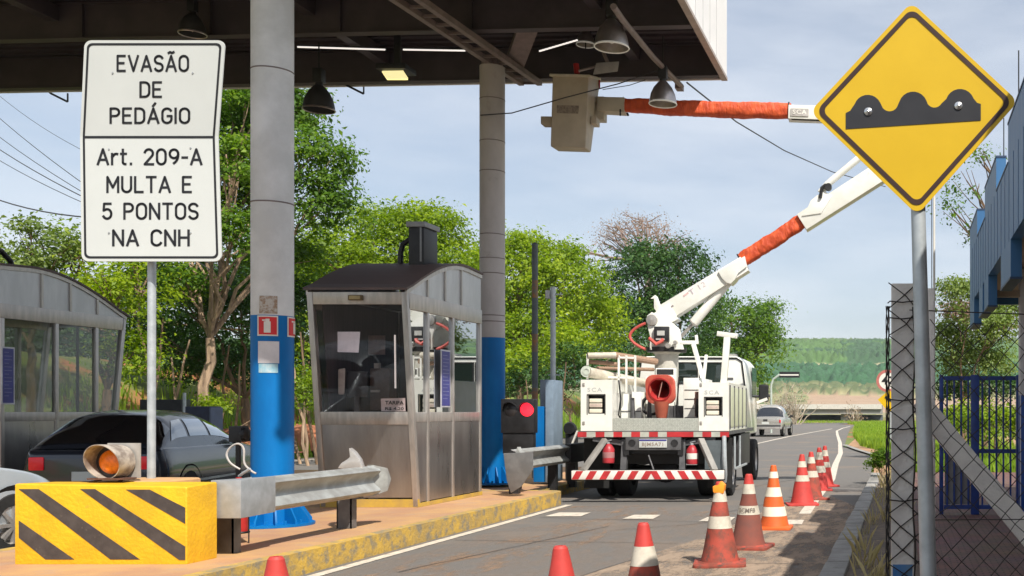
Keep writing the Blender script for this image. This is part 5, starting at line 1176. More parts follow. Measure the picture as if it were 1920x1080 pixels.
for k, (px, Y, hpx, lb) in enumerate([(1490, 118, 70, 'bare shrub with pale stems behind the silver pickup'), (1462, 112, 60, 'bare pale shrub hugging the silver pickup rear'), (1603, 122, 30, 'little bare shrub before the overpass')]):
    root = thing('bare_shrub', lb, 'shrub', 'bare shrubs near the road end'); b = MB(); rnd = random.Random(k + 30); bp = P(px, 798, Y); bp.z = -.3; tips = []
    for i in range(26 if k < 2 else 8):
        e = P(px + rnd.gauss(0, hpx * .42), 798 - hpx * rnd.uniform(.5, 1.05), Y + rnd.uniform(-1.5, 1.5)); pp = limb(b, bp + Vector((rnd.uniform(-.4, .4), 0, 0)), e, .09, .025, rnd, .1, 4)
        for _ in range(5): s = pp[rnd.randint(1, 4)]; q_ = s + Vector((rnd.uniform(-.8, .8), rnd.uniform(-.6, .6), rnd.uniform(.2, 1))); b.tube([s, q_], .02, 4); tips.append(tuple(q_))
    b.build('branches', mat('pale_twig', (.42, .36, .27), .9), root, recalc=False)
    tt = np.array(tips)[RNG.integers(0, len(tips), 260)] + RNG.normal(size=(260, 3)) * .3; leafmesh('sparse_leaves', tt, RNG.normal(size=(260, 3)), RNG.uniform(.1, .25, 260), L_DRY, root); base(root, bp)
# lane board beyond the pickup
t = thing('lane_signal_board', 'dark horizontal board on a bent pale pole beyond the truck mirror', 'sign'); Y = 70
b = MB(); a = P(1461, 708, Y); c = P(1499, 697, Y); b.box(a.x, c.x, Y, Y + .15, a.z, c.z); bd = b.build('board', M_BLACK, t)
b = MB(); b.box(a.x + .05, c.x - .05, Y - .02, Y - .005, a.z + .13, a.z + .22); b.build('white_bar', M_SWH, bd)
b = MB(); b.tube([(P(1446, 0, Y).x, Y, 0), P(1446, 722, Y), P(1450, 711, Y), P(1462, 702, Y)], .07, 8); b.build('post', mat('post_pale_green', (.45, .50, .45), .6), t); base(t, (P(1446, 0, Y).x, Y, 0))
# small signs beside the verge
t = thing('speed_sign', 'round red rimmed sign behind the fence post, above a small yellow diamond', 'road sign'); Y = 40
b = MB(); c = P(1664, 714, Y); b.lathe(c, [(.001, 0), (.42, 0), (.42, .02)], 28, 'y'); d_ = b.build('disc', M_SWH, t)
b = MB(); b.lathe(c + Vector((0, -.01, 0)), [(.32, 0), (.42, 0), (.42, .008), (.32, .008)], 28, 'y'); b.build('red_ring', mat('ring_red', (.45, .14, .12), .5), d_)
rw = textmb('40', .42, lambda x, y: (c.x + x, c.y - .012, c.z + y), offset=.01); rw.build('lettering', M_SIGNK, d_, recalc=False, smooth=0)
b = MB(); b.tube([(c.x + .12, Y + .05, 0), (c.x + .12, Y + .05, c.z)], .035, 8); b.build('post', M_GALV, t); base(t, (c.x, Y, 0))
t = thing('small_diamond_sign', 'small yellow diamond sign below the round one behind the fence post', 'road sign'); Y = 39.6
b = MB(); c = P(1667, 752, Y); b.prism([c + Vector(v) for v in ((-.42, 0, .05), (.0, 0, -.42), (.42, 0, 0), (0, 0, .42))], (0, .02, 0)); d_ = b.build('plate', MATS['sign_yellow'], t, smooth=0)
b = MB(); b.bar(c + Vector((-.15, -.012, .16)), c + Vector((.12, -.012, .0)), .01, .09); b.build('arrow_symbol', M_SIGNK, d_); b = MB(); b.tube([(c.x + .06, Y + .05, 0), (c.x + .06, Y + .05, c.z)], .03, 8); b.build('post', M_GALV, t); base(t, (c.x, Y, 0))

# ================================================================ CABLES
M_CAB = mat('cable_black', (.03, .03, .035), .6)
cabs = [((-40, 165, 40), (170, 330, 30), .012, 'thin power line, uppermost at the left of the white sign'), ((-40, 205, 40), (170, 345, 30), .012, 'second thin power line left of the white sign'),
        ((-40, 232, 40), (170, 352, 30), .016, 'third power line from the top left of the white sign'), ((-40, 255, 40), (170, 362, 30), .012, 'fourth power line at the left of the white sign'),
        ((-20, 340, 30), (170, 380, 26), .018, 'dark sagging cable lowest at the left of the white sign'), ((20, 175, 40), (170, 268, 34), .009, 'faint power line just under the canopy edge at left')]
for (a, c, r_, lb) in cabs:
    p = P(*a); q_ = P(*c); p -= (q_ - p) * .8; q_ += (q_ - p) * .35; b = MB(); b.tube([p.lerp(q_, i / 16) - Vector((0, 0, .5 * math.sin(math.pi * i / 16))) for i in range(17)], r_, 5); one('power_line', b, M_CAB, lb, 'cable', 'power lines at the left', p)
def cab2(pts, r_, lb):
    P_ = [P(*q_) for q_ in pts]; out = []
    for i in range(len(P_) - 1):
        for k in range(6): out.append(P_[i].lerp(P_[i + 1], k / 6))
    out.append(P_[-1]); b = MB(); b.tube(out, r_, 5); one('hanging_cable', b, M_CAB, lb, 'cable', 'loose cables near the bucket', P_[0])
cab2([(901, 216, 17.58), (960, 212, 17.3), (1060, 183, 17.1), (1160, 157, 17.6), (1245, 128, 18.2)], .010, 'black cable running from the second column across the bucket')
cab2([(1288, 155, 18.9), (1380, 228, 24), (1470, 282, 30), (1560, 322, 36), (1660, 350, 42)], .016, 'long thin cable falling right from the canopy corner')
cab2([(1130, 168, 18.9), (1180, 160, 18.9), (1210, 150, 18.9)], .007, 'short thin cable between bucket and canopy edge')

# ================================================================ CONES
M_CO = mat('cone_orange', (.72, .13, .02), .55, col2=(.62, .11, .02), scale=6)
M_CR = mat('cone_red', (.56, .05, .04), .6, col2=(.42, .04, .032), scale=7, lo=.35, hi=.62, col3=(.20, .055, .04), s3=13, lo3=.6, hi3=.74)
M_CD = mat('cone_dirty', (.40, .065, .04), .75, col2=(.22, .055, .035), scale=9, lo=.4, hi=.6, col3=(.12, .06, .045), s3=14, lo3=.52, hi3=.64)
M_CB = mat('cone_brown', (.28, .075, .05), .8, col2=(.17, .065, .05), scale=5, lo=.35, hi=.7)
M_CW = mat('cone_white_dirty', (.62, .57, .47), .7, col2=(.46, .41, .33), scale=10, lo=.35, hi=.6, col3=(.24, .17, .12), s3=16, lo3=.58, hi3=.72)
M_CWC = mat('cone_white', (.80, .74, .60), .6, var=.04)
def rr_lean(px): q_ = random.Random(int(px) * 7); return q_.uniform(-.012, .012), q_.uniform(-.012, .012)
def cone(px, Y, label, body, white, tip, bands, Hc=.75, rz=.2, txt=None, w0=.18, baseW=.235):
    t = thing('traffic_cone', label, 'traffic cone', 'traffic cones on the lane')
    x = (px - CX) * Y / F; z0 = .035
    def rad(z): return .178 + (.034 - .178) * ((z - z0) / (Hc - z0)) ** .94
    cuts = sorted({z0, Hc} | {q_ for bd in bands for q_ in bd}); b = MB()
    for a, c in zip(cuts, cuts[1:]):
        mdl = (a + c) / 2; inb = any(l <= mdl <= h_ for l, h_ in bands); b.use(1 if inb else (2 if a >= bands[-1][1] - .001 else 0))
        off = .002 if inb else 0; n = 4; b.lathe((0, 0, 0), [(rad(a + (c - a) * i / n) + off, a + (c - a) * i / n) for i in range(n + 1)], 28)
    b.use(2).lathe((0, 0, 0), [(rad(Hc), Hc), (rad(Hc) - .008, Hc + .012), (.012, Hc + .012), (.01, Hc - .03)], 28)
    b.build('cone_body', [body, white, tip], t, recalc=True)
    rr_ = random.Random(int(px)); ob_ = [o for o in kids(t)][-1]
    for v_ in ob_.data.vertices:
        k_ = mnoise.noise(Vector((v_.co.x * 6 + px, v_.co.y * 6, v_.co.z * 4))) * .012 * (1 - v_.co.z * .6); v_.co.x += k_ + (v_.co.z / .75) ** 2 * rr_lean(px)[0]; v_.co.y += k_ * .6 + (v_.co.z / .75) ** 2 * rr_lean(px)[1]
    b = MB(); s = baseW; pl_ = rpoly([(-s, -s), (s, -s), (s, s), (-s, s)], .05, 4); b.prism([(p.x, p.y, .002) for p in pl_], (0, 0, .03)); b.lathe((0, 0, 0), [(.2, .031), (.18, .045)], 28); b.build('base_plate', body if body is not M_CB else M_CD, t, bevel=.006)
    if txt:
        zc_ = (bands[0][0] + bands[0][1]) / 2
        def fn(u, v): z = zc_ + v; r_ = rad(z) + .011; a = -math.pi / 2 + u / r_ - rz; return (r_ * math.cos(a), r_ * math.sin(a), z)
        m_ = textmb(txt, .06, fn, offset=.0005); m_.build('lettering', mat('faded_print', (.16, .13, .11), .8), t, recalc=False, smooth=0)
    return place(t, (x, Y, .0), rz)
cone(520, 4.71, 'cone of which only the red tip shows, farthest left on the kerb side', M_CR, M_CW, M_CR, [(.24, .37), (.50, .60)], rz=.1)
cone(1056, 5.08, 'red tipped cone cut off at the bottom edge, right of the leftmost one', M_CR, M_CW, M_CR, [(.24, .37), (.49, .60)], rz=.5)
cone(1210, 6.13, 'cone with white and dull red bands before the crossing marks', M_CD, M_CW, M_CR, [(.27, .39), (.52, .63)], rz=.3)
cone(1350, 9.75, 'dirty blotched red cone with bright orange wrap on its tip', M_CD, M_CW, M_CR, [(.34, .45), (.58, .68)], rz=.15)
cone(1403, 10.95, 'brown faded cone with printed white band next to the blotched one', M_CB, M_CW, M_CR, [(.35, .44), (.56, .66)], rz=-.1, txt='BCMFB')
cone(1451, 12.75, 'clean bright orange cone with three white bands', M_CO, M_CWC, M_CO, [(.16, .27), (.39, .50), (.61, .685)], rz=0, baseW=.215)
cone(1504, 16.0, 'nearest cone of the distant cluster, red orange with worn bands', M_CR, M_CW, M_CR, [(.36, .45), (.57, .66)], rz=.2)
cone(1522, 17.0, 'second cone of the distant cluster, darker red', M_CD, M_CW, M_CR, [(.36, .46), (.58, .68)], rz=.5)
cone(1536, 19.0, 'third cone of the distant cluster, white banded', M_CR, M_CW, M_CR, [(.32, .44), (.55, .68)], rz=.1)
cone(1546, 20.0, 'farthest cone of the cluster, mostly hidden by the others', M_CR, M_CW, M_CR, [(.36, .46), (.57, .68)], rz=.4)
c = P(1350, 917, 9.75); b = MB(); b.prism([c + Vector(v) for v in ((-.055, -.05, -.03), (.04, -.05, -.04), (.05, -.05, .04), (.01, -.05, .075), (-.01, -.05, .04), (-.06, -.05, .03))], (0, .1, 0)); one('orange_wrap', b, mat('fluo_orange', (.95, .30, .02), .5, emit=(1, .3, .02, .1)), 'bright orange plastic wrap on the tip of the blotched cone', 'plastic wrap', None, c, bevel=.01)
# light litter on the road
# ================================================================ AERIAL LIFT TRUCK
TX, TY, YAW = -3.92, 16.7, R(2.0)
tr = thing('bucket_truck', 'white aerial lift truck with red sleeved boom parked in the toll lane', 'truck')
MI = (Matrix.Translation((TX, TY, 0)) @ Matrix.Rotation(YAW, 4, 'Z')).inverted()
def T(px, py, Y): return MI @ P(px, py, Y)           # photo point at world depth -> truck space
def rp(px, py, y=0.): s = F / (TY + y); return Vector(((px - CX) / s - TX + math.sin(YAW) * y, y, EYE - (py - CY) / s))
M_WD = mat('worn_white', (.62, .58, .48), .6, col2=(.45, .40, .32), scale=6, col3=(.2, .15, .10), s3=8, lo3=.6, hi3=.72)
M_GREY = mat('chassis_grey', (.10, .10, .105), .6, .2, var=.25)
# chassis and deck
b = MB()
for x in (-.42, .42): b.box(x - .04, x + .04, -.02, 6.6, .72, .95)
for y in (.1, 1.2, 2.4, 3.5): b.box(-.42, .42, y, y + .1, .74, .93)
b.build('chassis', M_BLACK, tr)
b = MB(); b.box(-1.17, 1.17, 0, 3.7, 1.04, 1.10); b.build('deck', M_GREY, tr)
n = 17; b = MB()
for i in range(n):
    x0 = -1.175 + 2.35 * i / n; b.use(i % 2 if i not in (4, 11) else 0).box(x0, x0 + 2.35 / n, -.012, -.001, 1.005, 1.085)
b.build('reflective_strip', [M_REFR, mat('strip_dull', (.45, .46, .40), .5)], tr, smooth=0)
# side cabinets
def cab(x0, x1, sgnx, z1):
    y1 = 2.5
    b = MB(); rx0, rx1 = (-1.02, -.76) if sgnx < 0 else (.80, 1.06)
    zr0, zr1 = (1.37, 1.66) if sgnx < 0 else (1.34, 1.62)
    # rear wall with a real recess
    b.box(x0, rx0, 0, .03, 1.10, z1); b.box(rx1, x1, 0, .03, 1.10, z1); b.box(rx0, rx1, 0, .03, 1.10, zr0); b.box(rx0, rx1, 0, .03, zr1, z1)
    b.box(x0, x0 + .02, .031, y1, 1.10, z1 - .021); b.box(x1 - .02, x1, .031, y1, 1.10, z1 - .021); b.box(x0, x1, .031, y1, z1 - .02, z1); b.box(x0, x1, y1 - .02, y1 - .001, 1.10, z1 - .021)
    c = b.build('side_cabinet', M_WHITE, tr)
    b = MB(); b.box(rx0 - .005, rx1 + .005, .12, .13, zr0 - .01, zr1 + .01); b.box(rx0 - .015, rx0 - .003, -.006, .12, zr0 - .015, zr1 + .015); b.box(rx1 + .003, rx1 + .015, -.006, .12, zr0 - .015, zr1 + .015); b.box(rx0 - .003, rx1 + .003, -.006, .12, zr1 + .002, zr1 + .015)
    b.build('recess', M_BLACK, c)
    b = MB()
    for k, z in enumerate((zr0 + .015, zr0 + .10, zr0 + .175)):
        b.use(k % 2).box(rx0 + .02, rx1 - .05, .015, .10, z, z + .06)
    b.build('tail_light', [M_CWC, mat('tail_lens_pale', (.55, .44, .38), .35)], c, bevel=.006)
    b = MB(); ww = (x1 - x0) * .5; xc = (x0 + x1) / 2 - .03; 
    rw = textmb('SCA', .085, lambda u, v: (xc + u * 1.25, -.003, z1 - .16 + v), spacing=1.3, offset=.002); rw.build('lettering', mat('faded_letters', (.50, .52, .50), .6), c, recalc=False, smooth=0)
    if sgnx > 0:
        b = MB()
        for k in range(4): y = .18 + k * .56; b.box(x1 + .002, x1 + .012, y, y + .42, 1.16, z1 - .07)
        b.build('side_door', mat('side_door_cream', (.60, .62, .44), .45, var=.08), c, bevel=.004)
        b = MB()
        for k in range(5): y = .10 + k * .56; b.box(x1 + .002, x1 + .016, y, y + .05, 1.14, 1.19); b.box(x1 + .002, x1 + .02, y - .02, y, 1.12, z1 - .04)
        b.build('hinge', M_GREY, c)
    return c
cab(-1.13, -.64, -1, 1.90); cab(.70, 1.17, 1, 1.86)
b = MB(); b.box(-.632, .692, .005, .03, 1.09, 1.30)
rnd = random.Random(1)
tp = b.build('tread_plate_board', mat('tread_plate', (.56, .58, .52), .38, .5, var=.1, scale=30), tr)
b = MB()
for j in range(5):
    for i in range(34):
        x = -.60 + i * .038; z = 1.115 + j * .04; s = .013 if (i + j) % 2 else -.013
        b.bar((x - .011, .003, z - s), (x + .011, .003, z + s), .005, .004)
b.build('tread_bumps', mat('tread_bump', (.72, .74, .68), .3, .5), tp, smooth=0)
# deck furniture behind the board
b = MB(); b.box(-.62, -.30, .5, 1.5, 1.1, 1.72); b.box(-.28, .02, .75, 1.7, 1.1, 1.98); b.build('white_locker', M_WHITE, tr, bevel=.012)
b = MB(); b.box(.36, .64, .6, 1.9, 1.1, 1.95)
dr_ = b.build('drawer_unit', M_WHITE, tr, bevel=.01)
b = MB()
for k in range(5): b.box(.38, .62, .592, .598, 1.15 + k * .15, 1.16 + k * .15)
b.build('drawer_gap', M_GREY, dr_)
b = MB(); 
for (x, z0, z1, dx) in ((-.18, 1.1, 1.62, .02), (-.12, 1.1, 1.6, -.03), (-.02, 1.1, 1.55, .05), (.06, 1.1, 1.58, -.02), (.12, 1.1, 1.5, .04)): b.tube([(x, .4, z0), (x + dx, .45, z1)], .02, 8)
b.tube([(-.40, .42, 1.12), (-.43, .45, 1.62)], .035, 8); b.build('tool_rod', M_GREY, tr)
b = MB(); b.bar((.28, .3, 1.12), (.22, .6, 1.55), .012, .02); b.build('pry_bar', M_BLACK, tr)
b = MB()
for k in range(4): b.lathe((-.16, .66 - .03 * k, 1.50), [(.14, -.012), (.165, 0), (.14, .012), (.125, 0), (.14, -.012)], 24, 'y')
b.build('hose_coil', M_BLACK, tr)
b = MB(); b.box(.03, .33, .9, 1.3, 1.1, 1.50); b.build('tool_box', M_GREY, tr, bevel=.02)
b = MB(); b.tube([(.34, .3, 1.95), (.33, .28, 1.7), (.30, .3, 1.45), (.35, .32, 1.2)], .012, 6); b.tube([(-.60, .25, 1.9), (-.56, .22, 1.6), (-.60, .24, 1.35), (-.50, .3, 1.14)], .014, 6); b.tube([(.66, .2, 1.6), (.64, .18, 1.4), (.66, .2, 1.32)], .03, 8); b.build('loose_cable', M_BLACK, tr)
b = MB(); b.box(.60, .67, .25, .32, 1.32, 1.72); b.box(.59, .68, .24, .33, 1.52, 1.62); b.build('jack_handle', mat('dull_rust', (.22, .12, .09), .7), tr, bevel=.006)
for x_ in (-1.10, .72):
    for z_ in (1.20, 1.80): b = MB(); b.box(x_, x_ + .035, -.012, -.002, z_, z_ + .05); b.build('latch', M_STEELL, tr, bevel=.003)
b = MB(); b.box(-.62, -.30, .49, .497, 1.40, 1.415); b.box(-.47, -.455, .49, .497, 1.14, 1.68); b.build('locker_gap', M_GREY, tr)
# rack with poles on the left
b = MB(); 
for x in (-.62, -.50, -.36): b.bar((x, .35, 1.70), (x, .35, 2.30), .03, .03)
for z in (1.96, 2.28): b.bar((-1.10, .35, z), (-.36, .35, z - .02), .03, .03)
b.bar((-1.10, .3, 1.9), (-1.10, .3, 2.32), .03, .03); b.build('rack', M_WHITE, tr)
b = MB(); b.tube([(-1.04, .05, 2.02), (-.30, 1.3, 1.86)], [.085, .07], 16); b.tube([(-1.05, .1, 2.28), (-.66, .3, 2.30)], .05, 12); b.build('pole_bundle', M_WD, tr)
b = MB(); b.tube([(-1.05, .2, 2.19), (-.66, .4, 2.16)], .035, 10); b.tube([(-.70, .3, 2.30), (-.2, 1.2, 2.24)], .055, 10); b.tube([(-1.0, .5, 2.1), (-.3, 1.5, 2.12)], .03, 8)
b.build('wooden_pole', mat('wood_pole', (.34, .22, .15), .85, var=.2, scale=8, stretch=(1, 6, 6)), tr)
b = MB(); b.lathe((-1.05, .03, 2.03), [(.001, 0), (.09, 0), (.09, .03), (.001, .03)], 20, 'y'); b.lathe((-1.05, .03, 2.03), [(.04, -.01), (.055, -.01), (.055, 0)], 16, 'y'); b.build('end_cap', mat('cap_greenwhite', (.60, .66, .58), .5, var=.1), tr)
# T posts
b = MB(); a = rp(1356, 722, .15); c = rp(1363, 632, .15); b.bar(a, c, .10, .08); b.bar(rp(1344, 625, .15), rp(1382, 630, .15), .07, .075); b.tube([rp(1379, 629, .09), rp(1379, 629, .05)], .016, 8); b.build('boom_rest', M_WHITE, tr, bevel=.008)
b = MB(); a = rp(1321, 722, 1.0); c = rp(1300, 645, 1.0); b.bar(a, c, .09, .07); b.bar(rp(1275, 642, 1.0), rp(1306, 642, 1.0), .06, .06); b.bar(rp(1307, 645, 1.0), rp(1305, 628, 1.0), .05, .03); b.bar(rp(1318, 722, 1.0), rp(1324, 665, 1.0), .05, .05); b.build('cradle_post', M_WHITE, tr, bevel=.008)
# rear lower gear
b = MB(); b.box(-.43, .43, -.03, .06, .80, 1.0)
tb = b.build('rear_beam', M_GREY, tr, bevel=.006)
b = MB()
for x in (-.33, .33): b.lathe((x, -.034, .91), [(.001, .002), (.05, .002), (.055, -.004), (.055, 0)], 16, 'y')
b.build('round_hole', M_BLACK, tb)
pt = b = MB(); b.box(-.215, .215, -.05, -.035, .84, .975); lp = b.build('licence_plate', M_SIGNW, tr, bevel=.004)
b = MB(); b.box(-.21, .21, -.054, -.0505, .945, .968); b.build('plate_band', mat('plate_blue', (.03, .03, .22), .4), lp)
textmb('BJM5A71', .075, lambda u, v: (u * 1.15, -.052, .89 + v), spacing=1.1, offset=.002).build('lettering', mat('plate_letters', (.30, .24, .20), .5), lp, recalc=False, smooth=0)
for sx in (-1, 1): b = MB(); b.bar((sx * .74, -.05, .97), (sx * 1.0, -.36, .50), .10, .06); b.build('bumper_arm', mat('arm_grey', (.27, .26, .24), .6, var=.15), tr, bevel=.006)
for x in (-.46, .44): b = MB(); b.bar((x, .1, .96), (x * 1.02, .0, .40), .09, .10); b.build('hanger', M_GREY, tr)
b = MB()
b.bar((-.06, -.1, .72), (.06, -.3, .50), .02, .02); b.bar((-.95, .05, .98), (-.46, .1, .90), .06, .08); b.bar((.95, .05, .98), (.46, .1, .90), .06, .08); b.build('rear_bracket', M_GREY, tr)
# striped bumper with angled stripes
BZ0, BZ1 = .365, .50; BY = -.40; xl, xr = -1.165, 1.145
b = MB(); b.box(xl, xr, BY, BY + .10, BZ0, BZ1); bp_ = b.build('bumper', M_REFW, tr, bevel=.006)
b = MB(); nst = 22; wd = (xr - xl) / nst
for i in range(nst):
    x0 = xl + i * wd; 
    if i % 2: continue
    d = .075 if x0 < 0 else -.075
    q_ = [(x0, BZ0 + .004), (x0 + wd, BZ0 + .004), (x0 + wd + d, BZ1 - .004), (x0 + d, BZ1 - .004)]
    q_ = [(min(xr - .004, max(xl + .004, u)), v) for u, v in q_]
    b.prism([(u, BY - .004, v) for u, v in q_], (0, .003, 0))
b.build('bumper_stripe', M_REFR, bp_, smooth=0)
b = MB(); b.box(xl - .005, xr + .005, BY + .101, BY + .14, BZ0 - .02, BZ1 + .01); b.build('bumper_back', M_BLACK, bp_)
for (x, y, z) in ((-.70, .0, .60), (.60, .0, .58)):
    e = thing('fire_extinguisher', 'small red extinguisher under the truck bed, ' + ('left' if x < 0 else 'right') + ' of the licence plate', 'fire extinguisher', 'extinguishers under the truck bed')
    b = MB(); b.lathe((0, 0, 0), [(.001, 0), (.085, 0), (.09, .02), (.09, .22), (.05, .28), (.02, .30)], 20); b.build('cylinder', mat('ext_red', (.42, .03, .04), .45), e)
    b = MB(); b.lathe((0, 0, .08), [(.091, 0), (.092, .01), (.092, .08), (.091, .09)], 20); b.build('label_band', M_SWH if x > 0 else mat('label_dull', (.4, .18, .18), .5), e)
    b = MB(); b.box(-.02, .02, -.02, .02, .30, .33); b.bar((-.03, 0, .34), (.05, -.02, .36), .02, .012); b.build('valve', M_GALV, e)
    w_ = Matrix.Translation((TX, TY, 0)) @ Matrix.Rotation(YAW, 4, 'Z') @ Vector((x, y, z)); place(e, w_)
# wheels
def wheel(parent, x, y, r, wdt, sx):
    w_ = MB(); w_.lathe((x, y, r), [(r * .6, -wdt / 2), (r * .94, -wdt / 2), (r, -wdt / 2 + .03), (r, wdt / 2 - .03), (r * .94, wdt / 2), (r * .6, wdt / 2)], 32, 'x'); wo = w_.build('wheel', M_RUBBER, parent)
    q_ = MB(); q_.lathe((x, y, r), [(r * .60, sx * wdt * .45), (r * .5, sx * wdt * .2), (r * .25, sx * wdt * .25), (.001, sx * wdt * .4)], 24, 'x'); q_.build('rim', M_STEELL, wo); return wo
for sx in (-1, 1):
    wheel(tr, sx * .98, 1.15, .42, .25, sx); wheel(tr, sx * .68, 1.15, .42, .25, sx); wheel(tr, sx * .93, 5.3, .42, .26, sx)
b = MB(); b.tube([(-.9, 1.15, .42), (.9, 1.15, .42)], .09, 10); b.lathe((0, 1.15, .42), [(.001, -.2), (.2, -.15), (.2, .15), (.001, .2)], 16, 'y'); b.build('rear_axle', M_BLACK, tr)
for sx in (-1, 1): b = MB(); b.box(sx * .98 - .2, sx * .98 + .2, .38, .39, .18, .98); b.build('mud_flap', M_RUBBER, tr)
b = MB(); b.box(-1.16, -.62, 1.8, 3.2, .45, 1.02); b.box(.66, 1.15, 1.8, 3.2, .45, 1.02); b.box(-1.1, 1.1, .7, .73, .55, 1.03); b.build('under_box', M_DARKM, tr, bevel=.01)
b = MB(); b.tube([(1.10, -.02, 1.02), (1.11, -.06, .72), (1.12, -.05, .42), (1.10, .02, .30)], .035, 10); b.tube([(1.20, .5, 1.0), (1.20, .5, .48)], .018, 8); b.tube([(1.20, 1.2, 1.0), (1.20, 1.2, .48)], .018, 8); b.bar((1.20, .5, .48), (1.20, 2.2, .48), .03, .03); b.build('side_guard', M_GALV, tr)
b = MB(); b.box(.80, 1.05, -.02, .15, .50, .95); b.build('step_bracket', mat('slate_dark', (.10, .12, .13), .6), tr)
# crew cab
y0, y1 = 3.9, 6.0
def xo(y): return (TX, 0)
cc = T(1297, 700, TY + y0); xc = cc.x; hw = 1.045; zr = 1.4 + (772 - 668) * (TY + y0) / F
b = MB()
prof = [(-hw, .95), (-hw, zr - .55), (-hw + .05, zr - .12), (-hw + .16, zr), (hw - .16, zr), (hw - .05, zr - .12), (hw, zr - .55), (hw, .95)]
b.prism([(xc + u, y0, v) for u, v in prof], (0, 2.05, 0)); cb = b.build('crew_cab', M_WHITE, tr, bevel=.05, segs=3)
for (pa, pb) in ((1271, 1307), (1313, 1352)):
    a_ = T(pa, 720, TY + y0).x; c_2 = T(pb, 680, TY + y0).x; zb_ = T(pa, 718, TY + y0).z; zt2 = T(pb, 681, TY + y0).z
    b = MB(); b.box(a_, c_2, y0 - .006, y0 - .001, zb_, zt2); b.build('rear_window', glass_mat('truck_glass', (.1, .12, .11), .02, .06, .8, (.015, .03, .025), fm=.7) if 'truck_glass' not in MATS else MATS['truck_glass'], cb, bevel=0, smooth=0)
    b = MB(); o_ = [(a_ - .02, zb_ - .02), (c_2 + .02, zb_ - .02), (c_2 + .02, zt2 + .02), (a_ - .02, zt2 + .02)]; i_ = [(a_ + .004, zb_ + .004), (c_2 - .004, zb_ + .004), (c_2 - .004, zt2 - .004), (a_ + .004, zt2 - .004)]
    b.ring([(u, y0 - .012, v) for u, v in o_], [(u, y0 - .012, v) for u, v in i_], (0, .010, 0)); b.build('window_seal', M_RUBBER, cb)
b = MB(); 
b.tube([(xc - hw + .03, y0 - .01, zr - .5), (xc - hw + .08, y0 - .01, zr - .10), (xc - hw + .18, y0 - .01, zr - .035), (xc + hw - .18, y0 - .01, zr - .035), (xc + hw - .08, y0 - .01, zr - .10), (xc + hw - .03, y0 - .01, zr - .5), (xc + hw - .01, y0 - .01, 1.3)], .016, 6); b.build('roof_seal', M_RUBBER, cb)
b = MB(); b.box(xc + hw + .001, xc + hw + .006, y0 + 1.05, y0 + 1.9, 1.7, 2.3); b.build('side_window', MATS['truck_glass'], cb)
b = MB(); b.box(xc + .58, xc + .80, y0 - .012, y0 - .003, 2.02, 2.06); b.build('vent', M_GREY, cb)
b = MB(); b.tube([(xc + hw - .02, y0 + 1.7, 1.72), (xc + hw + .30, y0 + 1.75, 1.74)], .03, 8); mr_ = b.build('mirror_arm', M_BLACK, tr)
c = T(1432, 738, TY + y0 + 1.75); b = MB(); b.box(c.x - .10, c.x + .10, c.y - .05, c.y + .06, c.z - .17, c.z + .19); b.build('mirror', M_BLACK, mr_, bevel=.04, segs=3)
b = MB(); b.bar((c.x - .14, c.y - .06, c.z - .19), (c.x + .08, c.y - .06, c.z - .11), .02, .06); b.build('mirror_glass', M_SWH, mr_)
# light bar / box on roof
b = MB(); b.box(xc + .60, xc + .82, y0 + .2, y0 + .5, zr + .002, zr + .06); b.build('roof_lamp', M_SWH, cb, bevel=.01)
# pedestal and turret (boom plane at world depth 18.3)
YBm = 18.3
pc = T(1250, 700, YBm); b = MB(); b.lathe((pc.x, pc.y, 0), [(.20, 1.1), (.20, T(0, 665, YBm).z), (.24, T(0, 660, YBm).z)], 24, cap=True); b.build('pedestal', mat('pedestal_grey', (.50, .48, .42), .6, var=.1), tr)
b = MB(); z = T(0, 652, YBm).z; b.lathe((pc.x, pc.y, z), [(.001, -.08), (.33, -.08), (.34, -.03), (.34, .0), (.001, .0)], 28); tt_ = b.build('slew_ring', M_BLACK, tr)
def plate(pxs, Y0_, th, m, name, parent=tr, bev=.008): b = MB(); b.prism([T(px, py, Y0_) for px, py in pxs], (0, th, 0)); return b.build(name, m, parent, bevel=bev)
tw = plate([(1213, 592), (1222, 585), (1233, 590), (1244, 596), (1262, 606), (1275, 618), (1278, 640), (1282, 655), (1218, 656), (1219, 632), (1214, 612)], YBm - .28, .05, M_WHITE, 'turret')
plate([(1213, 592), (1222, 585), (1233, 590), (1244, 596), (1262, 606), (1275, 618), (1278, 640), (1282, 655), (1218, 656), (1219, 632), (1214, 612)], YBm + .22, .05, M_WHITE, 'turret_cheek')
b = MB(); a = T(1226, 640, YBm - .36); c = T(1254, 612, YBm - .36); b.box(a.x, c.x, a.y, a.y + .07, a.z, c.z); cbx = b.build('control_box', M_BLACK, tr, bevel=.01)
b = MB(); a2 = T(1232, 629, YBm - .365); c2 = T(1246, 620, YBm - .365); b.box(a2.x, c2.x, a2.y - .004, a2.y, a2.z, c2.z); b.box(a2.x - .02, c2.x, a2.y - .004, a2.y, a2.z - .075, a2.z - .05); b.build('label_plate', mat('label_grey', (.45, .45, .43), .5), cbx)
b = MB(); b.tube([T(1211 - 30 * math.sin(math.pi * i / 14) ** .8 , 606 + 49 * i / 14, YBm - .28) for i in range(15)], .024, 8)
b.tube([T(1217, 634, YBm - .38), T(1230, 645, YBm - .40), T(1240, 640, YBm - .38), T(1243, 636, YBm - .36)], .03, 8); b.build('red_hose', mat('hose_red', (.58, .10, .08), .5), tr)
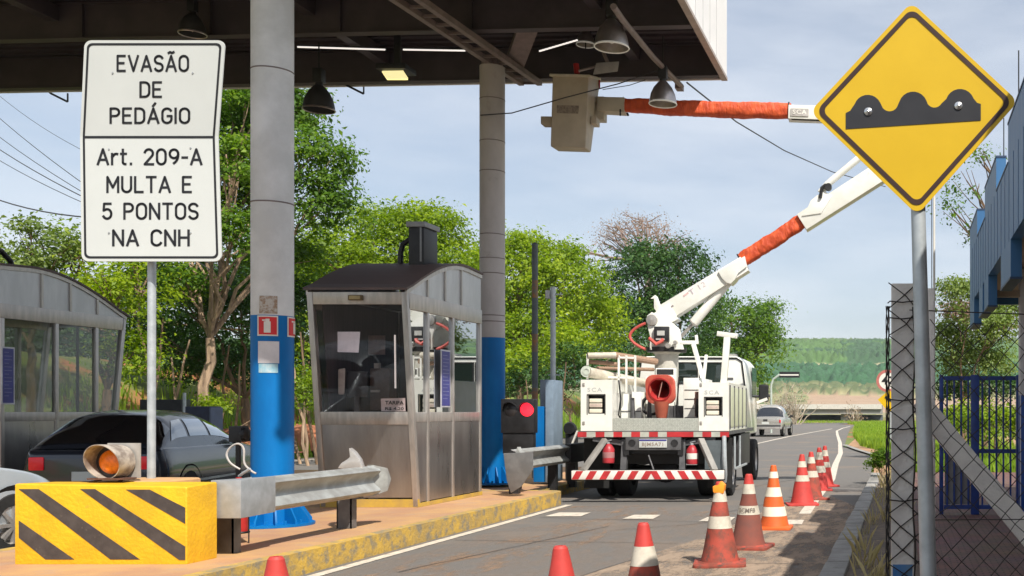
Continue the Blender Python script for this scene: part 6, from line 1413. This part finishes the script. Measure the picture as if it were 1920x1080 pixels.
b = MB(); b.lathe(T(1222, 600, YBm - .30), [(.001, -.03), (.09, -.02), (.10, .02)], 20, 'y'); b.lathe(T(1252, 648, YBm - .36), [(.001, -.02), (.04, -.02), (.05, .02)], 12, 'y'); b.lathe(T(1266, 642, YBm - .34), [(.001, -.02), (.03, -.02), (.04, .02)], 12, 'y'); b.build('pin', M_STEELL, tw)
# lower boom
LB0, LB1 = (1228, 600), (1800, 236)
def along(px0, py0, px1, py1, w0, w1, Y, th, m, name, parent=tr, bev=.01):
    a, c = Vector((px0, py0)), Vector((px1, py1)); n = (c - a).normalized(); n = Vector((-n.y, n.x))
    q_ = [a + n * w0 / 2, c + n * w1 / 2, c - n * w1 / 2, a - n * w0 / 2]; b = MB(); b.prism([T(p.x, p.y, Y - th / 2) for p in q_], (0, th, 0)); return b.build(name, m, parent, bevel=bev)
lb = along(1240, 590, 1396, 494, 34, 30, YBm, .30, M_WHITE, 'lower_boom')
plate([(1346, 509), (1396, 480), (1400, 500), (1384, 512), (1378, 524), (1370, 532), (1362, 530), (1354, 522)], YBm - .19, .38, M_WHITE, 'boom_bracket', lb)
along(1228, 604, 1262, 583, 30, 36, YBm, .36, M_WHITE, 'boom_heel', lb)
plate([(1219, 560), (1228, 553), (1232, 556), (1241, 580), (1235, 590), (1226, 578), (1226, 560)], YBm - .16, .06, M_WHITE, 'boom_hook', lb)
for (x_, y_, s_) in ((1286, 552, 6), (1258, 576, 4)): 
    b = MB(); p = T(x_, y_, YBm - .152); b.bar(p + Vector((-.04, -.002, -.03)), p + Vector((.04, -.002, .03)), .004, .03); b.build('boom_mark', mat('mark_grey', (.25, .22, .22), .6) if s_ < 5 else mat('mark_pink', (.60, .42, .40), .6), lb)
textmb('T 12', .13, lambda u, v: T(1308, 541, YBm - .153) + Matrix.Rotation(R(-31.5), 3, 'Y') @ Vector((u * 1.2, -.002, v)), spacing=1.1).build('lettering', mat('boom_letters', (.50, .42, .46), .6), lb, recalc=False, smooth=0)
b = MB(); a = T(1229, 790, YBm - .5); c = T(1266, 690, YBm - .5); b.box(a.x, c.x, a.y, a.y + .2, a.z, c.z); pu = b.build('pump_box', M_WHITE, tr, bevel=.015)
b = MB(); b.box(a.x + .02, c.x - .03, a.y - .006, a.y - .001, c.z - .11, c.z - .02); b.build('vent_slot', M_BLACK, pu)
# hydraulic cylinder
b = MB(); b.tube([T(1374, 518, YBm), T(1366, 527, YBm), T(1301, 605, YBm)], [.07, .082, .082], 20); hc = b.build('lift_cylinder', M_WHITE, tr)
b = MB(); b.tube([T(1301, 605, YBm), T(1276, 632, YBm)], .03, 12); b.tube([T(1299, 607, YBm), T(1301, 605, YBm)], .088, 16); b.build('cylinder_rod', M_STEELL, hc)
# curve smoothing for hoses
# sleeves
M_SLV = mat('orange_sleeve', (.70, .105, .025), .6, var=.12, scale=5, col2=(.52, .065, .018), bump=1.0, bscale=9, stretch=(2.2, 1, 1))
def sleeve(p0, p1, w0, w1, name='boom_sleeve', seed=0, parent=tr):
    A_, B2 = Vector(p0), Vector(p1); N = 64; K = 28; b = MB()
    d = (B2 - A_).normalized(); nrm = Vector((-d.y, d.x))
    for i in range(N + 1):
        t_ = i / N; c_ = A_.lerp(B2, t_); w_ = (w0 + (w1 - w0) * t_) / 2 * YBm / F * 1.0
        ce = T(c_.x, c_.y, YBm); e = min(t_, 1 - t_) * 12; pin = .93 + .07 * min(1, e)
        for k in range(K):
            a = 2 * math.pi * k / K; ca, sa = math.cos(a), math.sin(a); sq = 1 / max(abs(ca), abs(sa)) ** .55
            f_ = 1 + .14 * mnoise.noise(Vector((t_ * 9 + seed, ca * 1.3 + t_ * 4, sa * 1.3))) + .085 * mnoise.noise(Vector((t_ * 40 + seed, ca * 2.5 + t_ * 14, sa * 2.5)))
            rr = w_ * sq * pin * f_ * .92
            dv = Vector((nrm.x, 0, -nrm.y)); b.v.append(ce + dv * (ca * rr) + Vector((0, 1, 0)) * (sa * rr * .85) + Vector((0, 0, -.02 * math.sin(math.pi * t_))))
    for i in range(N):
        for k in range(K): b.f.append([i * K + k, i * K + (k + 1) % K, (i + 1) * K + (k + 1) % K, (i + 1) * K + k]); b.mi.append(0)
    b.f.append(list(range(K))); b.mi.append(0); b.f.append([N * K + k for k in range(K)]); b.mi.append(0)
    o = b.build(name, M_SLV, parent, smooth=60)
    r_ = MB()
    for t_ in (.012, .988):
        c_ = A_.lerp(B2, t_); w_ = (w0 + (w1 - w0) * t_) / 2 * YBm / F; ring = []
        for k in range(25):
            a = 2 * math.pi * k / 24; ca, sa = math.cos(a), math.sin(a); sq = 1 / max(abs(ca), abs(sa)) ** .55
            ring.append(T(c_.x, c_.y, YBm) + Vector((nrm.x, 0, -nrm.y)) * (ca * w_ * sq * .9) + Vector((0, 1, 0)) * (sa * w_ * sq * .77))
        r_.tube(ring, .012, 5, cap=False)
    r_.build('strap', M_DARKM, o); return o
sleeve((1388, 489), (1508, 411), 29, 31, seed=3)
ub = along(1503, 416, 1830, 206, 34, 38, YBm, .32, M_WHITE, 'boom_extension')
plate([(1503, 405), (1513, 392), (1520, 376), (1532, 366), (1546, 358), (1560, 368), (1540, 400)], YBm - .18, .36, M_WHITE, 'knuckle_bracket', ub)
b = MB(); b.tube([T(1538, 362, YBm - .1), T(1552, 345, YBm - .1), T(1640, 272, YBm - .1), T(1780, 170, YBm - .1)], .06, 14); b.build('link_cylinder', M_WHITE, ub)
b = MB(); b.tube([T(1538, 371, YBm - .2), T(1541, 352, YBm - .2), T(1549, 346, YBm - .2)], .03, 8); b.lathe(T(1553, 350, YBm - .2), [(.001, -.02), (.06, -.02), (.06, .1)], 12, 'y'); b.build('hose_end', M_BLACK, ub)
b = MB(); b.tube([T(1512, 422, YBm - .13), T(1642, 340, YBm - .13), T(1800, 240, YBm - .13)], .018, 6); b.build('edge_hose', M_BLACK, ub)
b = MB(); b.lathe(T(1805, 222, YBm - .25), [(.001, 0), (.26, 0), (.26, .5), (.001, .5)], 24, 'y'); b.build('elbow', M_WHITE, tr)
# upper boom
up_ = along(1820, 219, 1478, 209, 30, 26, YBm, .26, M_WHITE, 'upper_boom')
b = MB(); a = T(1482, 217, YBm - .134); c = T(1516, 203, YBm - .134); b.prism([T(u, v, YBm - .145) for u, v in ((1482, 217), (1516, 218), (1516, 204), (1482, 203))], (0, .008, 0)); bd_ = b.build('name_plate', mat('name_grey', (.42, .40, .38), .6), up_)
textmb('SCA', .10, lambda u, v: T(1499, 210, YBm - .149) + Vector((u * 1.2, 0, v)), spacing=1.15, offset=.003).build('lettering', M_SWH, bd_, recalc=False, smooth=0)
sleeve((1483, 208), (1166, 197), 33, 29, seed=9)
b = MB(); b.tube([T(1484, 223, YBm - .1), T(1530, 225, YBm - .1), T(1700, 236, YBm - .1)], .018, 6); b.build('edge_hose', M_BLACK, up_)
along(1170, 196, 1120, 194, 28, 26, YBm, .26, mat('tip_cream', (.50, .45, .36), .6, var=.06), 'boom_tip', up_)
b = MB(); b.tube([T(1163, 205, YBm - .15), T(1163, 217, YBm - .15)], .015, 6); b.tube([T(1176, 212, YBm - .15), T(1178, 217, YBm - .15)], .02, 6); b.build('small_pin', M_BLACK, up_)
# bucket
M_BKT = mat('bucket_fibreglass', (.50, .43, .34), .6, var=.06, scale=3, col2=(.42, .355, .28), col3=(.28, .22, .17), s3=6, lo3=.66, hi3=.85)
Yk0, Yk1 = 17.7, 18.35
b = MB(); f0 = [T(1032, 275, Yk0), T(1098, 278, Yk0), T(1104, 140, Yk0), T(1036, 138, Yk0)]
b0 = [T(1046, 284, Yk1 + .1), T(1108, 286, Yk1 + .1), T(1126, 148, Yk1 + .1), T(1054, 145, Yk1 + .1)]
b.hexa(f0, b0); bk = b.build('bucket', M_BKT, tr, bevel=.03, segs=3)
b = MB(); r0 = [T(1030, 143, Yk0 - .04), T(1106, 145, Yk0 - .04), T(1127, 151, Yk1 + .14), T(1050, 149, Yk1 + .14)]; b.prism(r0, (0, 0, .045)); b.build('bucket_lip', mat('lip_cream', (.60, .54, .44), .6), bk, bevel=.008)
b = MB(); b.prism([T(u, v, Yk0 - .008) for u, v in ((1044, 212), (1084, 213), (1086, 198), (1044, 197))], (0, .004, 0)); b.build('bucket_label', mat('label_dark', (.16, .12, .10), .7, col2=(.3, .25, .2), scale=25), bk)
b = MB(); 
for px, dl in ((1022, .14), (1115, .06)): p = T(px, 228, (Yk0 + Yk1) / 2 - (.1 if px < 1100 else 0)); b.box(p.x - .04, p.x + dl, p.y - .12, p.y + .12, p.z - .07, p.z + .06)
b.build('side_bracket', M_BKT, bk, bevel=.015)
b = MB(); p = T(1122, 200, Yk1); b.box(p.x - .05, p.x + .12, p.y - .1, p.y + .12, p.z - .25, p.z + .15); b.build('mount', mat('mount_cream', (.48, .43, .35), .6), bk, bevel=.01)
b = MB(); b.tube([T(1124, 165, Yk1), T(1124, 150, Yk1)], .015, 6); b.tube([T(1082, 138, Yk1), T(1080, 120, Yk1)], .05, 8); b.build('control_lever', M_RED, bk)
tr.location = (TX, TY, 0); tr.rotation_euler = (0, 0, YAW)
# stacked cones lying in the truck
def TW(x, y, z): return Matrix.Translation((TX, TY, 0)) @ Matrix.Rotation(YAW, 4, 'Z') @ Vector((x, y, z))
t = thing('stacked_cones', 'faded red cones lying on the truck bed with the hollow base facing out', 'traffic cone'); M_RC = mat('cone_faded_red', (.66, .13, .085), .6, col2=(.50, .085, .055), scale=7)
b = MB(); s = .23; pl_ = rpoly([(-s, -s), (s, -s), (s, s), (-s, s)], .13, 6); N_ = len(pl_)
circ = [Vector((.165 * math.cos(math.atan2(p.y, p.x)), .165 * math.sin(math.atan2(p.y, p.x)))) for p in pl_]
b.ring([(p.x, 0, p.y) for p in pl_], [(p.x, 0, p.y) for p in circ], (0, .035, 0)); b.ring([(p.x, .04, p.y - .01) for p in pl_], [(p.x, .04, p.y - .01) for p in circ], (0, .05, 0))
b.build('base_plate', M_RC, t, bevel=.006)
b = MB(); b.lathe((0, 0, 0), [(.185, -.012), (.19, .0), (.165, .0), (.165, -.012), (.185, -.012)], 32, 'y'); b.lathe((0, 0, 0), [(.165, 0), (.06, .52)], 32, 'y'); b.lathe((0, 0, 0), [(.175, .05), (.07, .6), (.001, .6)], 32, 'y'); b.build('cone_body', mat('cone_inner', (.36, .02, .02), .6), t)
b = MB(); b.bar((-.03, .02, -.13), (.04, .02, .12), .012, .012); b.build('strap', mat('strap_pink', (.6, .3, .25), .6), t)
place(t, TW(.08, .08, 1.75), YAW); t.rotation_euler = (R(8), 0, YAW - R(6))
b = MB(); b.lathe((0, 0, 0), [(.001, 0), (.04, 0), (.085, .10), (.12, .34), (.001, .34)], 20); o = b.build('hanging_cone', mat('cone_rust', (.38, .09, .05), .7), smooth=40); tag(o, 'rusty red cone tip hanging below the stacked cones on the truck', 'traffic cone'); o.location = TW(.10, .12, 1.22)

# ================================================================ CARS
M_CARD = mat('car_dark_paint', (.022, .028, .042), .25, .3, var=.06, scale=.8, coat=.8)
M_CARS = mat('car_silver', (.52, .50, .46), .3, .55, var=.05, coat=.5)
M_TAILR = mat('tail_red', (.55, .01, .02), .2, emit=(1, .02, .03, .12))
def car(label, paint, L, W, Hh, cat='car', name='parked_car', plate='', glass=None, pickup=False, group='cars in the toll lanes'):
    """origin: rear centre on the ground, nose towards +y"""
    t = thing(name, label, cat, group); g = glass or M_GLASSD; zb, zl = .55 * Hh / 1.42, .92 * Hh / 1.42
    if pickup: zl = 1.05
    def loft(sts, name, m, parent, bev, segs=3):
        k = len(sts[0]); den = []
        for i in range(len(sts) - 1):
            q4 = [[Vector(v) for v in sts[max(0, i - 1)]], [Vector(v) for v in sts[i]], [Vector(v) for v in sts[i + 1]], [Vector(v) for v in sts[min(len(sts) - 1, i + 2)]]]
            nn = 4 if (q4[2][0] - q4[1][0]).length > .3 else 2
            for w_ in range(nn):
                u = w_ / nn; m1 = [(q4[2][j] - q4[0][j]) for j in range(k)]; m2 = [(q4[3][j] - q4[1][j]) for j in range(k)]
                l0 = (q4[2][0] - q4[0][0]).length or 1; l1 = (q4[3][0] - q4[1][0]).length or 1; ls = (q4[2][0] - q4[1][0]).length
                h00 = 2*u**3 - 3*u*u + 1; h10 = u**3 - 2*u*u + u; h01 = -2*u**3 + 3*u*u; h11 = u**3 - u*u
                den.append([h00 * q4[1][j] + h10 * m1[j] * (ls / l0) + h01 * q4[2][j] + h11 * m2[j] * (ls / l1) for j in range(k)])
        den.append([Vector(v) for v in sts[-1]]); sts = den; b = MB()
        for s_ in sts: b.v += [Vector(v) for v in s_]
        for i in range(len(sts) - 1):
            for j in range(k): b.f.append([i * k + j, i * k + (j + 1) % k, (i + 1) * k + (j + 1) % k, (i + 1) * k + j]); b.mi.append(0)
        b.f.append(list(range(k))); b.mi.append(0); b.f.append([(len(sts) - 1) * k + j for j in range(k)]); b.mi.append(0)
        return b.build(name, m, parent, bevel=bev, smooth=50, segs=segs)
    def sect(y, w_, z0, z1): h = w_ / 2; return [(-h * .94, y, z0), (-h, y, z0 + .15), (-h * 1.0, y, (z0 + z1) / 2 + .08), (-h * .93, y, z1), (h * .93, y, z1), (h * 1.0, y, (z0 + z1) / 2 + .08), (h, y, z0 + .15), (h * .94, y, z0)]
    if not pickup: st = [sect(-.02, W * .84, .36, zl - .10), sect(.03, W * .93, .30, zl - .03), sect(.14, W * .985, .26, zl), sect(.6, W, .22, zl), (sect(L * .5, W * 1.01, .22, zl)), sect(L * .70, W, .22, zl - .02), sect(L * .86, W * .97, .22, zl - .10), sect(L * .96, W * .88, .26, zl - .22), sect(L, W * .76, .34, zl - .34)]
    else: st = [sect(0, W * .97, .5, zl), sect(.05, W, .45, zl), sect(L * .5, W, .42, zl), sect(L * .72, W, .42, zl), sect(L * .95, W * .95, .45, zl - .12), sect(L, W * .9, .55, zl - .3)]
    body = loft(st, 'body', paint, t, .05)
    # greenhouse: rounded shell sampled by S(y, s)
    wb = W * .455
    if pickup: kk = [(.30, zl - .02), (.335, zl + .25), (.365, Hh - .04), (.45, Hh), (.58, Hh - .02), (.66, Hh - .30), (.76, zl - .02)]
    else: kk = [(.02, zl - .02), (.075, zl + .22), (.15, Hh - .06), (.26, Hh), (.42, Hh - .01), (.52, Hh - .09), (.61, zl + .22), (.72, zl - .03)]
    yk = [a_ * L for a_, _ in kk]; zk = [c_ for _, c_ in kk]
    def zr_(y):
        # smooth through the knots
        s_ = 0; tt = 0
        for dy, w_ in ((-.10, 1), (-.05, 2), (0, 3), (.05, 2), (.10, 1)): s_ += w_ * np.interp(y + dy, yk, zk); tt += w_
        return s_ / tt
    ya, yb = yk[0], yk[-1]
    def S(y, s_):
        a_ = math.pi * s_; hgt = max(.001, zr_(y) - (zl - .03)); ex = .52
        ca, sa = math.cos(a_), math.sin(a_); u = math.copysign(abs(ca) ** ex, ca); v = abs(sa) ** ex
        return Vector((wb * u * (1 - .20 * v * min(1, hgt / .45)), y, zl - .03 + hgt * v))
    b = MB(); NY, NS = 40, 28
    for i_ in range(NY + 1):
        for k_ in range(NS + 1): b.v.append(S(ya + (yb - ya) * i_ / NY, k_ / NS))
    for i_ in range(NY):
        for k_ in range(NS): q0 = i_ * (NS + 1) + k_; b.f.append([q0, q0 + 1, q0 + NS + 2, q0 + NS + 1]); b.mi.append(0)
    gh = b.build('roof', paint, t, smooth=60, recalc=False)
    def patch(nm, f0, f1, s0, s1, nu=14, nv=10):
        """f0(s), f1(s): y limits at section angle s"""
        b = MB()
        for i_ in range(nu + 1):
            for k_ in range(nv + 1):
                s_ = s0 + (s1 - s0) * k_ / nv; y = f0(s_) + (f1(s_) - f0(s_)) * i_ / nu; p_ = S(y, s_)
                n_ = (S(y + .01, s_) - S(y - .01, s_)).cross(S(y, s_ + .003) - S(y, s_ - .003)); n_.normalize()
                if n_.dot(p_ - Vector((0, L * .4, .6))) < 0: n_ = -n_
                b.v.append(p_ + n_ * .007)
        for i_ in range(nu):
            for k_ in range(nv): q0 = i_ * (nv + 1) + k_; b.f.append([q0, q0 + 1, q0 + nv + 2, q0 + nv + 1]); b.mi.append(0)
        return b.build(nm, g, gh, smooth=60, recalc=False)
    ln_ = lambda y0_, y1_: (lambda s_: y0_ + (y1_ - y0_) * min(1, math.sin(math.pi * s_) / .9))
    if pickup: patch('rear_window', lambda s_: yk[0] + .05, lambda s_: yk[2] - .02, .10, .90); wins = ((L * .42, L * .43, L * .52, L * .52), (L * .545, L * .545, L * .70, L * .62))
    else: patch('rear_window', lambda s_: ya + .07, lambda s_: L * .145, .12, .88); wins = ((L * .11, L * .19, L * .235, L * .25), (L * .255, L * .27, L * .405, L * .405), (L * .425, L * .425, L * .645, L * .50))
    patch('windscreen', lambda s_: L * (.54 if not pickup else .61), lambda s_: yb - .1, .14, .86)
    for (y0_, y0t, y1_, y1t) in wins:
        for sd in (0, 1):
            s0, s1 = (.035, .20) if sd == 0 else (.80, .965)
            def mk(p, q_): return lambda s_: p + (q_ - p) * min(1, max(0, ((s_ if s_ < .5 else 1 - s_) - .035) / .165))
            patch('side_window', mk(y0_, y0t), mk(y1_, y1t), s0, s1)
    wb = wb * 2; yf0 = yb - .05
    # lamps, bumper, plate, mirrors, wheels
    for sx in (-1, 1):
        b = MB(); x = sx * W * (.42 if not pickup else .47); wl_ = .17 if not pickup else .09; b.box(min(x, x - sx * wl_), max(x, x - sx * wl_), -.035, .10, zl - .27, zl - .10); b.build('tail_light', M_TAILR, t, bevel=.02)
        b = MB(); x = sx * (W / 2 + .07); yy = yf0 - .28; b.box(x - .08, x + .08, yy - .03, yy + .06, zl + .02, zl + .16); b.bar((sx * W * .44, yy + .03, zl + .02), (x, yy + .03, zl + .06), .04, .04); b.build('side_mirror', M_BLACK, t, bevel=.03, segs=3)
        r = .31 if not pickup else .37
        for yw in (L * .185, L * .80):
            ww = wheel(t, sx * (W / 2 - .09), yw, r, .19, sx)
            q_ = MB()
            for k in range(8): a = 2 * math.pi * k / 8; q_.bar((sx * (W / 2 + .0), yw, r), (sx * (W / 2 - .005), yw + math.cos(a) * r * .58, r + math.sin(a) * r * .58), .03, .035)
            q_.build('spokes', M_STEELL, ww)
            b = MB(); b.lathe((sx * (W / 2 + .008), yw, r + .02), [(r * 1.18, 0), (r * 1.02, -sx * .02), (r * .9, -sx * .10)], 28, 'x'); b.build('wheel_arch', M_BLACK, t)
    b = MB(); b.box(-W * .47, W * .47, -.06, .05, .28 if not pickup else .48, .50 if not pickup else .66); b.build('rear_bumper', paint if not pickup else M_DARKM, t, bevel=.03, segs=3)
    b = MB(); b.box(-.2, .2, -.066, -.061, .52, .64) if not pickup else b.box(-.2, .2, -.01, -.002, .7, .83); b.build('licence_plate', M_SIGNW, t)
    for sx in ((-1, 1) if pickup else ()):
        for ys_ in ((L * .25, L * .42, L * .64) if not pickup else (L * .36, L * .53, L * .70)):
            b = MB(); b.bar((sx * (W / 2 + .006), ys_, .34), (sx * (W / 2 - .004), ys_, zl - .09), .005, .008); b.build('door_seam', M_RUBBER, t, smooth=0)
        for ys_ in ((L * .30, L * .47) if not pickup else (L * .41, L * .58)):
            b = MB(); b.bar((sx * (W / 2 + .018), ys_, zl - .16), (sx * (W / 2 + .018), ys_ + .15, zl - .16), .025, .025); b.build('door_handle', M_DARKM if not pickup else M_STEELL, t, bevel=.006)
    b = MB(); b.bar((W / 2 + .004, .7, .46), (W / 2 + .004, L * .72, .48), .012, .03); b.build('side_trim', M_GALV, t)
    return t
c1 = car('dark hatchback with red tail lamps leaving between the two booths', M_CARD, 3.95, 1.66, 1.43)
place(c1, (-10.35, 13.6, 0), R(12))
c3 = car('light silver car whose front wheel shows at the left edge beside the yellow block', mat('car_light', (.50, .55, .59), .26, .3, var=.04, scale=.8, coat=.7), 3.9, 1.66, 1.42)
place(c3, (-9.40, 7.15, 0), 0)
pk = car('silver pickup truck driving away on the right lane past the aerial lift', M_CARS, 4.8, 1.85, 1.80, 'pickup truck', 'pickup_truck', pickup=True, group=None)
b = MB(); b.box(-.8, .8, -.006, -.001, .78, 1.02); b.build('tailgate', M_CARS, pk, bevel=.004)
b = MB(); b.box(-.12, .12, -.012, -.006, .86, .98); b.build('tailgate_handle', M_DARKM, pk)
b = MB(); b.box(-.93, .93, -.09, .0, .42, .56); b.build('chrome_bumper', M_STEELL, pk, bevel=.01)
place(pk, (-7.75, 59.6, 0), R(-2))
# ================================================================ HAZE
b = MB(); b.box(-1700, 1200, -60, 1600, -12, 95)
hzm = bpy.data.materials.new('haze_air'); hzm.use_nodes = True; n = hzm.node_tree; n.nodes.clear()
o = n.nodes.new('ShaderNodeOutputMaterial'); v = n.nodes.new('ShaderNodeVolumePrincipled'); v.inputs['Density'].default_value = .00014; v.inputs['Color'].default_value = (.85, .92, 1, 1)
n.links.new(v.outputs[0], o.inputs['Volume'])
b.build('haze', hzm, kind='stuff', smooth=0)['label'] = 'thin pale haze in the air over the far hills'
